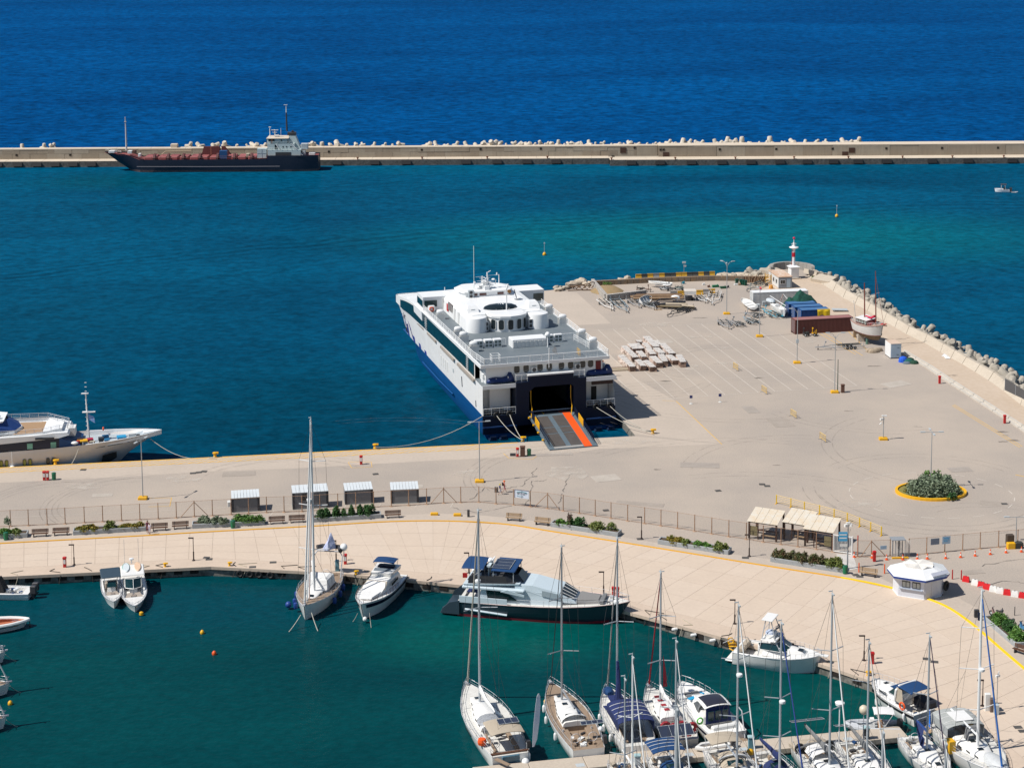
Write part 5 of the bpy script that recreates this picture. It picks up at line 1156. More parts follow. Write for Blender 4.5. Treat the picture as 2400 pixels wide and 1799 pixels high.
# ---- yachts on the near side of the pontoon, bows out of the picture
def near(label,stern,bow,B,mast,top,**kw):return sailboat('sailing_yacht',label,bow,stern,B,mast,top,group='sailing yachts in the marina',**kw)
near('sailing yacht with cluttered cockpit at the bottom edge, left of the blue bimini',(1452,1785),(1520,1880),3.6,(1487,1815),1540,spr=1,mastm=ALUW,clut=12,f0=1.1,f1=1.3,mr=.12)
T,L,H,ym=near('sailing yacht with bright blue bimini and sprayhood at the bottom edge',(1545,1772),(1625,1880),3.9,(1590,1820),1503,bimini=CANB,bim0=.02,bim1=.30,bimw=.95,seam=CANW,hood=CANB,spr=1,clut=9,f0=1.2,f1=1.4)
obj('blue_ball_fender',MB().ball((-1.7,.2,2.3),.32,10),BF,T,smooth=True)
near('sailing yacht out of frame whose thick grey mast rises beside the blue bimini',(1560,1925),(1610,2060),4.5,(1587,1990),1662,spr=1,clut=1,mr=.22)
T,L,H,ym=near('white sailing yacht with beige bimini and white dinghy on the stern, bottom edge',(1682,1758),(1785,1890),4.4,(1722,1805),1419,bimini=CANT,bim0=.03,bim1=.22,bimw=.8,seam=None,spr=2,radar=.60,f0=1.3,f1=1.5,wheels=2,hood=CANT,gx=.10,clut=6)
canopy(T,'windscreen_canopy',L*.26,L*.36,3.0,2.7,CANT,.5,.3,False);obj('canopy_rim',MB().tube([(1.55*sin(a),L*.36,2.75-.5*(1-cos(a))) for a in [(-1+2*k/8)*1.35 for k in range(9)]],.09,5),CANW,T)
dg=obj('dinghy',MB().tube([(-1.8,-1.4,1.0),(-1.6,-1.7,1.2),(1.2,-1.6,1.15),(1.9,-1.1,1.1),(1.2,-.6,1.15),(-1.6,-.7,1.2)],.24,8),WHITE2,T,smooth=True);obj('dinghy_motor',MB().boxc((-2.1,-1.0,1.3),(.4,.45,.6)),DARK,dg)
T,L,H,ym=near('white sailing yacht with navy sail cover and navy sprayhood, right of the blue power pedestal',(1774,1763),(1895,1890),4.0,(1828,1795),1461,cover=CANN,hood=CANN,genoa=mat('furled_royal_blue',(.015,.05,.24),.8),gx=.10,spr=3,radar=.50,f0=1.2,f1=1.4,boom=4.6,fend=[(1,.2),(-1,.1)])
solar(T,(-.1,L*.37,2.5),1.0,.55,.2,2);obj('yellow_rope_bag',MB().cap_ellipse((.9,.3,1.3),.45,.4,.5,8),YEL,T)
T,L,H,ym=near('white sailing yacht with grey sail cover, white tarpaulin and two solar panels over its stern',(1888,1742),(1998,1872),4.5,(1945,1805),1392.6,cover=CANG,boom=6.5,spr=2,f0=1.3,f1=1.5,gx=.11,win=4,clut=3)
solar(T,(-.2,-.2,3.6),3.6,.8,.25,2);canopy(T,'folded_bimini',.3,2.2,4.2,1.9,CANT,.35,.3,False);obj('bimini_roll',MB().tube([(2.1*sin(a),2.3,2.2-.6*(1-cos(a))) for a in [(-1+2*k/8)*1.2 for k in range(9)]],.18,6),CANG,T)
obj('tarpaulin',MB().loft([[(-1.3+.1*sin(j),y,1.9),(-1.1,y,2.35+.08*sin(j*2)),(0,y,2.5+.07*cos(j*3)),(1.0,y,2.35+.06*sin(j*2.5)),(1.3,y,1.85)] for j,y in enumerate([L*.24,L*.28,L*.32,L*.36,L*.41])],False,False),CANW,T,smooth=True)
for x in (-1.6,1.6):obj('rolled_fender',torus(.42,.14,12,6),BLACK,T,loc=(x,L*.19,1.9))
T,L,H,ym=near('white sailing yacht with cream dome and twin solar panels at the bottom edge',(1990,1738),(2085,1870),4.2,(2028,1787),1506,spr=2,f0=1.2,f1=1.4,cover=CANG,boom=5.0,genoa=mat('furled_offwhite',(.60,.56,.52),.8),gx=.12,win=3,clut=10,deckm=DECKW,radar=None)
solar(T,(-1.7,.0,3.0),1.4,.9,.3,3);solar(T,(.9,.0,3.0),1.4,.9,.3,3);obj('dome_pole',MB().tube([(-1.5,.1,1.2),(-1.5,.1,4.2)],.05,5),STEEL,T);obj('cream_dome',MB().ball((-1.5,.1,4.6),.5,12),mat('cream_plastic',(.62,.55,.42),.4),T,smooth=True);obj('radar_dome',MB().lathe([(0,-.2),(.45,-.16),(.5,.1),(0,.25)],12,(1.2,.3,5.6)).cyl(1.2,.3,1.2,5.5,.06),WHITE,T,smooth=True)
T,L,H,ym=near('white sailing yacht with bright blue and navy covers over its boom, fenced pontoon corner',(2133,1726),(2222,1826),3.8,(2172,1766),1491,spr=1,f0=1.15,f1=1.35,boom=None,genoa=mat('furled_aubergine',(.03,.015,.05),.8),gx=.08,win=2,hatch=2,fend=[(-1,.3)],fm=DARK,clut=3,ftop=.98)
obj('blue_tarpaulin',MB().loft([[(-1.7,.3,2.0),(-1.6,1.8,1.6)],[(-.6,.9,3.2),(-.9,2.6,2.5)],[(.2,1.8,3.9),(-.1,3.2,3.4)]],False,False),mat('tarp_blue',(.01,.20,.80),.6,dirt=.1),T);obj('navy_tarpaulin',MB().loft([[(.2,1.8,3.9),(-.1,3.2,3.4)],[(.7,3.2,3.5),(.5,4.0,2.6)],[(.3,ym-1.0,3.1),(.5,ym-.6,2.0)],[(.2,ym-.1,2.9),(.35,ym-.1,.9+1.0)]],False,False),CANN,T)
T,L,H,ym=near('largest white sailing yacht at the bottom right with grey dodger, tender on its foredeck',(2220,1700),(2352,1828),5.4,(2291.5,1766),1383,spr=3,f0=1.5,f1=1.8,cover=None,boom=6.0,genoa=mat('furled_azure',(.015,.11,.38),.8),gx=.12,win=4,hatch=3,fend=[(-1,.7),(-1,.5)],fm=DARK,clut=4,radar=.52,mastm=ALUW,mr=.17)
canopy(T,'cockpit_tent',.4,L*.34,4.4,3.4,mat('tent_grey',(.36,.38,.37),.8,dirt=.2,scale=1.5),.5,.9,False,seam=CANW,nseg=4);obj('tent_panel',MB().box(-1.1,.9,L*.12,L*.30,3.38,3.44),CANW,T);obj('grey_dodger',MB().loft([[(-2.0,L*.36,1.9),(-1.4,L*.36,3.3),(.2,L*.37,3.2),(.5,L*.38,2.1)],[(-1.7,L*.47,1.8),(-1.0,L*.44,2.9),(.3,L*.45,2.8),(.6,L*.46,1.9)]],False,False),CANG,T)
obj('tender',MB().cap_ellipse((-.2,L*.84,1.8),1.0,2.2,.75,14),mat('tender_grey',(.55,.57,.58),.5,dirt=.2,scale=2),T,smooth=True);obj('blue_flag',MB().loft([[(2.4,.5,1.6),(2.5,1.1,1.5)],[(2.4,.6,2.8),(2.45,.9,2.7)],[(2.4,.65,3.6),(2.4,.7,3.6)]],False,False),mat('tarp_blue',(.01,.13,.55),.6),T);obj('yellow_bag',MB().boxc((2.6,L*.48,2.0),(.7,1.0,1.3)),YEL,T)
near('sailing yacht out of frame whose mast head shows left of the blue covered yacht',(2040,1895),(2095,2020),4.0,(2064,1950),1716,spr=1,clut=1,mr=.2)
near('sailing yacht out of frame whose mast head shows in front of the blue covered yacht',(2190,1910),(2240,2030),4.0,(2209,1960),1742,spr=1,clut=1,mr=.17)
near('sailing yacht out of frame whose bare mast stands near the cluttered cockpit',(1440,1900),(1490,2010),3.6,(1463,1950),1592,spr=1,clut=1,mr=.1,genoa=None)

# ---------------------------------------------------------------- motor boats
def screen(T,y,z,w0,w1,h,rake,m=GLASST,fr=WHITE2,side=1.2):
    b=[(-w0/2,y-side,z),(-w0/2,y,z),(w0/2,y,z),(w0/2,y-side,z)];b=[(-w0/2,y-side,z),(-w0*.46,y-.2,z),(0,y+.35,z),(w0*.46,y-.2,z),(w0/2,y-side,z)]
    t=[(-w1/2,y-side-rake*.3,z+h*.85),(-w1*.46,y-rake-.1,z+h),(0,y-rake+.2,z+h),(w1*.46,y-rake-.1,z+h),(w1/2,y-side-rake*.3,z+h*.85)]
    o=obj('windscreen',MB().loft([b,t],False,False),m,T);f=MB()
    for k in range(5):f.tube([b[k],t[k]],.04,4)
    f.tube(t,.045,4);f.tube(b,.04,4);obj('screen_frame',f,fr,o);return o
def motor(name,label,bow,stern,B,f0,f1,hm=WHITE2,dm=None,stripe=None,P=MOT_P,cock=(.04,.34,.36),group='motor boats in the marina',cat='motor boat',depth=.6,zref=-.2,**kw):
    O_,rz,L=frame(bow,stern,zref);T=thing(name,label,cat,O_,rz,group);hull(T,L,B,f0,f1,P,hm,dm or WHITE2,stripe,cock=cock,depth=depth,rake=.09,flare=.8,**kw);return T,L
def body(T,name,secs,m,smooth=False):return obj(name,MB().loft([[(-w0/2,y0,z),(w0/2,y0,z),(w1/2,y1,z),(-w1/2,y1,z)] for z,w0,y0,w1,y1 in secs]),m,T,smooth)
# express cruiser, navy band, stern to the viewer
T,L=motor('motor_cruiser','white express cruiser with navy hull band and dark canopy, stern to the pontoon',(1597,1612),(1708,1721),4.6,1.3,1.9,stripe=NAVY,cock=(.10,.26,.34))
rails(T,L,4.6,1.3,1.9,MOT_P,.45,.97,.7);body(T,'cabin',[(1.4,3.4,L*.22,2.0,L*.80),(2.0,3.2,L*.24,1.5,L*.72),(2.3,2.8,L*.30,1.0,L*.62)],WHITE2,True)
obj('windscreen',MB().loft([[(-1.65,L*.36,2.0),(-1.2,L*.52,2.1),(0,L*.58,2.1),(1.2,L*.52,2.1),(1.65,L*.36,2.0)],[(-1.45,L*.32,2.9),(-1.0,L*.42,3.0),(0,L*.46,3.05),(1.0,L*.42,3.0),(1.45,L*.32,2.9)]],False,False),mat('grey_glass',(.10,.11,.12),.15),T)
canopy(T,'hard_top',L*.22,L*.44,3.3,3.35,WHITE2,.35,.0,False,.1);canopy(T,'dark_roof_panel',L*.235,L*.42,2.6,3.42,mat('roof_black',(.03,.03,.045),.35),.22,0,False,.1)
obj('stern_enclosure',MB().loft([[(-1.5,L*.20,1.4),(1.5,L*.20,1.4),(1.5,L*.21,1.4),(-1.5,L*.21,1.4)],[(-1.35,L*.225,3.1),(1.35,L*.225,3.1),(1.35,L*.235,3.1),(-1.35,L*.235,3.1)]]),CANN,T)
for x in (-.95,-.1,.75):obj('clear_panel',MB().box(x-.32,x+.32,L*.195,L*.205,1.75,2.75),GLASST,T)
obj('bathing_platform',MB().bbox(-2.0,2.0,-.9,.6,.35,.5,.04),TEAK,T);obj('aft_sofa',MB().bbox(-1.4,1.4,.9,1.5,.8,1.7,.1),GREYW,T)
for x in (-.8,.1):obj('sun_pad',MB().bbox(x-.4,x+.4,L*.62,L*.74,2.0,2.16,.04),CANG,T)
obj('blue_towel',MB().boxc((-.9,L*.60,2.2),(1.0,.5,.1),.3),mat('towel_cyan',(.01,.30,.55),.8),T);obj('blue_towel',MB().boxc((.6,L*.68,2.1),(.5,.6,.1),.3),mat('towel_cyan',(.01,.30,.55),.8),T);obj('green_hose',torus(.32,.09,10,5),mat('hose_green',(.1,.55,.06),.5),T,loc=(-2.0,L*.24,1.7));obj('boarding_gate',MB().tube([(1.8,-.2,.5),(2.1,1.2,2.9),(2.2,2.4,2.9)],.07,5),STEEL,T)
fenders(T,L,4.6,1.3,MOT_P,[(-1,.8)],WHITE)
# sport fisher
T,L=motor('motor_cruiser','white sport fishing cruiser with tall tuna tower, alongside the promenade quay',(1925,1556),(1729,1520),4.6,1.5,2.2,cock=(.05,.33,.38),depth=.8)
rails(T,L,4.6,1.5,2.2,MOT_P,.50,1.0,.75);body(T,'cabin',[(1.7,3.7,L*.34,2.2,L*.86),(2.35,3.3,L*.36,1.2,L*.78),(2.55,2.8,L*.4,.7,L*.7)],WHITE2,True)
screen(T,L*.62,2.4,3.3,2.6,1.1,1.2,GLASST,WHITE2,3.0);obj('bridge_top',MB().bbox(-1.5,1.5,L*.32,L*.50,3.9,4.05,.05),WHITE2,T)
body(T,'upper_helm',[(4.05,2.0,L*.35,1.8,L*.46),(4.7,1.8,L*.36,1.6,L*.45)],WHITE2);obj('helm_cover',MB().cap_ellipse((.2,L*.40,4.7),.6,.6,.5,10),mat('pale_blue_cloth',(.45,.52,.66),.8),T)
tw=MB()
for sx in (-1,1):
    tw.tube([(sx*1.8,L*.30,1.6),(sx*1.3,L*.33,4.0),(sx*.8,L*.36,7.3)],.06,5).tube([(sx*1.5,L*.56,2.4),(sx*1.2,L*.49,4.0),(sx*.75,L*.42,7.3)],.06,5).tube([(sx*1.3,L*.33,4.0),(sx*1.0,L*.46,5.6)],.04,4)
tw.tube([(-1.05,L*.345,5.6),(1.05,L*.345,5.6)],.04,4).tube([(-1.0,L*.46,5.6),(1.0,L*.46,5.6)],.04,4)
obj('tuna_tower',tw,STEEL,T);obj('tower_canopy',MB().bbox(-1.2,1.2,L*.32,L*.45,7.3,7.42,.04),CANW,T);obj('curved_screen',MB().tube([(-1.0,L*.46,5.7),(0,L*.50,5.9),(1.0,L*.46,5.7)],.12,5),CANG,T)
obj('radar_dome',MB().lathe([(0,0),(.4,.05),(.42,.2),(0,.35)],12,(-.7,L*.49,4.05)),WHITE,T,smooth=True);obj('cockpit_cover',MB().bbox(-1.4,1.4,.5,L*.12,1.5,1.95,.1),CANT,T)
obj('bow_hatch',MB().boxc((0,L*.76,2.5),(.7,.6,.08)),GLASS,T);obj('side_vent',MB().boxc((-1.95,L*.50,2.05),(.08,2.4,.22),0),mat('vent_black',(.02,.02,.02)),T);obj('bow_sprit',MB().boxc((0,L*1.0,2.25),(.6,1.6,.14)),WHITE2,T);obj('bathing_platform',MB().bbox(-1.9,1.9,-.9,.1,.3,.42,.04),WHITE2,T);obj('seat_pod',MB().bbox(-.6,.6,L*.26,L*.33,1.0,2.3,.1),WHITE2,T)
obj('gangway_pole',MB().tube([(1.8,-1.2,2.4),(1.0,.5,3.6),(.6,1.4,3.4),(.4,2.0,2.0)],.05,5),GALV,T)
squash(T,2.2,.68)
# blue canopy cruiser by the gangway
T,L=motor('motor_cruiser','white cabin cruiser with blue canopy and orange lifebuoy, beside the gangway',(2045,1606),(2170,1672),4.0,1.35,1.95,stripe=mat('dark_band',(.015,.015,.02),.4),cock=(.04,.36,.36))
rails(T,L,4.0,1.35,1.95,MOT_P,.42,.98,.7);body(T,'cabin',[(1.5,3.2,L*.36,1.8,L*.86),(2.15,2.9,L*.38,1.1,L*.76),(2.35,2.4,L*.42,.8,L*.68)],WHITE2,True)
screen(T,L*.56,2.2,2.9,2.5,.85,.9,GLASST,STEEL,1.5);obj('screen_cover',MB().box(-1.3,1.3,L*.40,L*.50,3.05,3.1),CANB,T)
obj('canopy_arch',MB().tube([(-1.6,L*.38,1.8),(-1.55,L*.36,3.2),(-1.2,L*.35,3.7),(1.2,L*.35,3.7),(1.55,L*.36,3.2),(1.6,L*.38,1.8)],.14,6),WHITE2,T);canopy(T,'canopy',L*.10,L*.38,3.1,3.75,CANB,.22,.0,True,.1);obj('side_curtain',MB().add([(-1.55,L*.36,1.8),(-1.5,L*.36,3.5),(-1.5,L*.26,3.5),(-1.6,L*.22,1.7)],[(0,1,2,3)]),CANT,T)
for k in range(3):obj('porthole',MB().boxc((-1.5+.15*k*0,L*(.80-.03*k),1.55),(.1,.25,.25)),GLASS,T)
obj('side_window',MB().boxc((-1.45,L*.62,1.95),(.08,1.1,.22)),GLASS,T);obj('lifebuoy',torus(.38,.1,14,6),ORANGE,T,loc=(-1.9,L*.20,1.8),rz=pi/2);obj('stern_screen',MB().bbox(.4,1.9,.2,L*.30,1.3,2.1,.2),mat('dark_tarp',(.02,.02,.03),.7),T);clutter(T,6,-1.2,1.2,.5,L*.3,1.0,4)
fenders(T,L,4.0,1.35,MOT_P,[(-1,.15),(-1,.42),(-1,.68)],WHITE);obj('bow_hatch',MB().boxc((0,L*.74,2.28),(.5,.4,.06)),GLASS,T);obj('bathing_platform',MB().bbox(-1.6,1.6,-1.2,.1,.3,.42,.04),NAVY,T)
squash(T,2.3,.85)
# flybridge cruiser bows to the viewer
T,L=motor('motor_cruiser','white flybridge cruiser with small blue sun canopy, bow to the viewer, moored to the promenade',(846,1436),(921,1352),4.5,1.6,2.3,stripe=NAVY,cock=(.03,.18,.36))
rails(T,L,4.5,1.6,2.3,MOT_P,.35,.98,.6,WOOD);body(T,'cabin',[(1.8,3.7,L*.16,2.0,L*.80),(2.9,3.4,L*.18,2.9,L*.60),(3.35,3.0,L*.19,2.4,L*.52)],WHITE2,True)
obj('windscreen_cover',MB().loft([[(-1.55,L*.62,2.6),(1.55,L*.62,2.6)],[(-1.35,L*.50,3.42),(1.35,L*.50,3.42)]],False,False),CANT,T)
obj('screen_pillar',MB().boxc((0,L*.56,3.06),(.08,L*.14,.1),0,0,-.55),WHITE2,T);body(T,'foredeck_pad',[(2.25,2.6,L*.66,1.6,L*.86),(2.55,2.4,L*.67,1.5,L*.84)],CANW)
for s in (-1,1):obj('side_window',MB().boxc((s*1.80,L*.36,2.55),(.06,L*.2,.5)),GLASS,T)
fb=body(T,'flybridge',[(3.35,3.1,L*.12,2.6,L*.36),(4.1,3.2,L*.10,2.7,L*.38),(4.15,2.9,L*.13,2.4,L*.35)],WHITE2);obj('helm_seat',MB().bbox(-1.1,1.1,L*.16,L*.24,4.1,4.5,.1),NAVY,T);obj('fly_screen',MB().loft([[(-1.2,L*.34,4.1),(1.2,L*.34,4.1)],[(-1.1,L*.31,4.6),(1.1,L*.31,4.6)]],False,False),mat('smoke_glass',(.12,.15,.18),.2),T)
canopy(T,'bimini',L*.14,L*.30,3.0,5.9,CANB,.28,.0,True);fenders(T,L,4.5,1.6,MOT_P,[(1,.3)],NAVY)
squash(T,2.2,.64)
obj('anchor_buoy',MB().ball((-.6,L*1.02,.5),.3,8),WHITE2,T)
for a,b,s_ in ((at(838,1437,.3),at(827,1456,WL),'left'),(at(866,1435,.3),at(870,1470,WL),'right')):tag(obj('mooring_line',rope(a,b,.1,.04),ROPE),'pale mooring line on the %s of the flybridge cruiser bow' % s_,'rope')
# dark hulled motor yacht
DHULL=mat('slate_hull',(.028,.045,.062),.3,dirt=.15,scale=.3,dirtcol=(.05,.075,.095));SLAT=mat('ice_blue_paint',(.54,.63,.68),.35,dirt=.08)
O_,rz,L=frame((1477,1423),(1085,1389),.6);P_=[(0,.93),(.1,.97),(.3,1),(.5,1),(.65,.93),(.78,.76),(.88,.52),(.95,.28),(1,.02)]
T=thing('motor_yacht','large motor yacht with slate blue hull and silver blue superstructure, alongside the promenade','motor yacht',O_,rz)
B=6.0;hull(T,L,B,1.9,2.75,P_,DHULL,DECKW,None,cock=(.02,.12,.4),depth=.3,rake=.10,flare=.78,toe=mat('pink_rail',(.55,.40,.38),.5))
for s in (-1,1):
    r=[]
    for t,b in P_[:-1]:r.append([(s*(b*B/2*lerp(.95,.70,t)+.05),t*L-L*.10*max(0,(t-.7)/.3)*.8,.32),(s*(b*B/2*lerp(.93,.66,t)+.05),t*L-L*.10*max(0,(t-.7)/.3)*.85,.0)])
    obj('boot_stripe',MB().loft(r,False,False),mat('boot_red',(.25,.015,.03),.5),T);obj('sponson',MB().tube([(s*B*.455,1.0,1.0),(s*B*.475,L*.15,.9),(s*B*.478,L*.30,.7)],.16,5),SLAT,T)
obj('stern_platform',MB().loft([[(-2.6,-2.2,.2),(2.6,-2.2,.2),(2.6,.2,.2),(-2.6,.2,.2)],[(-2.6,-2.0,.5),(2.6,-2.0,.5),(2.8,.2,.6),(-2.8,.2,.6)]]),DHULL,T)
for s in (-1,1):obj('stern_quarter',MB().loft([[(s*2.75,-2.2,.3),(s*2.75,-1.9,1.0),(s*2.8,-.9,1.8),(s*2.85,.3,2.1),(s*2.85,.3,.3)],[(s*2.95,-2.1,.3),(s*2.95,-1.8,1.0),(s*2.98,-.9,1.8),(s*3.0,.3,2.1),(s*3.0,.3,.3)]]),DHULL,T)
rails(T,L,B,1.9,2.75,P_,.36,.99,.85)
body(T,'saloon',[(2.0,4.9,L*.13,4.4,L*.62),(4.0,4.7,L*.14,4.0,L*.60)],SLAT);obj('bulwark',MB().box(-2.95,-2.8,.3,L*.30,1.9,2.75).box(2.8,2.95,.3,L*.30,1.9,2.75),SLAT,T)
obj('aft_deck_roof',MB().bbox(-2.7,2.7,.6,L*.40,4.0,4.35,.1),SLAT,T)
for s in (-1,1):obj('saloon_window',MB().loft([[(s*2.44,L*.18,2.5),(s*2.40,L*.17,3.8),(s*2.38,L*.28,3.8),(s*2.42,L*.36,2.5)],[(s*2.5,L*.18,2.5),(s*2.46,L*.17,3.8),(s*2.44,L*.28,3.8),(s*2.48,L*.36,2.5)]]),GLASS,T);obj('wing_fairing',MB().loft([[(s*2.45,L*.26,3.9),(s*2.45,L*.40,3.3),(s*2.45,L*.40,3.6),(s*2.45,L*.30,4.3)],[(s*2.8,L*.26,3.9),(s*2.7,L*.40,3.3),(s*2.7,L*.40,3.6),(s*2.8,L*.30,4.3)]]),SLAT,T)
for y in (.385,.42,.455):obj('porthole',MB().boxc((-2.42,L*y,3.2),(.1,.38,.38)),GLASS,T)
dr=obj('side_door',MB().bbox(-2.5,-2.36,L*.405,L*.435,2.15,3.95,.03),GREYW,T)
# raked wheelhouse: one long slope from the flybridge down to the bow windows
obj('pilot_house',MB().loft([[(-2.2,L*.34,4.0),(-2.2,L*.34,5.0),(2.2,L*.34,5.0),(2.2,L*.34,4.0)],[(-2.15,L*.44,3.9),(-1.95,L*.44,4.95),(1.95,L*.44,4.95),(2.15,L*.44,3.9)],[(-2.1,L*.60,2.6),(-1.9,L*.60,4.1),(1.9,L*.60,4.1),(2.1,L*.60,2.6)],[(-1.7,L*.70,2.5),(-1.5,L*.68,3.0),(1.5,L*.68,3.0),(1.7,L*.70,2.5)]]),SLAT,T)
obj('front_window',MB().loft([[(-1.92,L*.605,4.08),(1.92,L*.605,4.08)],[(-1.55,L*.683,3.05),(1.55,L*.683,3.05)]],False,False),GLASS,T)
for x in (-1.2,-.4,.4,1.2):obj('window_mullion',MB().tube([(x*1.2,L*.603,4.14),(x,L*.684,3.12)],.05,4),GREYW,T)
for s in (-1,1):obj('side_glazing',MB().loft([[(s*2.17,L*.50,3.5),(s*2.02,L*.50,4.3),(s*1.98,L*.59,3.95),(s*2.12,L*.62,3.0)],[(s*2.24,L*.50,3.5),(s*2.1,L*.50,4.3),(s*2.06,L*.59,3.95),(s*2.2,L*.62,3.0)]]),mat('mirror_glass',(.30,.36,.40),.12,metal=.3),T)
body(T,'foredeck_lounge',[(2.5,3.2,L*.70,2.2,L*.84),(3.0,3.0,L*.70,1.8,L*.82)],mat('taupe_cushion',(.22,.215,.21),.8));obj('lounge_rim',MB().bbox(-1.4,1.4,L*.83,L*.855,2.6,3.05,.05),CANG,T)
# flybridge
obj('fly_coaming',MB().loft([[(-2.5,.9,4.35),(2.5,.9,4.35),(2.2,L*.36,4.9),(-2.2,L*.36,4.9)],[(-2.6,.7,4.6),(2.6,.7,4.6),(2.3,L*.37,5.2),(-2.3,L*.37,5.2)]]),SLAT,T);obj('fly_deck',MB().box(-2.3,2.3,1.2,L*.34,5.2,5.24),mat('dark_deck',(.05,.05,.055)),T)
obj('fly_screen',MB().loft([[(-2.35,L*.06,4.7),(-2.3,L*.30,5.0),(-1.2,L*.385,5.1),(1.2,L*.385,5.1),(2.3,L*.30,5.0),(2.35,L*.06,4.7)],[(-2.25,L*.07,5.9),(-2.15,L*.28,6.2),(-1.1,L*.35,6.25),(1.1,L*.35,6.25),(2.15,L*.28,6.2),(2.25,L*.07,5.9)]],False,False),mat('smoke_screen',(.035,.035,.04),.15),T)
canopy(T,'aft_awning',L*.02,L*.15,4.6,7.4,CANB,.5,0,True);obj('fly_hardtop',MB().bbox(-2.3,2.3,L*.20,L*.34,7.0,7.15,.05),CANB,T);solar(T,(.1,L*.25,7.25),3.2,2.3,.0,3)
for y in (.21,.33):
    for s in (-1,1):obj('hardtop_leg',MB().tube([(s*2.1,L*y,5.2),(s*2.1,L*y,7.0)],.06,5),STEEL,T)
obj('radar_mast',MB().boxc((0,L*.165,6.9),(1.6,.5,.25)).tube([(-.6,L*.165,5.2),(-.5,L*.165,7.0)],.12,5).tube([(.6,L*.165,5.2),(.5,L*.165,7.0)],.12,5),SLAT,T);obj('radar_dome',MB().ball((-.6,L*.165,7.4),.36,10).ball((.5,L*.17,7.7),.22,8),WHITE,T,smooth=True);obj('radar_bar',MB().boxc((.1,L*.19,8.0),(1.3,.15,.12)).tube([(.1,L*.19,7.1),(.1,L*.19,8.0)],.06,5),WHITE,T)
obj('raft_capsule',MB().put(cpm2,Matrix.Translation((-1.9,1.2,4.9))),WHITE,T,smooth=True);clutter(T,9,-2,2,1.5,L*.3,5.24,9,[WHITE,DARK,CANB,CANG]);clutter(T,8,-1.2,1.2,L*.86,L*.94,2.6,10,[STEEL,GREYW,DARK]);obj('small_table',MB().box(-1.5,1.0,.8,2.3,2.5,2.62),CANN,T);obj('ensign',MB().boxc((-2.2,-.3,3.6),(.1,.6,.8),.2),RED,T)
for t in (.34,.36,.385,.5,.515,.56,.70,.74):obj('hull_port',MB().boxc((-B/2*.965*(1 if t<.52 else .97 if t<.6 else .86),L*t,1.15+max(0,t-.5)),(.12,.26,.2)),mat('brass_port',(.25,.19,.12),.4),T)
squash(T,2.6,.78)
# small open boats
def openboat(name,label,bow,stern,B,top=None,topw=None,**kw):
    T,L=motor(name,label,bow,stern,B,.8,1.15,cock=(.06,.70,.36),depth=.5,group='small boats along the promenade',cat='speedboat');
    body(T,'console',[(.4,1.1,L*.38,1.0,L*.50),(1.5,.9,L*.39,.8,L*.46)],WHITE2);obj('console_screen',MB().loft([[(-.6,L*.50,1.3),(.6,L*.50,1.3)],[(-.5,L*.45,1.9),(.5,L*.45,1.9)]],False,False),GLASST,T)
    for s in (-1,1):obj('bow_cushion',MB().boxc((s*B*.2,L*.66,.85),(B*.2,L*.2,.2),-s*.22),mat('taupe_cushion2',(.36,.31,.26),.8),T)
    obj('bow_table',MB().boxc((0,L*.66,1.0),(.5,.7,.08)),mat('taupe_table',(.26,.22,.19),.7),T);obj('seat',MB().bbox(-B*.3,B*.3,L*.22,L*.32,.5,1.3,.1),mat('taupe_cushion2',(.36,.31,.26),.8),T);rails(T,L,B,.8,1.15,MOT_P,.55,.96,.3)
    obj('outboard_motor',MB().boxc((0,-.3,1.0),(.5,.6,.9)).boxc((0,-.35,.3),(.15,.3,1.0)),DARK,T)
    return T,L
T,L=openboat('speedboat','small white speedboat under a dark T-top, left of the pair by the quay',(268,1410),(257,1349),2.6)
obj('t_top',MB().bbox(-1.3,1.3,L*.08,L*.46,2.4,2.52,.1),mat('charcoal_blue',(.035,.06,.085),.5),T)
for s in (-1,1):obj('top_leg',MB().tube([(s*.7,L*.3,.6),(s*.9,L*.25,2.4)],.04,4),STEEL,T)
T,L=openboat('speedboat','white cabin speedboat with two paddle boards on its roof, right one of the pair',(317,1420),(309,1343),3.4)
obj('roof',MB().bbox(-1.5,1.5,L*.10,L*.42,2.6,2.75,.1),WHITE2,T);screen(T,L*.52,1.4,2.2,2.2,1.1,.5,GLASST,WHITE2,1.2)
for x,m in ((-.7,mat('board_peach',(.72,.50,.34),.5)),(.75,mat('board_white',(.62,.68,.70),.5))):obj('paddle_board',MB().loft([[(x+.42*cos(a)*s_,L*.20+1.55*sin(a)*s_,z) for a in [2*pi*k/16 for k in range(16)]] for z,s_ in ((2.78,.95),(2.86,1),(2.92,.93))]),m,T)
obj('board_edge',MB().loft([[(.75+.48*cos(a),L*.20-.3+1.5*sin(a),z) for a in [2*pi*k/16 for k in range(16)]] for z in (2.75,2.79)]),mat('teal_foam',(.01,.25,.2),.6),T)
obj('radar_dome',MB().lathe([(0,0),(.3,.04),(.3,.2),(0,.26)],10,(0,L*.06,3.2)).cyl(0,L*.06,2.7,3.2,.06),WHITE,T);obj('antenna',MB().tube([(-.9,L*.12,2.7),(-.9,L*.05,6.0)],.025,3).tube([(.9,L*.12,2.7),(.9,L*.05,6.0)],.025,3),GREYW,T);obj('mooring_buoy',MB().lathe([(0,-.3),(.28,-.1),(.25,.2),(0,.35)],10,(-.7,L+.4,.2)),YEL,T)
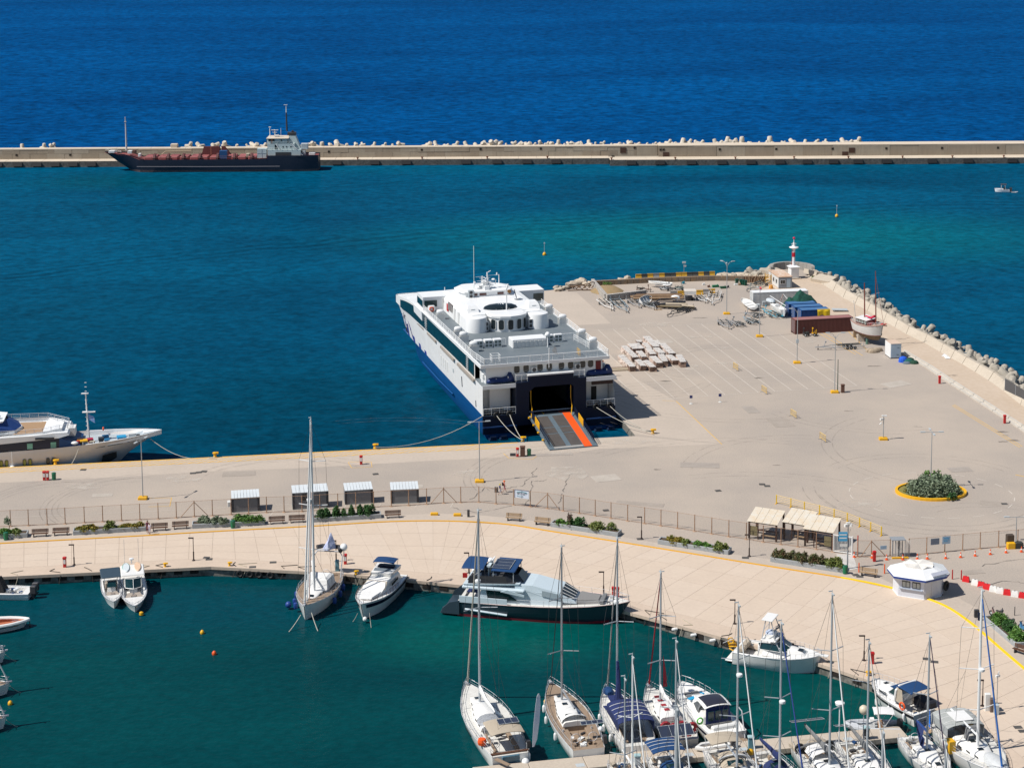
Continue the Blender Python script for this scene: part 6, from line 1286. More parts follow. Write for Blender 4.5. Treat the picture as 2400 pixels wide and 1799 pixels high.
# boats cut by the left edge
T,L=motor('rigid_boat','white boat with black covered console and twin black outboards at the left edge',(-95,1377),(72,1378),3.0,.8,1.0,cock=(.08,.75,.34),group='small boats along the promenade',cat='speedboat')
obj('console_cover',MB().loft([[(-.9,L*.34,.8),(.9,L*.34,.8),(.9,L*.55,.8),(-.9,L*.55,.8)],[(-.5,L*.42,2.6),(.5,L*.42,2.6),(.4,L*.5,2.4),(-.4,L*.5,2.4)]]),mat('black_cover',(.01,.01,.012),.8),T)
for x in (-.55,.55):obj('outboard_motor',MB().bbox(x-.3,x+.3,-.9,-.1,.7,1.7,.08).boxc((x,-.4,.2),(.2,.4,1.0)),DARK,T)
clutter(T,6,-1,1,1,L*.35,.7,11,[CANB,WHITE,DARK,CANW]);
T,L=motor('rigid_boat','long white inflatable boat with orange teak floor, its bow pointing right at the left edge',(68,1447),(-110,1466),3.0,.75,.95,dm=mat('orange_teak',(.42,.13,.06),.7,dirt=.3),cock=(.1,.86,.36),depth=.35,stripe=NAVY,group='small boats along the promenade',cat='speedboat')
for s in (-1,1):obj('inflatable_tube',MB().tube([(s*prof_at(MOT_P,t)*1.45,t*L,.9) for t in (0,.2,.4,.6,.75,.87,.95,1)],.22,7),WHITE2,T,smooth=True)
obj('bow_fender',MB().ball((-1.9,L*.68,.3),.35,9),NAVY,T);obj('anchor_weight',MB().tube([(0,L+.05,.7),(0,L+.1,-.3)],.05,4).ball((0,L+.1,-.1),.22,8),WOOD,T)
for i,(bx,by,lab,mm) in enumerate([(13,1529,'tip of a white yacht bow, upper one at the left edge',WHITE2),(23,1602,'sailing yacht bow with teak deck and anchor at the left edge, middle one',WHITE2),(15,1682,'sailing yacht bow at the bottom left edge, lowest of the three',WHITE2)]):
    sailboat('sailing_yacht',lab,(bx,by),(bx-200,by+22),3.8,(bx-80,by),(by-170 if i else by-90),deckm=TEAK if i else None,f0=1.1,f1=1.3,clut=0,spr=1,group='sailing yachts cut by the left edge')
    tag(obj('mooring_line',rope(at(bx,by+4,0),at(bx+26,by+20,WL),.1,.03),ROPE),'thin mooring line off the %s yacht bow at the left edge' % ('upper','middle','lowest')[i],'rope')
# RIB beside the pontoon
O_,rz,L=frame((1982,1699),(2100,1702),-.8);T=thing('inflatable_boat','grey inflatable boat with white bimini, alongside the pontoon in front of the blue canopy cruiser','inflatable boat',O_,rz)
GRT=mat('hypalon_grey',(.50,.52,.55),.6,dirt=.2,scale=1.5)
for s in (-1,1):obj('inflatable_tube',MB().tube([(s*1.0,-.3,.5),(s*1.05,L*.3,.5),(s*1.0,L*.65,.52),(s*.6,L*.88,.62),(0,L,.7)],.30,8),GRT,T,smooth=True)
obj('floor',MB().box(-.8,.8,.1,L*.8,.1,.25),GREYP,T);body(T,'console',[(.25,.8,L*.42,.7,L*.55),(1.4,.6,L*.44,.5,L*.52)],WHITE2);obj('driver_seat',MB().bbox(-.4,.4,L*.26,L*.36,.25,1.1,.06),mat('tan_seat',(.40,.22,.12),.8),T)
canopy(T,'bimini',.3,L*.46,1.9,2.5,CANW,.25,0,True);obj('outboard_motor',MB().bbox(-.25,.25,-.7,-.1,.5,1.4,.06),DARK,T);obj('bow_cover',MB().cap_ellipse((0,L*.72,.65),.6,1.1,.2,10),GRT,T)
# tiny motor boat under way
O_,rz,L=frame((2331,445),(2366,446),-.8);T=thing('motor_boat','small white motor boat under way near the far breakwater, top right','motor boat',O_,rz);hull(T,L,2.3,.7,.95,MOT_P,WHITE,WHITE,cock=(.1,.6,.36));obj('sun_top',MB().box(-.9,.9,L*.2,L*.6,2.2,2.3),DARK,T)
for s in (-1,1):obj('top_leg',MB().tube([(s*.8,L*.3,.7),(s*.8,L*.3,2.2)],.05,4).tube([(s*.8,L*.55,.7),(s*.8,L*.55,2.2)],.05,4),STEEL,T)
obj('outboard_motor',MB().box(-.3,.3,-.7,0,.2,1.3),DARK,T);obj('helmsman_seat',MB().box(-.4,.4,L*.3,L*.4,.5,1.5),DARK,T)
obj('wake_foam',MB().ribbon([(-.5,0,.03),(-.6,-2,.03)],.5).ribbon([(.5,0,.03),(.7,-2.5,.03)],.5),WHITE,T)
# buoys
def buoy(px,py,label,m,r=.27,pole=0):
    P=at(px,py,WL);t=thing('buoy',label,'buoy',P)
    obj('float',MB().lathe([(0,-.3),(r*.7,-.2),(r,.1),(r*.95,r*.9),(r*.5,r*1.6),(0,r*1.8)],12),m,t,smooth=True)
    if pole:obj('pole',MB().tube([(0,0,r),(0,0,pole)],.06,5).boxc((0,0,pole),(.3,.3,.35)),GREYP,t)
buoy(1276,598,'yellow buoy with a thin pole in the harbour behind the ferry',YEL,.45,3.0);buoy(1961,508,'yellow buoy with pole in the harbour, far right',YEL,.45,3.0)
buoy(474,1484,'yellow mooring buoy in the open marina water, left of centre',YEL);buoy(502,1533,'small orange mooring buoy in the open marina water',ORANGE,.27);buoy(24,1650,'yellow mooring buoy near the bottom left edge',YEL);buoy(1279,1646,'small yellow buoy against the teak decked yacht',YEL,.25);buoy(866,1296,'x',YEL,.01) if False else None
buoy(1555,1465,'round red fender floating against the promenade quay',RED,.38)

# ---------------------------------------------------------------- pontoon and gangway
PONT=mat('pontoon_deck',(.50,.43,.35),.85,dirt=.2,scale=.6,fine=4)
pz=-.55
a,b=at(2118,1712,pz),at(1100,1811,pz);d=(b-a);Lp=d.length;rz=atan2(d.y,d.x);T=thing('pontoon','long floating pontoon with pale concrete deck running along the bottom of the picture','pontoon',a,rz)
for k in range(int(Lp/5.8)):obj('pontoon_slab',MB().bbox(k*5.8+.03,k*5.8+5.77,-1.25,1.25,-.55,0,.04),PONT,T)
obj('float',MB().box(.3,Lp-2,-1.1,1.1,-1.4,-.5),DARK,T)
for k in range(9):obj('deck_hatch',MB().box(6+k*5.8,6.9+k*5.8,.2,.9,.0,.02),GREYP,T)
for px,py,lab,m in ((1760,1752,'blue and grey power pedestal on the pontoon left of the navy covered yacht',mat('pedestal_blue',(.12,.28,.34),.5)),(1494,1796,'grey power pedestal on the pontoon near the blue bimini',GREYP),(2030,1730,'dark power pedestal on the pontoon behind the twin solar panels',DARK)):
    t=thing('power_pedestal',lab,'pedestal',at(px,py,pz));obj('column',MB().bbox(-.3,.3,-.25,.25,0,1.2,.05),m,t);obj('cap',MB().bbox(-.36,.36,-.3,.3,1.2,1.35,.05),mat('pedestal_cap',(.35,.5,.52),.5),t)
a,b=at(2160,1715,pz+.1),at(2252,1683,.1);d=b-a;T=thing('gangway','aluminium gangway with truss railings from the pontoon up to the quay','gangway',a,atan2(d.y,d.x));Lg=Vector((d.x,d.y)).length;dz=d.z
obj('walkway',MB().loft([[(0,-.75,0),(0,.75,0),(0,.75,.12),(0,-.75,.12)],[(Lg,-.75,dz),(Lg,.75,dz),(Lg,.75,dz+.12),(Lg,-.75,dz+.12)]]),PALEWOOD,T)
for s in (-.75,.75):
    r=MB();r.tube([(0,s,1.1),(Lg,s,dz+1.1)],.05,5);r.tube([(0,s,.6),(Lg,s,dz+.6)],.035,4);nB=7
    for k in range(nB+1):t=k/nB;r.tube([(Lg*t,s,dz*t),(Lg*t,s,dz*t+1.1)],.035,4)
    for k in range(nB):r.tube([(Lg*k/nB,s,dz*k/nB),(Lg*(k+1)/nB,s,dz*(k+1)/nB+1.1)],.025,4)
    obj('truss_railing',r,ALU,T)
# ================================================================ STREET FURNITURE
LG=mat('lamp_grey',(.40,.42,.43),.45,metal=.3)
def lamp(label,base,top,arms,name='lamp_post',basebox=True,m=LG,group='lamp posts on the port apron',armang=0.0,r=.085,up=.0):
    P=at(*base);H=top_z(P,top);t=thing(name,label,'lamp post',P,0,group)
    obj('pole',MB().tube([(0,0,0),(0,0,H*.5),(0,0,H)],r,8,r*.65),m,t)
    if basebox:obj('base_block',MB().bbox(-.68,.68,-.48,.48,0,.4,.08),PYF if False else YEL,t)
    n=arms
    for k in range(n):
        a=armang+2*pi*k/n;d=Vector((cos(a),sin(a),0))
        ar=obj('lamp_arm',MB().tube([Vector((0,0,H-.5*bool(up))),d*.5+Vector((0,0,H+up*.6)),d*1.1+Vector((0,0,H+up))],.045,5),m,t)
        obj('lamp_head',MB().boxc(d*1.35+Vector((0,0,H+up+.03)),(.75,.28,.12),a),GREYP,ar)
    return t,H
lamp('tall grey double lamp post on a yellow base in front of the ferry stern',(1124,1129),988,2,armang=.2)
lamp('tall grey double lamp post on a yellow base near the moored cruise yacht bow',(335,1169),1031,2,armang=1.2)
t,H=lamp('double armed lamp post on a yellow base beside a brown cabinet',(1956,920),787,2,up=.55)
t,H=lamp('single lamp post on a yellow base in front of the brown container',(1868,851),728,1,armang=pi,up=.4);obj('control_box',MB().boxc((0,0,H*.42),(.5,.35,.7)),GREYP,t)
lamp('slim lamp post on a yellow base left of the brown container',(1780,789),676,1,armang=1.8)
lamp('three armed lamp post on a yellow base near the boat trailers',(1703,736),619,3,up=.5,armang=.3)
t,H=lamp('short camera pole on a yellow base, right side of the car park',(2070,1030),972,0,name='camera_pole');obj('camera',MB().boxc((-.25,0,H-.7),(.7,.3,.25),.4).boxc((.1,0,H-.15),(.8,.4,.15)).tube([(-.3,0,H-1.3),(-.6,0,H-1.6)],.12,5),GREYW,t)
t,H=lamp('tall lamp post with four arms rising from the roundabout shrubs',(2181,1146),1012,4,basebox=False,armang=.0)
lamp('grey double lamp post by the fence at the right edge',(2381,1268),1211,2,basebox=False)
t,H=lamp('thin camera pole on the block wall at the pier head',(1603,652),614,0,name='camera_pole',basebox=False,r=.06);obj('camera',MB().boxc((0,0,H-.1),(.8,.3,.4)).boxc((.2,0,H-.9),(.6,.3,.4)),GREYP,t)
t,H=lamp('slim mast by the white office cabin',(1806,702),617,0,name='signal_mast',basebox=False,r=.05)
t,H=lamp('dark green ribbed mast beside the yellow lamp base',(1963,918),842,0,name='ribbed_mast',basebox=False,r=.09,m=mat('mast_green',(.05,.08,.06)))
for x,y in ((1515,640),(1534,642),(1592,645)):lamp('very thin pole standing on the pier head wall',(x,657),y,0,name='thin_pole',basebox=False,r=.035,group='thin poles at the pier head')
BL=mat('lamp_brown',(.035,.020,.016),.5)
for i,(bx,by,ty_) in enumerate([(174,1324,1276),(454,1313.5,1260),(788,1316,1266.7),(1099,1343,1295),(1414.7,1394,1339.5),(1722,1462,1405),(2025,1547.6,1489),(2302.5,1654,1593),(1503.5,1262.6,1211),(1756,1303.7,1252.5),(2206,1393,1338)]):
    lab=['beside the red hydrant, far left','at the bend of the quay left of the tyres','behind the tall white yacht','behind the dark hulled motor yacht stern','by the red twin pedestals at the dark yacht bow','above the sport fishing boat','beside the red hydrant on the right','near the grey cabinets by the gangway','between the two long planters','in front of the shelter','against the octagonal kiosk'][i]
    P=at(bx,by);H=top_z(P,ty_);t=thing('promenade_lamp','slender brown promenade lamp '+lab,'lamp post',P,0,'promenade lamps')
    obj('pole',MB().tube([(0,0,0),(0,0,H*.4)],.09,6).tube([(0,0,H*.4),(0,0,H)],.05,6).cyl(0,0,0,.12,.28,.2,8),BL,t);obj('lamp_head',MB().boxc((-.28,0,H),(.7,.2,.12)),BL,t)
t=thing('wind_sensor_pole','thin grey pole with a white wind sensor behind the gangway cabinets','pole',at(2336,1664));H=top_z(at(2336,1664),1577);obj('pole',MB().tube([(0,0,0),(0,0,H)],.04,5),GALV,t);obj('sensor',MB().boxc((0,0,H-.3),(.5,.2,.2),.4).boxc((.1,0,H),(.1,.1,.5)),WHITE,t)
# bollards
def bollard(px,py,label,s=1.0,m=YEL):
    t=thing('mooring_bollard',label,'bollard',at(px,py,.05));obj('bollard_body',MB().lathe([(.34*s,0),(.26*s,.15*s),(.22*s,.45*s),(.42*s,.62*s),(.42*s,.78*s),(.1,.86*s)],10).boxc((.25*s,0,.7*s),(.7*s,.45*s,.25*s)),m,t,smooth=True)
for px,py,l in [(130,1087,'yellow mooring bollard by the cruise yacht hull'),(504,1070,'yellow mooring bollard on the ferry quay, left of the tall mast'),(879,1050,'yellow mooring bollard where the long ferry rope ends'),(1225,1033,'yellow mooring bollard holding the two ferry stern ropes'),(1530,1015,'yellow mooring bollard right of the ferry ramp')]:bollard(px,py,l,.9)
for px,py,l in [(387,1327,'small yellow bollard on the marina quay near the left lamp'),(538,1325,'small yellow bollard above the row of tyres'),(834,1345,'small yellow bollard between tall yacht and flybridge cruiser'),(2034,1582,'small yellow bollard at the bow of the blue canopy cruiser'),(2273,1706,'yellow bollard at the quay corner by the gangway')]:bollard(px,py,l,.62)
# hydrants, bins, cabinets
def box_thing(name,label,cat,px,py,w_,d,h,m,cap=None,grp=None,rz=0):
    t=thing(name,label,cat,at(px,py,.05),rz,grp);obj('body',MB().bbox(-w_/2,w_/2,-d/2,d/2,0,h,.04),m,t)
    if cap:obj('cap',MB().bbox(-w_/2-.05,w_/2+.05,-d/2-.05,d/2+.05,h,h+.15,.03),cap,t)
    return t
def hydrant(px,py,label,face=True):
    t=thing('hydrant_post',label,'hydrant',at(px,py,.05));obj('post',MB().bbox(-.2,.2,-.18,.18,0,1.15,.04),RED,t);obj('head',MB().bbox(-.25,.25,-.22,.22,1.15,1.4,.06),RED,t)
    if face:obj('panel',MB().box(-.15,.15,-.22,-.18,.5,1.05),GREYW,t)
for px,py,l in [(104,1124,'red hydrant post on the ferry quay, left one of two, far left'),(112,1124,'red hydrant post on the ferry quay, right one of two, far left'),(152,1328,'red hydrant post on the promenade, far left'),(809.5,1321,'red hydrant post on the promenade behind the tall yacht'),(846.5,1087,'red hydrant post inside a yellow painted square'),(1213,1069,'red hydrant post beside a brown cabinet in front of the ferry'),
                  (1438,1399,'red service pedestal at the dark yacht bow, left one'),(1447,1400,'red service pedestal at the dark yacht bow, right one'),(2202,898,'red hydrant post by the low wall, upper one'),(2354.5,991,'red hydrant post by the low wall near the right edge'),(2044,1554,'red hydrant post with hose reel on the right promenade'),(2049,1314,'fat red bollard by the turnstile gate')]:hydrant(px,py,l,py<1390 and px<2000)
obj_=None
for px,py,l in [(126.6,1123,'green litter bin beside the two red hydrants'),(14,1264,'green litter bin by the leftmost planter'),(546,1236,'green litter bin in front of the grey green planter'),(1240,1067,'green litter bin beside the brown cabinet before the ferry ramp'),(1980.7,1343,'green litter bin at the end of the planter by the zebra crossing')]:
    t=thing('litter_bin',l,'bin',at(px,py,.05));obj('bin_body',MB().cyl(0,0,0,.95,.3,.34,12),GREEN,t);obj('lid',MB().cyl(0,0,.95,1.05,.36,.3,12),mat('bin_lid',(.005,.10,.05),.5),t)
box_thing('cabinet','brown cabinet between red hydrant and green bin before the ferry','cabinet',1225,1068,.75,.6,1.45,RUST,RUST);box_thing('cabinet','brown cabinet beside the double armed lamp in the car park','cabinet',1975,919,.6,.5,1.3,RUST,RUST)
box_thing('pump','small rusty pump left of the red hydrant before the ferry','pump',1202,1067,.9,.4,.35,DARK);box_thing('bin','dark bin on a post at the promenade bend','bin',1098,1210,.35,.3,1.0,DARK);box_thing('bin','black bin at the head of the right hand planter','bin',2288.7,1445,.6,.4,.95,DARK)
box_thing('suitcase','dark suitcase on the promenade edge by the right hand planter','suitcase',2296,1452,.45,.3,.9,NAVY);box_thing('cabinet','pale grey cabinet with open door behind the gangway','cabinet',2314,1663,.6,.5,1.9,GREYW);box_thing('cabinet','brown cabinet behind the gangway, middle of three','cabinet',2325,1666,.5,.5,1.5,mat('taupe_metal',(.14,.10,.085),.6));box_thing('cabinet','short grey cabinet behind the gangway, right of three','cabinet',2335,1672,.5,.5,1.1,GREYP);box_thing('pedestal','blue pedestal beside the tall yacht stern','pedestal',790.5,1337,.5,.4,1.5,mat('pedestal_blue',(.12,.28,.34)))
for px,py,l in [(704,1207.5,0),(763,1207.5,0)]:pass
for px,py,l in [(1018,1206,'yellow concrete weight on the promenade bend, left one'),(1072,1208,'yellow concrete weight on the promenade bend, right one')]:tag(obj('concrete_weight',MB().bbox(-.55,.55,-.25,.25,0,.35,.06),YEL,loc=at(px,py,.03)),l,'weight')
# benches
def bench(px,py,label,rz=0,m=WOOD):
    t=thing('park_bench',label,'bench',at(px,py,.03),rz,'benches along the promenade')
    for k in range(3):obj('seat_slat',MB().box(-1.15,1.15,-.32+k*.17,-.18+k*.17,.42,.48),m,t)
    for k in range(3):obj('back_slat',MB().boxc((0,.24+k*.035,.60+k*.15),(2.3,.04,.13),0,0,-.2),m,t)
    for x in (-.85,.85):obj('leg',MB().box(x-.05,x+.05,-.35,.2,0,.42).boxc((x,.24,.62),(.06,.05,.75),0,0,-.2),DARK,t)
for px,py,l,rz,m in [(94,1256,'dark wooden bench right of the leftmost planter, first of a pair',.13,WOOD),(143,1253,'dark wooden bench left of the yellow flowered planter',.13,WOOD),(374,1242,'dark wooden bench beside the standing couple',.13,WOOD),(423,1238,'dark wooden bench left of the grey green planter',.13,WOOD),(649,1226,'dark wooden bench right of the green planter behind the tall mast',.12,WOOD),(696,1223,'dark wooden bench left of the bushy dark green planter',.12,WOOD),(921,1212,'dark wooden bench right of the bushy dark green planter',.1,WOOD),
                         (1204.5,1219,'pale brown bench on the promenade bend, left of two',-.18,PALEWOOD),(1271,1229,'pale brown bench against the stone planter, right of two',-.3,PALEWOOD),(2035.5,1349,'pale brown bench near the zebra crossing',-.4,PALEWOOD),(2396,1532,'brown bench at the right edge below the planter',-.8,WOOD)]:bench(px,py,l,rz,m)
# planters with foliage
PLC=mat('planter_concrete',(.36,.385,.40),.85,dirt=.3,scale=.6,fine=3);SOIL=mat('soil',(.08,.055,.035),.95)
def leafmat(name,c1,c2):
    m=bpy.data.materials.new(name);m.use_nodes=True;N=m.node_tree.nodes;L=m.node_tree.links;p=N['Principled BSDF'];p.inputs['Roughness'].default_value=.65
    oi=N.new('ShaderNodeNewGeometry');n_=N.new('ShaderNodeTexNoise');n_.inputs['Scale'].default_value=2.2;n_.inputs['Detail'].default_value=4;L.new(oi.outputs['Position'],n_.inputs['Vector'])
    r=N.new('ShaderNodeMapRange');r.inputs['From Min'].default_value=.35;r.inputs['From Max'].default_value=.65;L.new(n_.outputs['Fac'],r.inputs[0])
    x=N.new('ShaderNodeMix');x.data_type='RGBA';x.inputs[6].default_value=(*c1,1);x.inputs[7].default_value=(*c2,1);L.new(r.outputs[0],x.inputs[0]);L.new(x.outputs[2],p.inputs['Base Color'])
    p.inputs['Subsurface Weight'].default_value=0;return m
def leaves(parent,name,cx,cy,rx,ry,z0,h,n,m,seed,size=.13,lumps=3,spike=0.0):
    """many leaf-sized faces through a lumpy crown volume"""
    q=random.Random(seed);mb=MB();L_=[(q.uniform(-.75,.75),q.uniform(-.6,.6),q.uniform(.6,1)) for _ in range(lumps)]
    for _ in range(n):
        lx,ly,lh=q.choice(L_);a=q.uniform(0,2*pi);e=q.uniform(-.1,1.0)*pi/2;rr=q.uniform(.55,1.05)
        x=cx+rx*(lx*.95+rr*cos(a)*cos(e)*.42);y=cy+ry*(ly*.85+rr*sin(a)*cos(e)*.5);z=z0+h*lh*(max(0,sin(e))*rr*.95+.05+q.uniform(0,spike))
        s=size*q.uniform(.6,1.4);u=Vector((q.gauss(0,1),q.gauss(0,1),q.gauss(0,.8))).normalized();v=u.cross(Vector((q.gauss(0,1),q.gauss(0,1),q.gauss(0,1)))).normalized()
        c=Vector((x,y,z));mb.add([c-u*s,c+v*s*.5,c+u*s,c-v*s*.5],[(0,1,2,3)])
    o=obj(name,mb,m,parent,rec=False);return o
G1=leafmat('leaf_green',(.05,.15,.018),(.12,.23,.04));G2=leafmat('leaf_dark',(.015,.065,.012),(.045,.13,.025));G3=leafmat('leaf_greygreen',(.11,.155,.09),(.24,.29,.19));G4=leafmat('leaf_yellow_flower',(.30,.20,.015),(.10,.13,.02));G5=leafmat('leaf_olive',(.09,.14,.025),(.19,.21,.05));G6=leafmat('leaf_purple',(.06,.035,.025),(.10,.06,.04));GP=leafmat('leaf_pinkish',(.16,.10,.05),(.06,.11,.03))
def planter(a,b,label,plants,hgt=.62,dep=1.5,name='planter'):
    A,B_=at(a[0],a[1],.02),at(b[0],b[1],.02);d=B_-A;L_=d.length;t=thing(name,label,'planter',A,atan2(d.y,d.x),'concrete planters along the promenade')
    w_=.16
    obj('planter_wall',MB().bbox(0,L_,0,w_,0,hgt,.03),PLC,t);obj('planter_wall',MB().bbox(0,L_,dep-w_,dep,0,hgt,.03),PLC,t);obj('planter_wall',MB().bbox(0,w_,w_+.002,dep-w_-.002,0,hgt-.002,.03),PLC,t);obj('planter_wall',MB().bbox(L_-w_,L_,w_+.002,dep-w_-.002,0,hgt-.002,.03),PLC,t);obj('soil',MB().box(w_,L_-w_,w_,dep-w_,0,hgt-.12),SOIL,t)
    for i,(t0,t1,h,m,dens) in enumerate(plants):
        cx=(t0+t1)/2*L_;rx=(t1-t0)*L_/2
        leaves(t,'shrub',cx,dep/2,rx*1.0,dep*.72,hgt-.2,h*1.25,int(dens*rx*950),m,i*7+int(A.x*10) % 97,.13,max(5,int(rx*5)),.12)
    return t,L_
planter((-60,1265),(64,1259.5),'grey concrete planter with low green shrubs at the left edge',[(.3,.75,.6,G1,1),(.65,.98,.5,G5,1)])
t=thing('young_tree','small olive coloured sapling behind the leftmost planter','tree',at(21,1246));obj('trunk',MB().tube([(0,0,0),(.1,0,.8),(0,.05,1.4)],.06,6,.03),WOOD,t);leaves(t,'crown',0,0,.7,.6,1.0,1.3,420,G3,3,.1,4,.2)
planter((171,1254),(342,1244),'long planter with yellow flowers and a green bush in the middle',[(.02,.36,.5,G4,1),(.36,.62,.85,G5,1),(.62,.98,.5,G4,1)])
planter((450,1238.5),(541,1234),'planter full of rounded grey green shrubs left of the green litter bin',[(.02,.5,.9,G3,1),(.48,.98,.8,G3,1)])
planter((543,1234),(621,1229.5),'planter with fresh green shrubs right of the green litter bin',[(.02,.98,.8,G1,1.1)])
planter((731,1224),(894,1214),'long planter with tall dark green bushy shrubs right of the tall mast',[(.02,.30,1.1,G2,1.2),(.28,.52,1.25,G2,1.2),(.52,.75,1.2,G2,1.2),(.74,.97,1.1,G2,1.2)])
planter((1290,1234),(1448,1258),'pale planter right of the brown bench with red leaved and light green shrubs',[(.06,.28,.55,G1,1),(.22,.5,1.0,G2,1),(.20,.30,1.3,G6,.7),(.54,.93,.85,G5,1.1)])
planter((1541,1274.5),(1707,1300),'pale planter left of the shelter with low flowers and a bush at its right end',[(.04,.4,.5,G4,.9),(.3,.5,.55,G5,1),(.48,.75,.5,G1,1),(.76,1.0,.8,G5,1.2)])
planter((1805,1316),(1977,1343),'planter before the shelter overgrown with pink and green shrubs, blue mark on its side',[(.0,.3,1.0,GP,1.2),(.22,.5,1.05,GP,1.2),(.45,.75,1.1,GP,1.2),(.7,1.0,1.0,G5,1.2)])
t,L_=planter((2305,1453),(2379,1517),'angled planter with dense green shrubs near the right edge',[(.0,.4,.8,G1,1.1),(.35,.7,.9,G2,1.1),(.65,1.0,1.0,G1,1.2)],dep=2.0)
planter((2382,1518),(2440,1512),'short grey planter wall section at the right edge',[(.0,1.0,1.0,G1,1)])
# roundabout
cR=at(2181.5,1153.5,0);rxR=(at(2264.5,1153).x-at(2098.4,1153).x)/2;ryR=(at(2181,1132.5).y-at(2181,1174.5).y)/2
ring_o=[Vector((rxR*cos(2*pi*k/40),ryR*sin(2*pi*k/40),0)) for k in range(41)]
rb_=thing('roundabout_island','oval traffic island with a bright yellow kerb and grey green shrubs','roundabout',cR)
mb=MB();rr_=[]
for v in ring_o:
    n_=v.normalized();rr_.append([v,v+Vector((0,0,.38)),v-n_*.38+Vector((0,0,.38)),v-n_*.38])
mb.loft(rr_,True,False);obj('kerb',mb,mat('kerb_bright_yellow',(.80,.42,.008),.6,dirt=.15),rb_);obj('soil',MB().prism([(v.x*.96,v.y*.96) for v in ring_o[:-1]],0,.2),mat('dry_grass',(.26,.19,.06),.95,dirt=.5,scale=1.5,dirtcol=(.12,.16,.03)),rb_)
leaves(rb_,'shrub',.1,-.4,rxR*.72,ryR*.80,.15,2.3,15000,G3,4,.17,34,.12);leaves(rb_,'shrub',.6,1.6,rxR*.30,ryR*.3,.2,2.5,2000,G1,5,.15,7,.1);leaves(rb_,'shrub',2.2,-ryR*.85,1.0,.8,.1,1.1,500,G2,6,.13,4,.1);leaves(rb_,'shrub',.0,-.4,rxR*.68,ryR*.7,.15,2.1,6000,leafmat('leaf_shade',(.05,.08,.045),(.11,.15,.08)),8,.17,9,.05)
leaves(rb_,'dry_weeds',-rxR*.72,0,.8,1.2,.15,.5,260,G4,9,.1,4,.2);leaves(rb_,'dry_weeds',rxR*.75,0,.7,1.2,.15,.5,260,G5,10,.1,4,.2)
# ---------------------------------------------------------------- fence
FP=[(-40,1236.5),(25,1233),(67,1231.5),(110.8,1229.7),(153,1227.5),(198,1225),(241,1222.5),(285,1220),(328,1218),(371,1216),(413.5,1213.5),(455.7,1210.7),(498,1208.5),(541.8,1206),(583,1203.5),(625,1201),(666,1200),(708,1198.7),(750,1196),(792,1193.4),(834,1190.8),(876,1188.4),(917,1186.5),(958,1184.4),(1000,1181.5),(1040,1178.7),(1080,1177.5),(1122.5,1176.5),(1162.7,1180.6),(1203.8,1183),(1243,1187.6),(1283.5,1191.4),(1320,1197),(1358,1202.8),(1395,1208.6),(1432,1214.5),(1471,1220.6),(1510.8,1226.5),(1549,1232),(1588,1238),(1628,1244.5),(1668,1251),(1708,1257.5),(1749,1263.5),(1788.6,1270),(1830.4,1275.6),(1870,1281),(1913,1287),(1952,1293)]
FP2=[(2010,1304.7),(2042,1305),(2086,1303)];FP3=[(2130,1300.6),(2171.5,1297.7),(2214,1293.6),(2256,1289.5),(2297,1285.7),(2340,1282),(2385,1279),(2430,1276)]
FENP=mat('fence_post_rust',(.42,.26,.16),.75,dirt=.4,scale=2,dirtcol=(.12,.05,.03))
meshm=bpy.data.materials.new('chain_link');meshm.use_nodes=True;N=meshm.node_tree.nodes;p=N['Principled BSDF'];p.inputs['Base Color'].default_value=(.10,.07,.055,1);p.inputs['Alpha'].default_value=.09
fn=thing('chain_link_fence','long rusty post chain link fence between the promenade and the port','fence',at(1000,1181))
O_=Vector(fn.location)
for lst in (FP,FP2,FP3):
    pts=[at(*p) for p in lst];HT=2.35
    if lst is FP:HT=2.4
    for i,p_ in enumerate(pts):
        obj('post',MB().cyl(0,0,0,HT,.07,.06,6),FENP,fn,loc=p_-O_)
        obj('foot',MB().cyl(0,0,.0,.05,.3,.25,8),mat('foot_mortar',(.42,.29,.2),.9),fn,loc=p_-O_+Vector((0,0,.01)))
        if i<len(pts)-1:
            q_=pts[i+1];up=Vector((0,0,1));o=obj('mesh_panel',MB().add([p_-O_+up*.08,q_-O_+up*.08,q_-O_+up*(HT-.08),p_-O_+up*(HT-.08)],[(0,1,2,3)]),meshm,fn,rec=False)
            obj('top_wire',MB().tube([p_-O_+up*(HT-.06),q_-O_+up*(HT-.06)],.022,4),FENP,fn);obj('bottom_wire',MB().tube([p_-O_+up*.1,q_-O_+up*.1],.03,4),FENP,fn)
def brace(i,lst=FP):
    p_,a,b=[at(*lst[k])-O_ for k in (i,i-1,min(i+1,len(lst)-1))]
    obj('brace',MB().tube([p_+Vector((0,0,2.2)),p_.lerp(a,.75)+Vector((0,0,.1))],.05,5).tube([p_+Vector((0,0,2.2)),p_.lerp(b,.75)+Vector((0,0,.1))],.05,5),FENP,fn)
brace(11);brace(25);brace(31);brace(1,FP2)
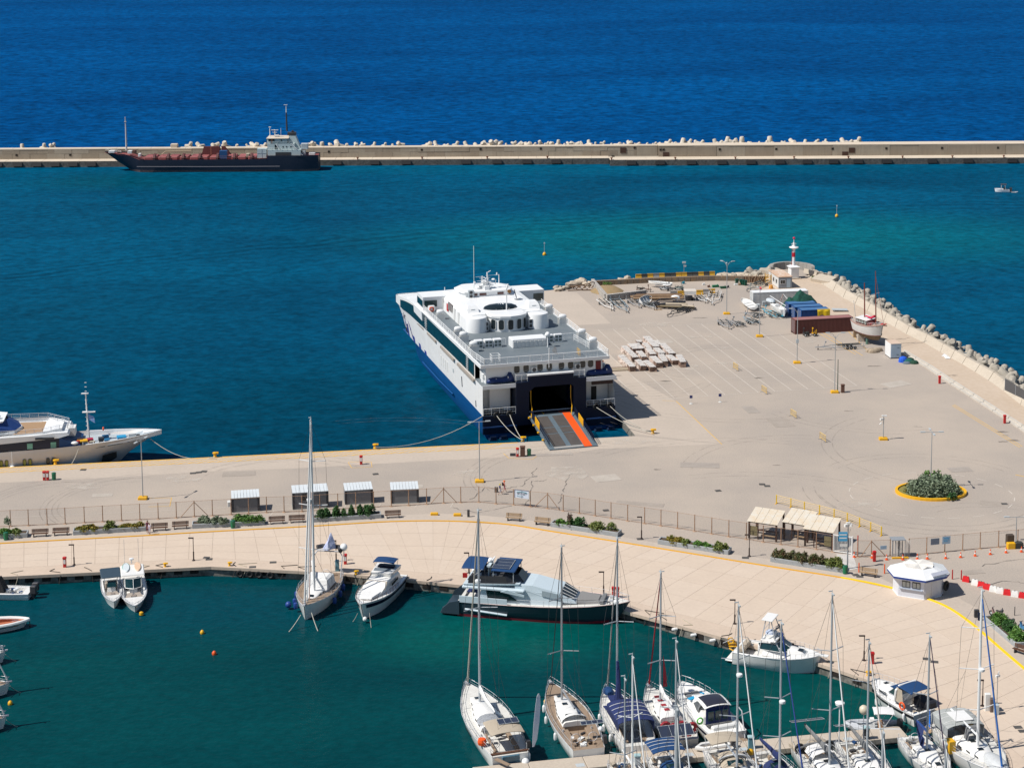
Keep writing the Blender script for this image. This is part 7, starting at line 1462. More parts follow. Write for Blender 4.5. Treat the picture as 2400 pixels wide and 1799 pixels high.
# signs
def sign(name,label,a,b,z0,z1,m,off=.1):
    A,B_=at(*a),at(*b);d=(B_-A);L_=d.length;d.normalize();rz=atan2(d.y,d.x);t=thing(name,label,'sign',A+Vector((d.y,-d.x,0))*off,rz)
    pl=obj('plate',MB().box(0,L_,-.02,.02,z0,z1),m,t);return t,L_,rz
t,L_,rz=sign('banner_sign','white banner sign with dark swirl lettering fixed to the fence',(1208,1184),(1240,1188),1.25,2.4,mat('sign_white',(.62,.68,.78),.5));obj('frame',MB().box(-.08,0,-.04,.04,1.2,2.45).box(L_*.49,L_*.51,-.05,-.02,1.25,2.4).box(0,L_,-.04,.04,2.4,2.46),mat('sign_frame',(.08,.09,.16)),t)
SD=mat('sign_ink',(.015,.03,.05),.5);text_mesh('SKYNET',.42,SD,t,(L_/2,-.03,1.85),(pi/2,0,0),ext=.005);obj('sign_swirl',MB().tube([(L_/2-.8+1.6*k/10,-.04,2.08+.12*sin(pi*k/10)) for k in range(11)],.05,4).tube([(L_/2-.8+1.0*k/10,-.04,1.56-.06*sin(pi*k/10)) for k in range(11)],.03,4),mat('sign_teal',(.02,.18,.22),.5),t)
SBL=mat('sign_blue',(.05,.35,.62),.5);SBG=mat('sign_greyblue',(.17,.21,.27),.5)
t,L_,rz=sign('notice_board','grey blue notice board on the right hand fence, left one',(2180,1297),(2200,1295),1.25,2.1,SBG)
t,L_,rz=sign('notice_board','pale blue notice board with lettering on the right hand fence',(2207,1294),(2226,1292.5),1.2,2.25,mat('sign_pale',(.36,.50,.62),.5));text_mesh('NOTICE',.24,SBL,t,(L_/2,-.03,1.95),(pi/2,0,0),ext=.004) if False else obj('printed_lines',MB().box(.2,L_-.2,-.03,-.022,1.95,2.05).box(.2,L_-.2,-.03,-.022,1.75,1.82).box(.2,L_-.4,-.03,-.022,1.55,1.62),SBL,t)
t,L_,rz=sign('notice_board','small pale blue notice on the fence left of the turnstile',(2062,1305),(2077,1304),1.1,1.6,mat('sign_pale',(.36,.50,.62),.5))
P=at(1986,1332);H=top_z(P,1232);t=thing('floodlight_pole','grey pole with floodlights and a blue notice sign by the zebra crossing','lamp post',P);obj('pole',MB().tube([(0,0,0),(0,0,H)],.1,8,.07),GALV,t)
fl_h=obj('floodlight',MB().boxc((-.3,-.1,H+.1),(.45,.3,.35),.5).boxc((.3,.1,H+.1),(.45,.3,.35),-.5).boxc((0,.1,H+.35),(.5,.3,.25)),GREYW,t)
sg=obj('blue_sign',MB().box(-1.25,-.1,-.16,-.12,H-2.0,H-.75),SBL,t);obj('sign_lines',MB().box(-1.15,-.2,-.17,-.16,H-1.2,H-1.05).box(-1.15,-.2,-.17,-.16,H-1.65,H-1.5),PWS,sg);obj('small_sign',MB().box(-1.1,-.1,-.15,-.12,H-2.75,H-2.4),GREYW,t)
# sliding gate of white bars, turnstile
GA,GB=at(1953,1293),at(1997,1299);d=GB-GA;t=thing('bar_gate','white barred pedestrian gate beside the shelter','gate',GA,atan2(d.y,d.x));L_=d.length;obj('gate_frame',MB().tube([(0,0,0),(0,0,2.5)],.09,6).tube([(L_,0,0),(L_,0,2.5)],.12,6).tube([(0,0,2.4),(L_,0,2.4)],.07,6).tube([(0,0,.15),(L_,0,.15)],.07,6),GREYW,t)
for k in range(1,14):obj('bar',MB().tube([(L_*k/14,0,.15),(L_*k/14,0,2.4)],.035,5),GREYW,t)
t=thing('turnstile','tall steel turnstile cage with a yellow plinth in the fence','turnstile',at(2103,1303),.05)
cg=MB()
for x in (-.85,-.45,.85):
    for y in (-.6,.6):cg.tube([(x,y,0),(x,y,2.45)],.05,5)
cg.box(-.95,.95,-.7,.7,2.42,2.5);obj('cage',cg,GALV,t);rt=obj('rotor',MB().tube([(.2,0,0),(.2,0,2.4)],.09,6),DARK,t);br=MB()
for j in range(12):
    for a in (0,1.57,3.14,4.71):br.tube([(.2,0,.3+j*.17),(.2+.55*cos(a),.55*sin(a),.3+j*.17)],.03,4)
obj('rotor_arms',br,GALV,rt);obj('plinth',MB().bbox(-.95,1.3,-.95,-.7,0,.22,.03),YEL,t)
for k in range(6):obj('bar',MB().tube([(1.0+k*.13,-.1,0),(1.0+k*.13,-.1,2.2)],.03,4),GREYW,t)
# waiting shelters
RFM=mat('shelter_roof',(.60,.58,.52),.7,dirt=.5,scale=.8,dirtcol=(.58,.44,.28));
for i,(fl,fr,lab) in enumerate([((1755,1260),(1820,1269.5),'dark framed waiting shelter with sloping pale roof, leftmost of three'),((1837,1262),(1893,1271.5),'dark framed waiting shelter, middle of three, set further back'),((1886,1278.5),(1951,1288.5),'dark framed waiting shelter with beige stained roof, rightmost of three')]):
    A,B_=at(*fl),at(*fr);d=B_-A;L_=d.length;t=thing('waiting_shelter',lab,'shelter',A,atan2(d.y,d.x),'waiting shelters by the fence');D=3.6;h0,h1=2.45,3.2
    for k in range(4):
        x0=-.2+(L_+.4)*k/4;x1=-.2+(L_+.4)*(k+1)/4-.04;obj('roof_panel',MB().loft([[(x0,-.3,h0),(x1,-.3,h0),(x1,-.3,h0+.06),(x0,-.3,h0+.06)],[(x0,D+.1,h1),(x1,D+.1,h1),(x1,D+.1,h1+.06),(x0,D+.1,h1+.06)]]),RFM,t)
    for x in (.05,L_-.05):
        for y,h in ((0,h0),(D-.1,h1-.05)):obj('post',MB().box(x-.11,x+.11,y-.11,y+.11,0,h-.01),DBROWN,t)
        obj('side_beam',MB().loft([[(x-.06,-.2,h0-.15),(x+.06,-.2,h0-.15),(x+.06,-.2,h0-.01),(x-.06,-.2,h0-.01)],[(x-.06,D,h1-.2),(x+.06,D,h1-.2),(x+.06,D,h1-.05),(x-.06,D,h1-.05)]]),DBROWN,t)
    obj('front_beam',MB().box(0,L_,-.1,.02,h0-.18,h0-.02),DBROWN,t);obj('post',MB().box(L_*.33-.06,L_*.33+.06,-.06,.06,0,h0-.18),DBROWN,t)
    x0,x1=(.12,L_*.33-.1) if i==0 else (L_*.70,L_-.15)
    if i != 1:obj('screen_panel',MB().box(x0,x1,-.02,.02,.45,1.8),mat('olive_glass',(.20,.17,.09),.3),t)
    bn=obj('seat',MB().box(.4,L_-.4,2.2,2.65,.42,.5),WOOD,t);obj('seat_leg',MB().box(.6,.7,2.3,2.5,0,.42).box(L_-.7,L_-.6,2.3,2.5,0,.42),DARK,bn);obj('seat',MB().box(L_*.4,L_-.4,.5,.9,.42,.5),PALEWOOD,t)
# yellow railing barriers
YR=[(1819.6,1179.5),(1853.5,1187.6),(1885,1196),(1920.6,1204),(1954.8,1213),(1985.5,1222),(2014.3,1233.5),(2040.5,1244),(2065.5,1254.7)]
yr_=[at(*p) for p in YR];t=thing('yellow_railing','curved run of yellow railing panels between the roundabout and the shelters','railing',yr_[0]);O_=yr_[0]
for i,p_ in enumerate(yr_):
    obj('post',MB().box(-.07,.07,-.07,.07,0,1.3),PYF,t,loc=p_-O_);obj('foot',MB().box(-.35,.35,-.08,.08,0,.06),YEL,t,loc=p_-O_,rz=1.0)
    if i<len(yr_)-1:
        r=MB();q_=yr_[i+1]
        for z in (.25,.5,.75,1.0,1.25):r.tube([p_-O_+Vector((0,0,z)),q_-O_+Vector((0,0,z))],.035 if z>1.2 else .022,4)
        obj('rail_panel',r,mat('faded_yellow',(.72,.50,.16),.6,dirt=.2),t)
for px,py,lab in [(1727,868,'topmost of the four yellow crowd barriers on the parking lines'),(1793.4,922,'second yellow crowd barrier from the top, at the end of the parking lines'),(1861.4,978,'third yellow crowd barrier from the top'),(1929.4,1033,'lowest of the four yellow crowd barriers')]:
    a,b=at(px-8,py-5),at(px+8,py+5);d=b-a;t=thing('crowd_barrier',lab,'barrier',a,atan2(d.y,d.x),'yellow crowd barriers on the car park');L_=2.1
    obj('frame',MB().tube([(0,0,.1),(0,0,1.15),(L_,0,1.15),(L_,0,.1)],.045,5).tube([(0,0,.25),(L_,0,.25)],.035,4),mat('faded_yellow',(.72,.50,.16)),t)
    for k in range(1,10):obj('bar',MB().tube([(L_*k/10,0,.25),(L_*k/10,0,1.15)],.025,4),mat('faded_yellow',(.72,.50,.16)),t)
    obj('foot',MB().box(.1,.16,-.35,.35,0,.06).box(L_-.16,L_-.1,-.35,.35,0,.06),GALV,t)
for px,py,l in ((1619.5,946,'small dark blue sign on a thin post at the parking lines, left one'),(1687.5,942,'small dark blue sign on a thin post at the parking lines, right one')):
    t=thing('lane_sign',l,'sign',at(px,py));obj('post',MB().tube([(0,0,0),(0,0,1.5)],.035,5).cyl(0,0,0,.06,.3,.3,8),GREYW,t);obj('plate',MB().box(-.25,.25,-.04,.0,1.0,1.5),mat('sign_navy',(.02,.03,.14)),t)
# cones, water barriers, kiosk
CONE=MB().box(-.19,.19,-.19,.19,0,.04).lathe([(.15,.04),(.10,.3),(.04,.7),(.03,.72)],10);CONEW=MB().lathe([(.118,.3),(.088,.45)],10)
c0=thing('traffic_cone','x','cone',(0,0,0),0,'traffic cones along the fence');obj('cone_body',CONE,ORANGE,c0);obj('white_band',CONEW,PWS,c0)
cones=[(2002,1305),(2078,1311),(2116,1311),(2150,1309.5),(2173.5,1309),(2216.5,1308),(2251.5,1305.5),(2285.5,1302),(2321,1298.5),(2358,1294.5),(2394,1292.5),(2044,1307)]
for i,(px,py) in enumerate(cones):
    lab='orange and white traffic cone in the row along the fence, right of the turnstile' if 2 <= i <= 10 else 'orange and white traffic cone in the row along the fence, near the zebra crossing'
    if i==0:c0.location=at(px,py,.02);c0['label']=lab;c0.scale=(1.05,)*3
    else:dup(c0,at(px,py,.02),0,lab,scale=(1.05,)*3)
def wb(m):
    return MB().loft([[(-.46,-.24,0),(.46,-.24,0),(.46,.24,0),(-.46,.24,0)],[(-.44,-.2,.3),(.44,-.2,.3),(.44,.2,.3),(-.44,.2,.3)],[(-.36,-.1,.72),(.36,-.1,.72),(.36,.1,.72),(-.36,.1,.72)]])
WR=mat('barrier_red',(.62,.015,.02),.45,dirt=.1)
wbs=[(2264,1362,'r','red plastic barrier apart from the chain, next to the red post'),(2285,1370,'w','white plastic barrier, first of the chain from the left'),(2300,1375,'r','red plastic barrier, second of the chain from the left'),(2314,1380,'r','red plastic barrier, third of the chain from the left'),(2327,1385,'w','white plastic barrier, fourth of the chain from the left'),(2343,1389,'w','white plastic barrier, fifth of the chain from the left'),(2360,1393,'r','red plastic barrier, sixth of the chain from the left'),(2378,1397,'w','white plastic barrier, seventh of the chain from the left'),(2396,1400,'r','red plastic barrier at the right edge, last of the chain'),(2414,1403,'w','white plastic barrier beyond the right edge')]
for i,(px,py,k,lab) in enumerate(wbs):
    t=thing('water_barrier',lab,'barrier',at(px,py),-.55 if i<4 else -.35,'plastic barriers on the road at the right');obj('barrier_body',wb(0),WR if k=='r' else WHITE2,t);obj('filler_cap',MB().cyl(0,0,.72,.78,.08,.06,8),DARK,t)
t=thing('concrete_barrier','yellow and black concrete barrier under a brown cabinet at the right edge','barrier',at(2380,1284),.1);obj('yellow_half',MB().bbox(-1.2,-.1,-.35,.35,0,.85,.08),YEL,t);obj('black_half',MB().bbox(-.08,1.0,-.33,.33,0,.85,.08),mat('barrier_black',(.04,.04,.035)),t);obj('cabinet',MB().bbox(-1.1,-.1,.2,.9,.4,1.75,.05),mat('cabinet_umber',(.07,.05,.035)),t)
# ticket kiosk (octagon)
EZ=2.75;V_=[at(x,y,EZ) for x,y in ((2079,1331.6),(2094.8,1350.1),(2169.8,1361.4),(2219,1350.8),(2225.9,1342.4),(2210,1322.1))];Ck=(V_[0]+V_[4])/2;V_+=[2*Ck-V_[2],2*Ck-V_[3]]
O_=Vector((Ck.x,Ck.y,0));t=thing('ticket_kiosk','white octagonal kiosk with blue eaves and angled white roof','kiosk',O_)
e=[v-O_ for v in V_];sc_r=lambda s,z:[Vector((v.x*s,v.y*s,z)) for v in e]
for k in range(8):
    a,b=e[k],e[(k+1) % 8];a2,b2=a*.50,b*.50;a2.z=b2.z=3.55;a3,b3=Vector((a.x,a.y,EZ+.02)),Vector((b.x,b.y,EZ+.02))
    obj('roof_panel',MB().add([a3,b3,b2,a2],[(0,1,2,3)]),WHITE,t,rec=False)
    m_=(a2+b2)/2;c_=Vector((0,0,3.66));pk=m_*.99;pk.z=3.78;obj('roof_gable',MB().add([a2*1.0,b2*1.0,pk,c_],[(0,1,2),(0,2,3),(1,3,2)]),mat('membrane_cream',(.74,.71,.66),.5,dirt=.2,scale=1),t)
    q0,q1=Vector((a.x,a.y,0)),Vector((b.x,b.y,0));obj('eave_fascia',MB().add([Vector((a.x,a.y,EZ-.22)),Vector((b.x,b.y,EZ-.22)),Vector((b.x,b.y,EZ+.03)),Vector((a.x,a.y,EZ+.03))],[(0,1,2,3)]),mat('eave_blue',(.008,.045,.25),.4),t,rec=False)
    w0,w1=q0*.80,q1*.80;d=(w1-w0);L_=d.length;
    wl=obj('wall',MB().loft([[w0,w1,w1*.97,w0*.97],[w0+Vector((0,0,EZ-.1)),w1+Vector((0,0,EZ-.1)),w1*.97+Vector((0,0,EZ-.1)),w0*.97+Vector((0,0,EZ-.1))]]),mat('kiosk_white',(.60,.62,.68),.5,dirt=.1),t)
    if k in (1,):
        for f in (.3,.7):
            c_=w0.lerp(w1,f)*1.005+Vector((0,0,1.75));o=obj('window_frame',MB().boxc((0,0,0),(L_*.32,.06,.85)),DARK,t,loc=c_,rz=atan2(d.y,d.x))
            for x in (-.27,.27):obj('pane',MB().boxc((x*L_*.28,-.04,0),(L_*.12,.04,.6)),mat('kiosk_glass',(.45,.47,.44),.2),o)
        obj('counter_shelf',MB().boxc((0,0,0),(L_*.92,.35,.08)),mat('shelf_grey',(.36,.41,.50),.5),t,loc=w0.lerp(w1,.5)*1.03+Vector((0,0,1.2)),rz=atan2(d.y,d.x))
    if k==2:
        for f in (.22,.6):obj('wall_panel',MB().boxc((0,0,0),(L_*.32,.05,2.0)),mat('kiosk_panel',(.56,.58,.66),.5),t,loc=w0.lerp(w1,f)*1.01+Vector((0,0,1.15)),rz=atan2(d.y,d.x))
obj('roof_light',MB().boxc((2.2,-2.2,3.25),(2.6,.12,.5),.5,0,-.9),mat('skylight_grey',(.50,.52,.60),.4),t);obj('soffit',MB().add([Vector((v.x,v.y,EZ-.2)) for v in e],[tuple(range(8))]),WHITE,t,rec=False);obj('plinth_line',MB().loft([sc_r(.815,.02),sc_r(.815,.14)]),WHITE,t)
tyk=obj('wall_fan',torus(.45,.2),BLACK,t,loc=e[4]*.9+Vector((0,0,-1.4)),rz=.9)
for px,py,l in ((2073,1343,'leaning orange and white post left of the octagonal kiosk'),(2013,1340,'tall orange post beside the pale bench'),(2253,1357,'thin red post beside the red plastic barrier'),(2232,1356,'short red post right of the kiosk'),(2010,1303,'tall thin rusty post in the gate opening')):tag(obj('marker_post',MB().cyl(0,0,0,1.25 if px != 2010 else 2.9,.09,.07,8),ORANGE if px<2100 and px != 2010 else RED,loc=at(px,py,.02)),l,'post')
for px,py,l in ((2349,1444,'thin dark post on the road at the right, left one'),(2378,1441,'thin dark post on the road at the right, right one')):tag(obj('road_post',MB().cyl(0,0,0,1.1,.06,.05,6),DARK,loc=at(px,py,.02)),l,'post')
# ---------------------------------------------------------------- grey cabins by the fence
CABW=mat('cabin_grey',(.20,.205,.215),.6,dirt=.15,scale=.5);CABR=mat('cabin_roof',(.62,.66,.68),.4,dirt=.1);CABT=mat('cabin_trim',(.035,.037,.045),.5)
for a,b,yt,ybk,lab,win in [((543.9,1201.1),(608.5,1197),1167,1153,'small grey cabin with white ribbed roof, leftmost of four, fan unit on its left',0),((686.7,1194.2),(769.6,1188.6),1154.5,1140,'widest grey cabin with a small dark window, behind the tall mast',1),((809.3,1182.7),(873.7,1178.4),1149,1139.5,'grey cabin with white ribbed roof, third from the left',0),((916.7,1180.5),(981.1,1177.7),1147,1134,'grey cabin with white ribbed roof, rightmost of four',0)]:
    A,B_=at(*a),at(*b);d=B_-A;L_=d.length;rz=atan2(d.y,d.x);h=top_z(A,yt)*.98
    bk=at((a[0]+0),ybk-0,h+.25);D=max(2.2,min(3.4,(bk-A).y*1.0));t=thing('port_cabin',lab,'cabin',A,rz,'grey cabins along the fence')
    obj('wall',MB().box(0,L_,0,D,.12,h),CABW,t);obj('base_frame',MB().box(-.02,L_+.02,-.03,D+.02,0,.12),mat('cabin_base',(.30,.33,.33)),t)
    for x in (.1,L_-.1):obj('corner_trim',MB().box(x-.16,x+.16,-.05,-.002,.12,h),CABT,t)
    for k in range(9):
        x0=-.05+(L_+.1)*k/9;obj('roof_sheet',MB().loft([[(x0+.01,-.15,h),(x0+(L_+.1)/9-.03,-.15,h),(x0+(L_+.1)/9-.03,-.15,h+.07),(x0+.01,-.15,h+.07)],[(x0+.01,D+.1,h+.35),(x0+(L_+.1)/9-.03,D+.1,h+.35),(x0+(L_+.1)/9-.03,D+.1,h+.42),(x0+.01,D+.1,h+.42)]]),CABR,t)
    if win:w2=obj('window',MB().box(1.4,1.95,-.05,0,1.3,2.3),GLASS,t)
    else:
        if a[0]<600:obj('fan_unit',MB().bbox(-.6,-.05,.3,1.2,.8,1.5,.05),GREYW,t)
# ---------------------------------------------------------------- people
def person(P,rz,label,shirt,legs_,hat=None,hair=(.03,.02,.012),pack=None,stride=.35,h=1.72,skirt=False,bag=None):
    import bmesh
    t=thing('person',label,'person',P,rz);s=h/1.72
    J={'pel':(0,0,.95,.15),'abd':(0,.01,1.1,.135),'che':(0,.0,1.32,.16),'nek':(0,.01,1.48,.06),'hd':(0,.03,1.60,.10),'tp':(0,.02,1.70,.075),
         'hl':(-.10,.0,.9,.095),'kl':(-.11,stride*.55,.5,.062),'al':(-.11,stride*.8,.09,.045),'tl':(-.11,stride*.8+.16,.04,.035),'hr':(.10,.0,.9,.095),'kr':(.11,-stride*.1+.04,.5,.062),'ar':(.11,-stride*.9,.12,.045),'tr':(.11,-stride*.9+.15,.04,.035),
         'sl':(-.19,0,1.40,.065),'el':(-.25,-.12,1.14,.045),'wl':(-.23,.06,.93,.035),'fl':(-.22,.12,.86,.028),'sr':(.19,0,1.40,.065),'er':(.25,.02,1.14,.045),'wr':(.24,.20,1.0,.035),'fr':(.22,.27,.96,.028)}
    E_=[('pel','abd'),('abd','che'),('che','nek'),('nek','hd'),('hd','tp'),('pel','hl'),('hl','kl'),('kl','al'),('al','tl'),('pel','hr'),('hr','kr'),('kr','ar'),('ar','tr'),('che','sl'),('sl','el'),('el','wl'),('wl','fl'),('che','sr'),('sr','er'),('er','wr'),('wr','fr')]
    ks=list(J);me=bpy.data.meshes.new('body');me.from_pydata([Vector(J[k][:3])*s for k in ks],[(ks.index(a),ks.index(b)) for a,b in E_],[])
    o=bpy.data.objects.new('tmp',me);col.objects.link(o);md=o.modifiers.new('s','SKIN');
    for i,k in enumerate(ks):
        v=me.skin_vertices[0].data[i];v.radius=(J[k][3]*s,J[k][3]*s*.85);v.use_root=(k=='pel')
    o.modifiers.new('d','SUBSURF').levels=1;dg=bpy.context.evaluated_depsgraph_get();bm_=bpy.data.meshes.new_from_object(o.evaluated_get(dg));bpy.data.objects.remove(o)
    bm_.materials.clear()
    for m in (SKIN,shirt,legs_,mat('shoes',(.05,.04,.04))):bm_.materials.append(m)
    for f in bm_.polygons:
        c=f.center/s;z=c.z
        f.material_index=3 if z<.09 else (2 if (.46 if not skirt else .55)<z<1.0 and abs(c.x)<.2 else (1 if 1.0 <= z<1.47 and (abs(c.x)<.2 or z>1.22) else 0))
        f.use_smooth=True
    b=link('body',bm_,t);hm=MB().ball((0,0,1.63*s),.115*s,10,1,1,1.05) if not hat else MB().lathe([(.2*s,1.63*s),(.2*s,1.65*s),(.11*s,1.67*s),(.10*s,1.78*s),(0,1.8*s)],12)
    if hat:obj('hat',hm,hat,t,smooth=True)
    else:obj('hair',MB().ball((0,-.015,1.645*s),.108*s,10),mat('hair_%d' % int(hair[0]*1000),hair),t,smooth=True)
    if pack:obj('backpack',MB().bbox(-.17,.17,-.34,-.14,1.05*s,1.48*s,.05),pack,t)
    if bag:obj('shoulder_bag',MB().bbox(.2,.34,-.1,.15,.8,1.05,.03),bag,t)
    return t
person(at(1182,1153.5),-1.35,'person in an orange hat and pink clothes with a black backpack walking behind the fence',mat('salmon',(.60,.20,.15),.8),mat('pink',(.62,.18,.22),.8),hat=mat('hat_orange',(.75,.16,.03),.8),pack=BLACK,h=1.78)
person(at(1172,1158.5),-1.35,'person in a yellow hat, navy top and white shorts walking behind the fence',mat('navy_top',(.02,.03,.12),.8),mat('pale_short',(.5,.5,.6),.8),hat=mat('hat_yellow',(.50,.42,.08),.8),h=1.6,stride=.42)
person(at(351,1252.5),2.7,'person in pale clothes standing in front on the promenade',mat('lilac_shirt',(.50,.45,.55),.8),mat('pale_short',(.5,.5,.6),.8),hair=(.10,.05,.02),stride=.1,h=1.65)
person(at(346,1248),3.0,'person in a dark maroon top standing behind the pale dressed one',mat('maroon_top',(.10,.02,.04),.8),mat('maroon_short',(.22,.06,.09),.8),stride=.12,h=1.78)
for i,(x,y,lab) in enumerate([(1151.5,1161,'left of two dark upright loudspeaker boxes behind the fence'),(1156,1161,'right of two dark upright bins behind the fence')]):tag(obj('upright_bin',MB().bbox(-.12,.12,-.1,.1,0,.8,.03),DARK,loc=at(1161+i*4.5,1153)),['dark upright box left of the walking couple, left one','dark upright box left of the walking couple, right one'][i],'box')
# parked scooters
def scooter(px,py,rz,label,m):
    t=thing('parked_scooter',label,'scooter',at(px,py),rz)
    for y in (-.62,.62):w2=obj('wheel',torus(.25,.08,12,6),BLACK,t,loc=(0,y,.32),rz=pi/2);obj('rim',MB().tube([(0,-.03,0),(0,.03,0)],.14,8),GREYP,w2)
    obj('frame',MB().loft([[(-.12,-.7,.5),(.12,-.7,.5),(.12,-.7,.8),(-.12,-.7,.8)],[(-.17,-.2,.3),(.17,-.2,.3),(.17,-.2,.75),(-.17,-.2,.75)],[(-.15,.2,.3),(.15,.2,.3),(.15,.2,.42),(-.15,.2,.42)],[(-.17,.45,.4),(.17,.45,.4),(.14,.5,1.05),(-.14,.5,1.05)]]),m,t)
    obj('seat',MB().bbox(-.14,.14,-.7,.0,.76,.88,.05),BLACK,t);obj('handlebar',MB().tube([(-.3,.4,1.1),(0,.48,1.05),(.3,.4,1.1)],.03,5),DARK,t);obj('top_box',MB().bbox(-.18,.18,-.95,-.65,.82,1.12,.05),DARK,t)
scooter(2363,1464,.5,'dark blue scooter parked behind the right hand planter',NAVY);scooter(2334,1444,.8,'pale scooter parked at the far end of the right hand planter',mat('scooter_rose',(.35,.22,.20)));scooter(2398,1478,.4,'light blue scooter parked at the right edge',mat('scooter_blue',(.08,.25,.45)))
# chair frames and debris near the boats
for px,py,l in ((2300,1683,0),):pass
box_thing('deck_box','white box on the pier head road','box',2220,838,.9,1.6,.12,WHITE)
# ================================================================ LIGHTHOUSE
P=at(1859.5,651.5);t=thing('lighthouse','small white harbour light tower with a red band on a square white pedestal','lighthouse',P,.25)
obj('step',MB().box(-1.3,1.35,-1.3,1.3,0,.22),PAR,t);obj('pedestal',MB().bbox(-.95,.95,-.95,.95,.22,2.55,.03),WHITE,t)
obj('pedestal_cap',MB().loft([[(-s,-s,z),(s,-s,z),(s,s,z),(-s,s,z)] for z,s in ((2.55,1.15),(2.72,1.18),(3.0,.55))]),WHITE,t)
obj('column',MB().cyl(0,0,2.9,6.95,.33,.29,16),WHITE,t,smooth=True);obj('red_band',MB().cyl(0,0,4.95,5.95,.335,.33,16),mat('signal_red',(.50,.01,.03),.4),t,smooth=True)
obj('gallery',MB().lathe([(.3,6.75),(.95,7.0),(1.08,7.12),(1.05,7.2),(.5,7.35),(.4,7.6)],20),WHITE,t,smooth=True);obj('gallery_rail',MB().put(torus(.55,.04,14,4),Matrix.Translation((0,0,7.95)) @ Matrix.Rotation(pi/2,4,'X')).tube([(.5,0,7.4),(.5,0,8)],.03,4).tube([(-.5,0,7.4),(-.5,0,8)],.03,4).tube([(0,.5,7.4),(0,.5,8)],.03,4),GREYP,t)
obj('lantern_post',MB().cyl(0,0,7.4,8.2,.3,.22,10).cyl(0,0,8.2,9.0,.09,.07,8),WHITE,t);obj('lantern',MB().ball((0,0,9.25),.28,12),mat('red_lantern',(.6,.02,.08),.2),t,smooth=True);obj('ladder',MB().tube([(-.45,0,.3),(-.42,0,7)],.04,4),RED,t)
tag(obj('shrub',MB(),G2) if False else leaves(None,'shrub',*at(1907,657)[:2],.8,.7,.1,.9,320,G5,12,.12,4,.1),'small green shrub growing between the tilted slabs by the lighthouse','shrub')
# ================================================================ CONTAINERS
def container(name,label,P,rz,L_,H,m,doorm=None,endface='left',W_=2.44,cut=None,roofm=None,pitch=.28):
    t=thing(name,label,'container',P,rz)
    def corr(x0,x1,y,sgn,n):
        pts=[];
        for k in range(n):
            u0=x0+(x1-x0)*k/n;w_=(x1-x0)/n
            pts+=[(u0,y),(u0+w_*.35,y),(u0+w_*.5,y-.09*sgn),(u0+w_*.85,y-.09*sgn)]
        pts.append((x1,y));return pts
    n=int(L_/pitch/1.0)
    for y,s,nm in ((.02,-1,'side_wall'),(W_-.02,1,'side_wall')):
        pts=corr(.12,L_-.12,y,s,n);q=len(pts);obj(nm,MB().add([(a,b,.15) for a,b in pts]+[(a,b,H-.12) for a,b in pts],[(k,k+1,k+1+q,k+q) for k in range(q-1)]),m,t)
    f=MB()
    for y in (0,W_-.14):f.box(0,L_,y,y+.14,0,.16).box(0,L_,y,y+.14,H-.12,H)
    for x in (0,L_-.14):
        f.box(x,x+.14,.141,W_-.141,0,.16).box(x,x+.14,.141,W_-.141,H-.12,H)
        for y in (0,W_-.14):f.box(x,x+.14,y,y+.14,.161,H-.121)
    obj('frame',f,m,t);obj('roof',MB().box(.1,L_-.1,.1,W_-.1,H-.06,H-.015),roofm or m,t)
    for x0,x1 in ((-.0,.05),(L_-.05,L_)):
        dr=obj('end_door',MB().box(x0+.03,x1-.0,.15,W_/2-.02,.17,H-.13),doorm or m,t);obj('end_door',MB().box(x0+.03,x1,W_/2+.02,W_-.15,.17,H-.13),doorm or m,t)
        for y in (.5,.95,1.5,1.95):obj('lock_bar',MB().tube([((x0 if x0<1 else x1+.03),y,.2),((x0 if x0<1 else x1+.03),y,H-.15)],.025,4),GREYP,t)
    return t
CBR=mat('container_brown',(.14,.045,.038),.6,dirt=.25,scale=.8,dirtcol=(.09,.035,.03));CBRR=mat('container_roof_pink',(.33,.15,.14),.7,dirt=.25,scale=.8);CBL=mat('container_blue',(.008,.065,.24),.5,dirt=.2,scale=.8);CWH=mat('container_white',(.66,.66,.65),.5,dirt=.15,scale=.5)
CBLR=mat('container_roof_blue',(.035,.13,.31),.6,dirt=.3,scale=.8,dirtcol=(.12,.2,.3))
def off(x0,y0,a,u,v):return Vector((x0+cos(a)*u-sin(a)*v,y0+sin(a)*u+cos(a)*v,0))
container('shipping_container','long reddish brown corrugated shipping container in front of the blue ones',Vector((56.19,355.4,.01)),.1914,12.19,2.9,CBR,roofm=CBRR)
container('shipping_container','long white corrugated shipping container in front of the office cabin',Vector((51.05,380.29,.01)),.1472,12.19,2.9,CWH,roofm=WHITE)
for k,l in ((0,'blue shipping container nearest the viewer, carrying the yellow tarpaulin'),(1,'blue shipping container in the middle of the three'),(2,'blue shipping container furthest back of the three, partly under the green net')):
    container('shipping_container',l,off(58.94,365.14,.1756,-.35*k,2.95*k)+Vector((0,0,.01)),.1756,6.06,2.59,CBL,roofm=CBLR)
A,B_,C_=at(2087.2,840.6),at(2111.9,839.6),at(2071.2,829.7);d=B_-A;rz=atan2(d.y,d.x)
t=thing('small_container','small white container with pale blue double doors by the dry docked boat','container',A,rz);W_=d.length;D=3.2;H=2.85
obj('body',MB().box(0,W_,.06,D,.15,H),WHITE,t);obj('skid',MB().box(0,W_,0,D,0,.15),DARK,t)
for x0,x1 in ((.08,W_/2-.02),(W_/2+.02,W_-.08)):obj('door',MB().box(x0,x1,0,.058,.2,H-.14),mat('door_ice_blue',(.38,.48,.56),.5),t)
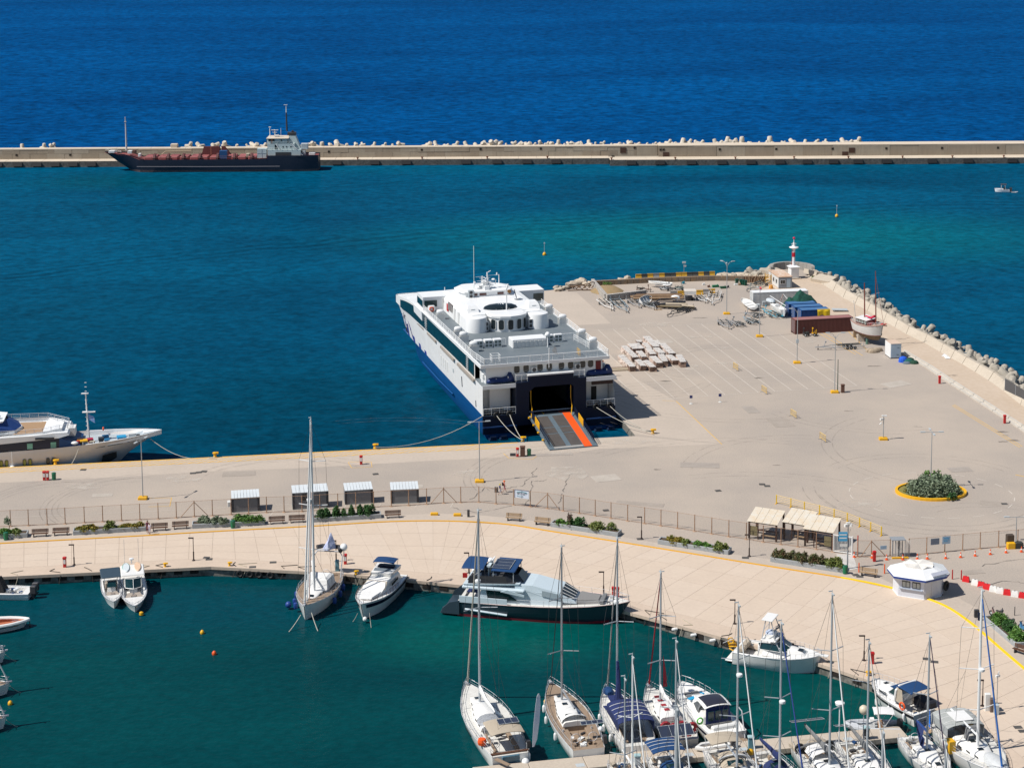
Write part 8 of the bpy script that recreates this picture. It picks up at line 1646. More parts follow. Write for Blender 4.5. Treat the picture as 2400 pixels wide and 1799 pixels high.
obj('roof',MB().box(0,W_,0,D,H+.0,H+.03),mat('roof_peach',(.60,.46,.36),.8,dirt=.2),t);obj('handle',MB().box(W_*.62,W_*.8,-.03,-.001,2.1,2.16).box(W_*.55,W_*.75,-.03,-.001,.75,.81),DARK,t);obj('door_header',MB().box(.05,W_,-.02,.058,H-.13,H-.02),GREYP,t)
# green net and yellow tarpaulin
q=random.Random(2);base=off(58.94,365.14,.1756,.5,8.9);rows=[]
for i in range(11):
    r=[]
    for j in range(6):
        u,v=i/10,j/5;hgt=4.1*sin(pi*min(1,max(0,.04+u*.92)))**.8*(.25+.75*sin(pi*(.15+.7*v)));hgt=.1+hgt*(.86+.2*abs(sin(i*.9+.4)))*(.92+.16*q.random())
        p_=off(base.x,base.y,.16,-1.5+8.2*u,-1.2+3.6*v);r.append((p_.x-base.x,p_.y-base.y,hgt))
    rows.append(r)
tag(obj('green_net',MB().loft(rows,False,False),mat('net_green',(.006,.085,.055),.95,dirt=.5,scale=3,dirtcol=(.01,.03,.025),bump=.8),loc=base),'heap of dark green netting draped beside the white and blue containers','net')
rows=[]
for i in range(13):
    u=i/12;sag=.28*sin(pi*u)-.12*abs(sin(u*7));zb=1.35+.35*sin(pi*u)*-1+1.0*abs(2*u-1)**2*-.4;x=3.4+2.75*u
    rows.append([(x,.3,2.62),(x,-.08,2.62-.1),(x,-.16-.08*sin(u*11),2.3-sag*.5),(x,-.12-.06*cos(u*9),max(.3,1.25-.5*abs(2*u-1)**3+.25*sin(u*5)))])
tag(obj('yellow_tarpaulin',MB().loft(rows,False,False),mat('tarp_yellow',(.80,.55,.01),.6,dirt=.15,scale=2),loc=(58.94,365.14,0),rz=.1756),'bright yellow tarpaulin hanging over the front of the blue container','tarpaulin')
# office cabin
A,B_=at(1824.5,676.3),at(1856.3,675.0);d=B_-A;rz=atan2(d.y,d.x);W_=d.length;t=thing('office_cabin','white office cabin with grey end wall, window and rust stained roof','cabin',A,rz);D=7.5
obj('wall',MB().box(0,W_,.05,D,.1,2.5),CWH,t);obj('end_wall',MB().box(.05,W_-.02,0,.049,.12,2.45),mat('cabin_wall_grey',(.27,.30,.34),.6),t);obj('roof',MB().box(-.1,W_+.1,-.1,D+.1,2.5,2.66),mat('rust_stained_roof',(.66,.62,.56),.7,dirt=.7,scale=.9,dirtcol=(.50,.26,.12)),t)
wf=obj('window_frame',MB().box(.35,1.55,-.05,-.001,1.0,2.0),WHITE,t);
for x0,x1 in ((.43,.92),(.98,1.47)):obj('pane',MB().box(x0,x1,-.07,-.051,1.1,1.9),GLASS,wf)
obj('door',MB().box(1.9,2.75,-.04,-.001,.15,2.2),mat('door_ice_blue',(.38,.48,.56),.5),t)
for y in (1.0,3.2,5.2):wf=obj('window_frame',MB().box(-.05,-.001,y,y+.9,.9,1.9),GREYP,t);obj('pane',MB().box(-.07,-.051,y+.08,y+.82,1.0,1.8),GLASS,wf)
# ================================================================ YARD
# block enclosure
BLK=mat('enclosure_block',(.40,.375,.34),.9,dirt=.35,scale=.7,fine=3,bump=.3,dirtcol=(.24,.22,.20));BLKT=mat('enclosure_top',(.55,.48,.40),.9,dirt=.2)
def blockwall(name,label,pts,h,th=.7,step=1.5,courses=2,m=BLK,seed=1,m2=None,zt=0.0):
    pts=[at(*p) for p in pts];t=thing(name,label,'wall',pts[0]);O_=pts[0];q=random.Random(seed);pool={}
    for k in range(len(pts)-1):
        a,b=pts[k],pts[k+1];d=b-a;L_=d.length;n=max(1,round(L_/step));w_=L_/n;rz=atan2(d.y,d.x)
        for c in range(courses):
            key=(round(w_,2),c)
            if key not in pool:pool[key]=MB().bbox(.025,w_-.025,-th/2,th/2,h*c/courses+.01,h*(c+1)/courses-.01,.04).mesh('block');pool[key].materials.append(m)
            for j in range(n):
                o=link('concrete_block',pool[key],t,a-O_+d*(j/n)+Vector((0,0,zt)),rz+q.uniform(-.02,.02))
    return t
blockwall('block_wall','left arm of the pale block enclosure beside the brown hoses',[(1389,668),(1420,704)],1.45,seed=2);blockwall('block_wall','front arm of the block enclosure behind the boat trailers',[(1421,705.5),(1514,694)],1.45,seed=3)
blockwall('block_wall','long dark block wall at the back of the pier head under the painted barriers',[(1393,669),(1545,661),(1676,657),(1722,657.5),(1795,659)],1.1,courses=1,m=mat('dark_block',(.15,.14,.13),.9,dirt=.5,scale=1,dirtcol=(.30,.18,.08)),seed=4)
jp=[at(*p) for p in [(1490,660),(1545,657.5),(1676,653)]];seqc='ykygykkyykkykyyk';cc={'y':mat('barrier_ochre',(.60,.34,.03),.7,dirt=.25,scale=1),'k':mat('barrier_charcoal',(.07,.07,.065),.8,dirt=.3),'g':mat('barrier_grey',(.28,.27,.26),.85)}
names={'y':'ochre painted concrete barrier on the pier head wall','k':'charcoal painted concrete barrier on the pier head wall','g':'bare grey concrete barrier on the pier head wall'};i=0
for k in range(2):
    a,b=jp[k],jp[k+1];d=b-a;n=round(d.length/1.28) if k else 4
    for j in range(n):
        s=seqc[i % len(seqc)];i+=1;tag(obj('concrete_barrier',MB().profx([(-.32,0),(-.3,.2),(-.14,.45),(-.12,1.0),(.12,1.0),(.14,.45),(.3,.2),(.32,0)],.03,d.length/n-.03),cc[s],loc=a+d*(j/n)+Vector((0,.55,.6)),rz=atan2(d.y,d.x)),names[s],'barrier','painted barriers on the pier head wall')
mo=[(cos(2*pi*k/16),sin(2*pi*k/16)) for k in range(16)]
tag(obj('earth_mound',MB().loft([[(x*3.6*s*(1+.12*sin(5*k)),y*5.0*s,z) for k,(x,y) in enumerate(mo)] for z,s in ((.02,1),(.5,.75),(.8,.35),(.85,.05))]),mat('dry_earth',(.34,.22,.12),.95,dirt=.5,scale=1.2,bump=.8,dirtcol=(.20,.17,.08)),loc=at(1424,681),smooth=True),'brown mound of dry earth inside the block enclosure','mound')
tag(leaves(None,'weeds',*at(1424,672)[:2],1.5,1.2,.5,.7,260,G1,21,.12,5,.1),'patch of green weeds on the earth mound in the enclosure','weeds')
hc=thing('hose_coils','tangled brown hoses lying beside the block enclosure','hose',at(1362,676));
for k in range(5):
    m_=torus(.9+.25*k,.11,16,5);o=obj('hose',m_,mat('hose_brown',(.16,.10,.06),.8),hc,loc=(k*.9-2.2,-.3*k+.4,.35));o.rotation_euler=(1.25,.2*k,.5*k)
obj('hose',MB().tube([(-3,-2.4,.1),(0,-2.0,.1),(3,-1.8,.1),(4.6,-3.0,.1)],.12,6),mat('hose_brown',(.16,.10,.06),.8),hc)
# boat trailers
def trailer(px1,py1,px2,py2,W_,label,m=GALV,axles=1,bunk=True,loc_up=0,mast=False,wheelm=BLACK):
    """rear centre px1,py1 -> coupling px2,py2"""
    a,b=at(px1,py1),at(px2,py2);d=b-a;L_=d.length;t=thing('boat_trailer',label,'trailer',a,atan2(-d.x,d.y),'boat trailers in the yard');z=.55;y1=L_*.62
    f=MB()
    for s in (-1,1):f.tube([(s*W_/2,0,z),(s*W_/2,y1,z),(s*.12,L_*.86,z),(0,L_,z-.02)],.075,5)
    for y in (0.1,L_*.22,L_*.42,y1):f.tube([(-W_/2,y,z),(W_/2,y,z)],.06,5)
    obj('frame',f,m,t)
    if bunk:
        for s in (-1,1):obj('keel_bunk',MB().boxc((s*W_*.25,L_*.3,z+.22),(.14,L_*.5,.12)),mat('bunk_carpet',(.05,.055,.05),.9),t);obj('roller_arm',MB().tube([(s*W_*.38,.1,z),(s*W_*.42,.1,z+.7)],.05,4).tube([(s*W_*.38,L_*.4,z),(s*W_*.42,L_*.4,z+.5)],.04,4),m,t)
    for i in range(axles):
        y=L_*.28+(i-(axles-1)/2)*.75
        for s in (-1,1):w2=obj('wheel',torus(.24,.10,12,6),wheelm,t,loc=(s*(W_/2+.14),y,.34),rz=pi/2);obj('rim',MB().tube([(0,-.04,0),(0,.04,0)],.14,8),GREYP,w2)
        obj('axle',MB().tube([(-W_/2-.1,y,.36),(W_/2+.1,y,.36)],.05,5),DARK,t)
    obj('winch_post',MB().tube([(0,L_*.82,z),(0,L_*.78,z+.95)],.06,5).boxc((0,L_*.78,z+.95),(.3,.25,.25)),m,t);obj('jockey_wheel',MB().tube([(.15,L_*.93,.1),(.15,L_*.93,1.0)],.05,5).boxc((.15,L_*.93,.12),(.1,.22,.22)),DARK,t)
    return t,L_
DGR=mat('trailer_greygreen',(.17,.21,.20),.6,dirt=.2);BGR=mat('trailer_bluegrey',(.27,.35,.40),.5,dirt=.2);BLKM=mat('trailer_black',(.04,.04,.045),.5)
for a in [(1408,707,1437,730,1.9,'white framed boat trailer, leftmost in the row before the block wall',WHITE2,1),(1441,706,1471.5,735,2.3,'large grey green boat trailer, second from left before the block wall',BGR,2),(1476,705,1501,723.5,1.9,'galvanised trailer under the tilted white dinghy',GALV,1),(1511,715,1537,727,1.6,'small galvanised trailer right of the tilted dinghy',GALV,1),
          (1618,724,1563,744.5,1.9,'dark trailer with three wheel pairs in front of the pipe stack',BLKM,3),(1637,699,1656,712,1.7,'small pale trailer between shed and wide yard trailer',GREYW,1),(1677,688,1669,717,2.6,'wide white and dark trailer with its tongue towards the viewer',GREYW,2),(1492,683,1527,684,1.6,'rusty brown trailer behind the front block wall',RUST,1),(1552,682,1572,676,1.7,'trailer with dark wheels behind the timber stack',GALV,1),(1588,681,1600,677,1.6,'trailer left of the small white shed',DGR,1),
          (1797,662,1749,685,2.4,'large dark grey trailer behind the white container',DGR,2),(1693,756,1711,773,2.3,'galvanised trailer with black wheels, leftmost beside the parking lines',GALV,1),(1742,767,1713,757,1.4,'light trailer with raised winch post, second beside the parking lines',GALV,1),(1774,762,1741,748,1.7,'blue grey trailer, third beside the parking lines',BGR,2),(1789,745,1743,738,1.6,'galvanised trailer with wheels in front of the small sailboat',GALV,2),
          (2022,814,1910,820,1.9,'very long galvanised trailer with three wheel pairs in front of the dry docked boat',GALV,3),(1895,788,1881,786,1.0,'short dark trailer in front of the brown container, left one',BLKM,1),(1914,787,1902,786,.9,'short yellowish trailer in front of the brown container, right one',YEL,1)]:trailer(*a)
def dinghy(name,P,rz,L_,B,label,tilt=(0,0,0),m=WHITE2,inner=GREYP,lift=.4,cat='boat'):
    t=thing(name,label,cat,P,rz);t.rotation_euler=(tilt[0],tilt[1],rz);r=[]
    for q_,b in MOT_P:b *= B/2;r.append([(-b,q_*L_,.55+.12*q_+lift),(-b*.85,q_*L_,.2+lift),(0,q_*L_-.1,.0+lift),(b*.85,q_*L_,.2+lift),(b,q_*L_,.55+.12*q_+lift)])
    mb=MB().loft(r,False,False);mb.add(r[0],[(0,1,2,3,4)]);obj('hull',mb,m,t,smooth=True);obj('inner_floor',MB().loft([[(-prof_at(MOT_P,q_)*B*.44,q_*L_,.42+lift),(prof_at(MOT_P,q_)*B*.44,q_*L_,.42+lift)] for q_ in (.03,.3,.6,.8,.93)],False,False),inner,t);obj('gunwale',MB().tube([(s*prof_at(MOT_P,q_)*B/2,q_*L_,.56+.12*q_+lift) for s,q_ in [(-1,k/8) for k in range(9)]+[(1,1-k/8) for k in range(1,9)]],.05,5),m,t)
    for y in (.25,.5):obj('thwart',MB().box(-B*.42,B*.42,y*L_,y*L_+.25,.5+lift,.54+lift),m,t)
    return t
dinghy('dinghy',at(1497,712,.3),-.5,4.2,1.8,'white dinghy tilted on its side above a trailer in the yard',(.1,.9,0))
a,b=at(1768,730),at(1739,708);d=b-a;dinghy('open_boat',a,atan2(-d.x,d.y),d.length*.95,2.0,'open white boat on the ground left of the white container',(0,-.15,0),inner=GREYW)
a,b=at(1574,677),at(1520,672);d=b-a;dinghy('catamaran_hull',a,atan2(-d.x,d.y),d.length,1.3,'long white boat hull lying behind the timber stack',lift=.7)
obj_t=tag(obj('white_spar',MB().tube([at(1536,668,.3),at(1572,668,1.3)],.12,5),WHITE),'white spar beside the long white hull in the yard','spar')
# sailing boat on a turquoise trailer
a,b=at(1836,745),at(1798,724);d=b-a;L_=d.length*.85;t=thing('small_sailboat','small white keelboat hull with its rudder, standing on a turquoise trailer','sailing boat',a+Vector((0,0,1.15)),atan2(-d.x,d.y));hull(t,L_,1.8,.6,.85,SAIL_P,WHITE2,WHITE2,cock=(.08,.4,.26),depth=.3)
coach(t,L_,L_*.42,L_*.75,1.2,.5,.72,.25,WHITE2,0,1);obj('rudder',MB().boxc((0,-.35,.3),(.08,.45,1.9)),WHITE,t);obj('keel',MB().boxc((0,L_*.45,-.8),(.12,1.0,1.0)),GREYP,t);obj('laid_mast',MB().tube([(.3,-.5,1.5),(.2,L_*1.05,1.9)],.07,6),ALUW,t)
tr,_=trailer(1828,748,1786,729,1.8,'turquoise trailer carrying the small white keelboat',mat('trailer_turquoise',(.05,.36,.50),.5),2)
obj('tarpaulin_wrap',MB().cap_ellipse((0,L_*.93,1.0),.9,1.5,.5,12),mat('wrap_pale',(.55,.60,.64),.5,dirt=.3,scale=3),t)
for i,(px,py) in enumerate([(1777,723),(1790,716),(1799,715),(1808,714)]):
    tt=thing('liquid_tank',['pale caged liquid tank left of the others before the white container','caged liquid tank, second from left before the white container','caged liquid tank, third from left before the white container','caged liquid tank, rightmost before the white container'][i],'tank',at(px,py),.15);obj('tank',MB().bbox(-.42,.42,-.42,.42,.15,1.0,.08),mat('tank_milky',(.50,.54,.56),.4),tt);cg=MB()
    for k in range(5):
        for s in (-1,1):cg.box(-.47+k*.22,-.44+k*.22,s*.45-.01,s*.45+.01,.1,1.1).box(s*.46-.01,s*.46+.01,-.45+k*.22,-.42+k*.22,.1,1.1)
    obj('cage',cg,GREYP,tt)
AF=thing('a_frame','tall rusty white A-frame standing left of the blue containers','frame',at(1832,724));obj('leg',MB().tube([(-.9,0,0),(.3,0,3.2)],.08,5),mat('faded_red_white',(.45,.30,.28),.7),AF);obj('leg',MB().tube([(.9,1.2,0),(.3,0,3.2),(1.2,-.8,2.2),(1.7,-.8,2.15)],.08,5),GREYW,AF)
tag(obj('red_drum',MB().tube([(-.4,0,.45),(.4,0,.45)],.42,12),RED,loc=at(1840,728)),'red drum lying at the left end of the blue containers','drum');tag(obj('red_reel',MB().tube([(-.2,0,3.0),(.2,0,3.1)],.38,12).tube([(0,0,0),(0,0,2.8)],.05,5),mat('reel_red',(.5,.04,.06)),loc=at(1782,709)),'red round float on a pole at the left end of the white container','float')
tag(obj('orange_float',MB().cap_ellipse((0,0,0),.5,.5,.9,12),mat('float_orange',(.72,.30,.02),.5),loc=at(1807,676)),'orange float beside the office cabin corner','float')
# timber and pipe stack
t=thing('timber_stack','stack of long brown timbers and pale pipes in the middle of the yard','timber',at(1545,706));O_=at(1545,706);q=random.Random(6)
for k in range(15):
    x0,y0=1480+q.uniform(-3,8),701-.7*k+q.uniform(-1,1);x1=1600+q.uniform(-14,4);a,b=at(x0,y0,.2+.25*(k % 4))-O_,at(x1,y0-1+q.uniform(-3,3),.2+.25*(k % 4))-O_
    obj('plank',MB().tube([a,b],q.uniform(.13,.22),4),q.choice([mat('timber_brown',(.20,.12,.07),.85,dirt=.4,scale=2),mat('timber_tan',(.33,.22,.13),.85,dirt=.4,scale=2)]),t)
t=thing('pipe_stack','dark and pale pipes with flanges in front of the timber stack','pipes',at(1570,715));O_=at(1570,715)
for (x0,y0,x1,y1,r,m,z) in [(1519,713,1546,712,.38,DARK,.4),(1540,714,1606,707,.28,DARK,.9),(1537,718,1600,719,.25,PALEWOOD,.25),(1545,717,1628,720,.22,mat('pipe_khaki',(.22,.18,.11),.8),.6),(1560,712,1612,713,.26,mat('pipe_cream',(.50,.42,.31),.8),.9),(1565,722,1632,722,.18,DARK,.2),(1598,716,1626,718,.22,mat('pipe_cream',(.50,.42,.31),.8),.9),(1532,712,1548,700,.12,DARK,1.0),(1548,700,1580,699,.12,DARK,1.4),(1580,699,1592,709,.12,DARK,1.0)]:obj('pipe',MB().tube([at(x0,y0,z)-O_,at(x1,y1,z)-O_],r,8),m,t)
tag(obj('white_cover',MB().cap_ellipse((0,0,0),1.1,.7,.8,10),WHITE,loc=at(1583,700,.6)),'crumpled white cover on top of the pipes','cover')
t=thing('yard_shed','small white topped shed on posts with dark blocks standing for the shade underneath','shed',at(1617,704));obj('roof',MB().box(-1.25,1.3,-.8,1.6,2.1,2.22),mat('shed_roof',(.60,.55,.49),.8,dirt=.2),t);obj('fascia',MB().box(-1.2,1.25,-.82,-.801,1.5,2.1),GREYW,t);obj('shade_blocks',MB().boxc((-.2,.2,.5),(1.5,1.2,.9)).boxc((.6,0,.3),(.6,.8,.6)),DARK,t)  # dark blocks under the roof are added for the shade there
for x in (-1.15,1.2):
    for y in (-.7,1.5):obj('post',MB().box(x-.05,x+.05,y-.05,y+.05,0,2.1),GALV,t)
for px,py,m,l in [(1579,692,'g','grey concrete barrier left of the yard shed'),(1596,692,'y','ochre concrete barrier left of the yard shed'),(1640,690,'y','ochre concrete barrier right of the yard shed, left one'),(1655,688,'g','grey concrete barrier right of the yard shed'),(1668,687,'y','ochre concrete barrier beside the wide yard trailer')]:tag(obj('concrete_barrier',MB().profx([(-.32,0),(-.3,.2),(-.14,.45),(-.12,1.0),(.12,1.0),(.14,.45),(.3,.2),(.32,0)],-.75,.75),cc[m],loc=at(px,py),rz=.05),l,'barrier')
for px,py,l in [(1727,666,'dark green wheeled bin standing alone by the pier head wall'),(1737,667,'green wheeled bin, left of the leaning three'),(1742,668,'green wheeled bin, middle of the leaning three'),(1747,669,'green wheeled bin, right of the leaning three')]:
    t=thing('wheeled_bin',l,'bin',at(px,py),.2);obj('bin_body',MB().loft([[(-.26,-.28,.05),(.26,-.28,.05),(.26,.28,.05),(-.26,.28,.05)],[(-.34,-.36,1.15),(.34,-.36,1.15),(.34,.36,1.15),(-.34,.36,1.15)]]),mat('bin_green_dark',(.008,.09,.055),.5),t);obj('lid',MB().box(-.36,.36,-.38,.38,1.15,1.22),mat('bin_lid_dark',(.005,.06,.04),.5),t)
for px,py,w_,d_,h_,m,l in [(1677,673,1.5,.6,.5,GREEN,'green machine part lying in the yard'),(1695,676,1.4,.5,.5,mat('machine_dark_green',(.02,.10,.05)),'dark green machine lying near the pier head bins'),(1661,673,.5,.5,.4,RUST,'rusty machine part lying in the yard'),(1706,674,.5,.4,.4,DARK,'dark wheel shaped part near the pier head bins'),(1649,668,.6,.4,.4,GREYW,'white and brown box near the pier head wall'),(1725,668,.9,.5,.3,GREYW,'white debris beside the lone green bin'),(1733,668,.5,.5,.4,PALEWOOD,'tan debris beside the lone green bin'),(1602,665,.5,.5,.5,mat('drum_turquoise',(.01,.22,.32)),'turquoise drum in front of the painted barriers'),(1543,726,1.6,.8,.06,PALEWOOD,'flat board on the ground in front of the pipes'),(1785,712,.01,.01,.01,DARK,'tiny')]:
    if h_>.02:tag(obj('yard_scrap',MB().bbox(-w_/2,w_/2,-d_/2,d_/2,0,h_,.03).cyl(w_*.3,0,h_,h_+.15,.12,.1,8),m,loc=at(px,py),rz=.2),l,'scrap')
t=thing('brushwood_pile','brown bundle of poles and planks leaning on the wall behind the green bins','wood',at(1770,664));
for k in range(12):obj('pole',MB().tube([(-2+k*.35,0,0),(-1.6+k*.42+q.uniform(-.5,.5),.8,q.uniform(1.2,2.2))],.06,4),PALEWOOD,t)
obj('rusty_sheet',MB().boxc((0,1.0,.7),(5,.1,1.3)),mat('rust_sheet',(.16,.085,.05),.9,dirt=.3),t)
t=thing('barred_gate','yellow barred gate frame standing left of the office cabin','gate',at(1799,664));
for k in range(6):obj('bar',MB().tube([(-.5,0,.3+k*.35),(.7,-.4,.1+k*.35)],.06,4),YEL,t)
obj('side',MB().box(-.6,-.5,-.05,.05,0,2.4).box(.7,.8,-.45,-.35,0,2.2),YEL,t)
# wrapped stacks on the parking lines
STW=mat('wrapped_white',(.62,.59,.56),.6,dirt=.25,scale=1.4,fine=8,bump=.4);STS=mat('bundle_side',(.34,.17,.13),.85,dirt=.8,scale=2.5,fine=9,bump=1.0,dirtcol=(.62,.56,.50));STD=mat('bundle_end',(.085,.05,.04),.9,dirt=.6,scale=3,dirtcol=(.3,.2,.15))
q=random.Random(9)
for i,(x0,y0,x1,y1,w_,lab) in enumerate([(515,350,655,485,1.5,'long wrapped bundle, upper left of the pile'),(478,462,620,595,1.5,'long wrapped bundle, lower left of the pile'),(625,325,690,385,3.0,'broad wrapped bundle near the top left of the pile'),(685,280,700,300,1.3,'short wrapped bundle at the very top left'),(775,245,900,365,1.7,'long wrapped bundle at the top of the pile'),(880,285,930,340,1.4,'short wrapped bundle right of the top one'),(755,315,815,375,1.3,'wrapped bundle below the top one'),(965,320,1085,440,1.6,'long wrapped bundle, upper right of the pile'),
                                               (690,405,755,475,1.4,'wrapped bundle in the second row, left'),(800,385,860,455,1.5,'wrapped bundle in the second row, middle'),(890,380,965,445,1.6,'wrapped bundle in the second row, right'),(680,515,745,590,1.4,'wrapped bundle in the front row, second from left'),(765,520,860,598,1.5,'wrapped bundle in the front row, third from left'),(850,475,935,555,1.6,'wrapped bundle in the third row, white loose sheet'),(950,455,1000,540,1.5,'wrapped bundle in the third row, middle'),(1040,455,1125,520,1.7,'wrapped bundle in the third row, right'),(1160,460,1215,545,1.5,'wrapped bundle at the far right of the pile')]):
    a,b=at(1360+x0*.1989,740+y0*.1989,1.0),at(1360+x1*.1989,740+y1*.1989,1.0);d=b-a;L_=max(1.5,d.length);t=thing('wrapped_bundle',lab,'bundle',Vector((a.x,a.y,0)),atan2(d.y,d.x),'wrapped bundles on the parking lines');h=q.uniform(.8,1.05);w_ *= .78
    nb=max(1,round(L_/1.6))
    for k in range(nb):
        u0,u1=L_*k/nb+.03,L_*(k+1)/nb-.03;j=lambda:q.uniform(-.17,.17)
        obj('bundle',MB().loft([[(u0+j(),-w_/2+j(),0),(u1+j(),-w_/2+j(),0),(u1+j(),w_/2+j(),0),(u0+j(),w_/2+j(),0)],[(u0,-w_/2-.03,h*.5),(u1,-w_/2+j(),h*.5),(u1,w_/2+j(),h*.5),(u0,w_/2,h*.5)],[(u0+j(),-w_/2+j(),h),(u1+j(),-w_/2+j(),h),(u1,w_/2+j(),h),(u0,w_/2+j(),h)]]),STS if k<nb-1 else STD,t)
        for m2 in range(6):
            v0=-w_/2+w_*m2/6;hz=h+q.uniform(.0,.07);obj('white_slab',MB().box(u0+j()*.5,u1+j()*.5,v0+.02,v0+w_/6-.02,h-.02,hz+.06),STW,t)
a,b=at(1434,870),at(1488,867);d=b-a;t=thing('pipe_row','low row of pale wrapped pipes beside the ferry stern','pipes',a,atan2(d.y,d.x));
for k in range(4):obj('pipe',MB().tube([(0,.28*k,.18+.2*(k % 2)),(d.length*.98,.28*k,.18+.2*(k % 2))],.17,7),mat('pipe_cream',(.50,.42,.31),.8) if k<3 else STD,t)
# misc at the right
t=thing('net_heap','heap of bright blue and green nets beside the small white container','net',at(2122,850))
for i,(x,y,a_,b_,h_,m) in enumerate([(-.3,.6,.9,.7,1.1,mat('net_blue',(.01,.10,.62),.8,dirt=.2,scale=4,bump=.8)),(.6,.2,1.0,.8,.7,mat('net_teal',(.01,.12,.10),.9,dirt=.6,scale=5,bump=.8)),(1.5,-.4,.9,.8,.6,mat('net_green2',(.015,.07,.04),.9,dirt=.6,scale=5,bump=.8)),(.1,-.6,.8,.5,.4,mat('net_grey',(.14,.19,.24),.9,dirt=.4,scale=5)),(1.0,.8,.9,.6,.8,mat('net_green2',(.015,.07,.04)))]):obj('net',MB().cap_ellipse((x,y,0),a_,b_,h_,11),m,t)
t=thing('rock_pair','pair of tan sack covered blocks left of the small container','sacks',at(2060,823))
for k,(x,y) in enumerate([(-1.6,-.3),(-.3,.1),(-1.2,-.9)]):obj('sack',MB().cap_ellipse((x,y,0),1.2,.55,.75,10,.25),mat('sack_tan',(.42,.34,.25),.9,dirt=.4,scale=2,bump=.6),t)
tag(obj('steel_plate',MB().boxc((0,0,.35),(3.2,1.5,.15),.0,.03).box(-1.2,-1.0,-.5,.5,0,.3),GREYP,loc=at(1968,729)),'flat grey steel plate raised off the mole road behind the containers','plate');tag(obj('white_sheet',MB().boxc((0,0,.04),(.9,2.3,.05),-.5),WHITE,loc=at(2216,832)),'flat white sheet lying on the mole road','sheet');tag(obj('small_crate',MB().bbox(-.4,.4,-.3,.3,0,.4,.03),RUST,loc=at(2186,805)),'small brown crate on the mole parapet','crate')
t=thing('mesh_fence','dark grey mesh fence at the right edge of the mole','fence',at(2355,916));pts=[at(2355,916)-at(2355,916),at(2380,932)-at(2355,916),at(2410,951)-at(2355,916),at(2460,985)-at(2355,916)];up=Vector((0,0,2.3))
for k in range(3):obj('mesh_panel',MB().add([pts[k],pts[k+1],pts[k+1]+up,pts[k]+up],[(0,1,2,3)]),(lambda m:(setattr(m,'use_nodes',True),m)[1])(bpy.data.materials.new('mesh_grey')) if False else mat('mesh_dark',(.085,.085,.09),.8,dirt=.3),t,rec=False);obj('post',MB().tube([pts[k],pts[k]+up],.06,5),GALV,t)
# ---------------------------------------------------------------- dry docked ketch
a,b=at(2004,792),at(2064,812);d=b-a;L_=d.length*1.12;t=thing('dry_docked_ketch','weathered white two masted boat with red masts propped up on the quay','sailing boat',a+Vector((0,0,2.15)),atan2(-d.x,d.y));t.rotation_euler=(0,.10,atan2(-d.x,d.y))
KP=[(0,.55),(.08,.72),(.2,.88),(.35,.98),(.5,1),(.65,.93),(.78,.72),(.88,.46),(.95,.22),(1,.03)];B=3.9
r=[];r2=[]
for q_,b_ in KP:
    b_ *= B/2;zs=1.55+.7*(2*q_-1)**2*.6+.45*q_;y=q_*L_;yk=lerp(y,L_*.5,.12+.30*max(0,(q_-.6)/.4))
    r.append([(-b_,y,zs),(-b_*.97,lerp(y,yk,.3),zs*.5),(-b_*.86,lerp(y,yk,.5),.0),(b_*.86,lerp(y,yk,.5),.0),(b_*.97,lerp(y,yk,.3),zs*.5),(b_,y,zs)]);r2.append([(-b_*.86,lerp(y,yk,.5),.0),(-b_*.5,lerp(y,yk,.8),-.9),(0,yk,-1.55+.5*abs(2*q_-1)),(b_*.5,lerp(y,yk,.8),-.9),(b_*.86,lerp(y,yk,.5),.0)])
obj('topsides',MB().loft([[q_[0],q_[1],q_[2]] for q_ in r],False,False).loft([[q_[3],q_[4],q_[5]] for q_ in r],False,False),mat('old_white',(.66,.65,.63),.6,dirt=.15,scale=.8),t,smooth=True);obj('bottom',MB().loft(r2,False,False),mat('antifoul_brown',(.24,.17,.11),.9,dirt=.4,scale=1),t,smooth=True);obj('boot_line',MB().tube([(q_[2][0]-.03,q_[2][1],.02) for q_ in r],.06,4).tube([(q_[3][0]+.03,q_[3][1],.02) for q_ in r],.06,4),mat('boot_brown',(.12,.03,.02)),t);obj('transom',MB().poly([r[0][0],r[0][1],r[0][2],r[0][3],r[0][4],r[0][5]]),WHITE2,t)
obj('deck',MB().loft([[(q_[0][0],q_[0][1],q_[0][2]-.05),(q_[5][0],q_[5][1],q_[5][2]-.05)] for q_ in r],False,False),mat('old_deck',(.45,.36,.30),.8,dirt=.3),t);obj('rubbing_band',MB().tube([q_[0] for q_ in r],.07,5).tube([q_[5] for q_ in r],.07,5),mat('faded_rose',(.34,.16,.13),.7),t)
dh=obj('deckhouse',MB().loft([[(-1.35,L_*.22,1.7),(1.35,L_*.22,1.7),(1.1,L_*.66,1.7),(-1.1,L_*.66,1.7)],[(-1.25,L_*.23,2.7),(1.25,L_*.23,2.7),(1.0,L_*.60,2.7),(-1.0,L_*.60,2.7)]]),mat('maroon_wood',(.20,.05,.045),.7,dirt=.3),t);obj('house_roof',MB().box(-1.35,1.35,L_*.21,L_*.61,2.7,2.8),WHITE2,t)
for k in range(4):
    for s in (-1,1):obj('house_window',MB().boxc((s*1.30,L_*(.28+.09*k),2.25),(.06,.55,.5)),mat('dusty_glass',(.25,.30,.27),.4),dh)
H=0
zt1=top_z(at(2055,802,3.6),662.6);zt2=top_z(at(2030,793,3.6),692);rake=.13
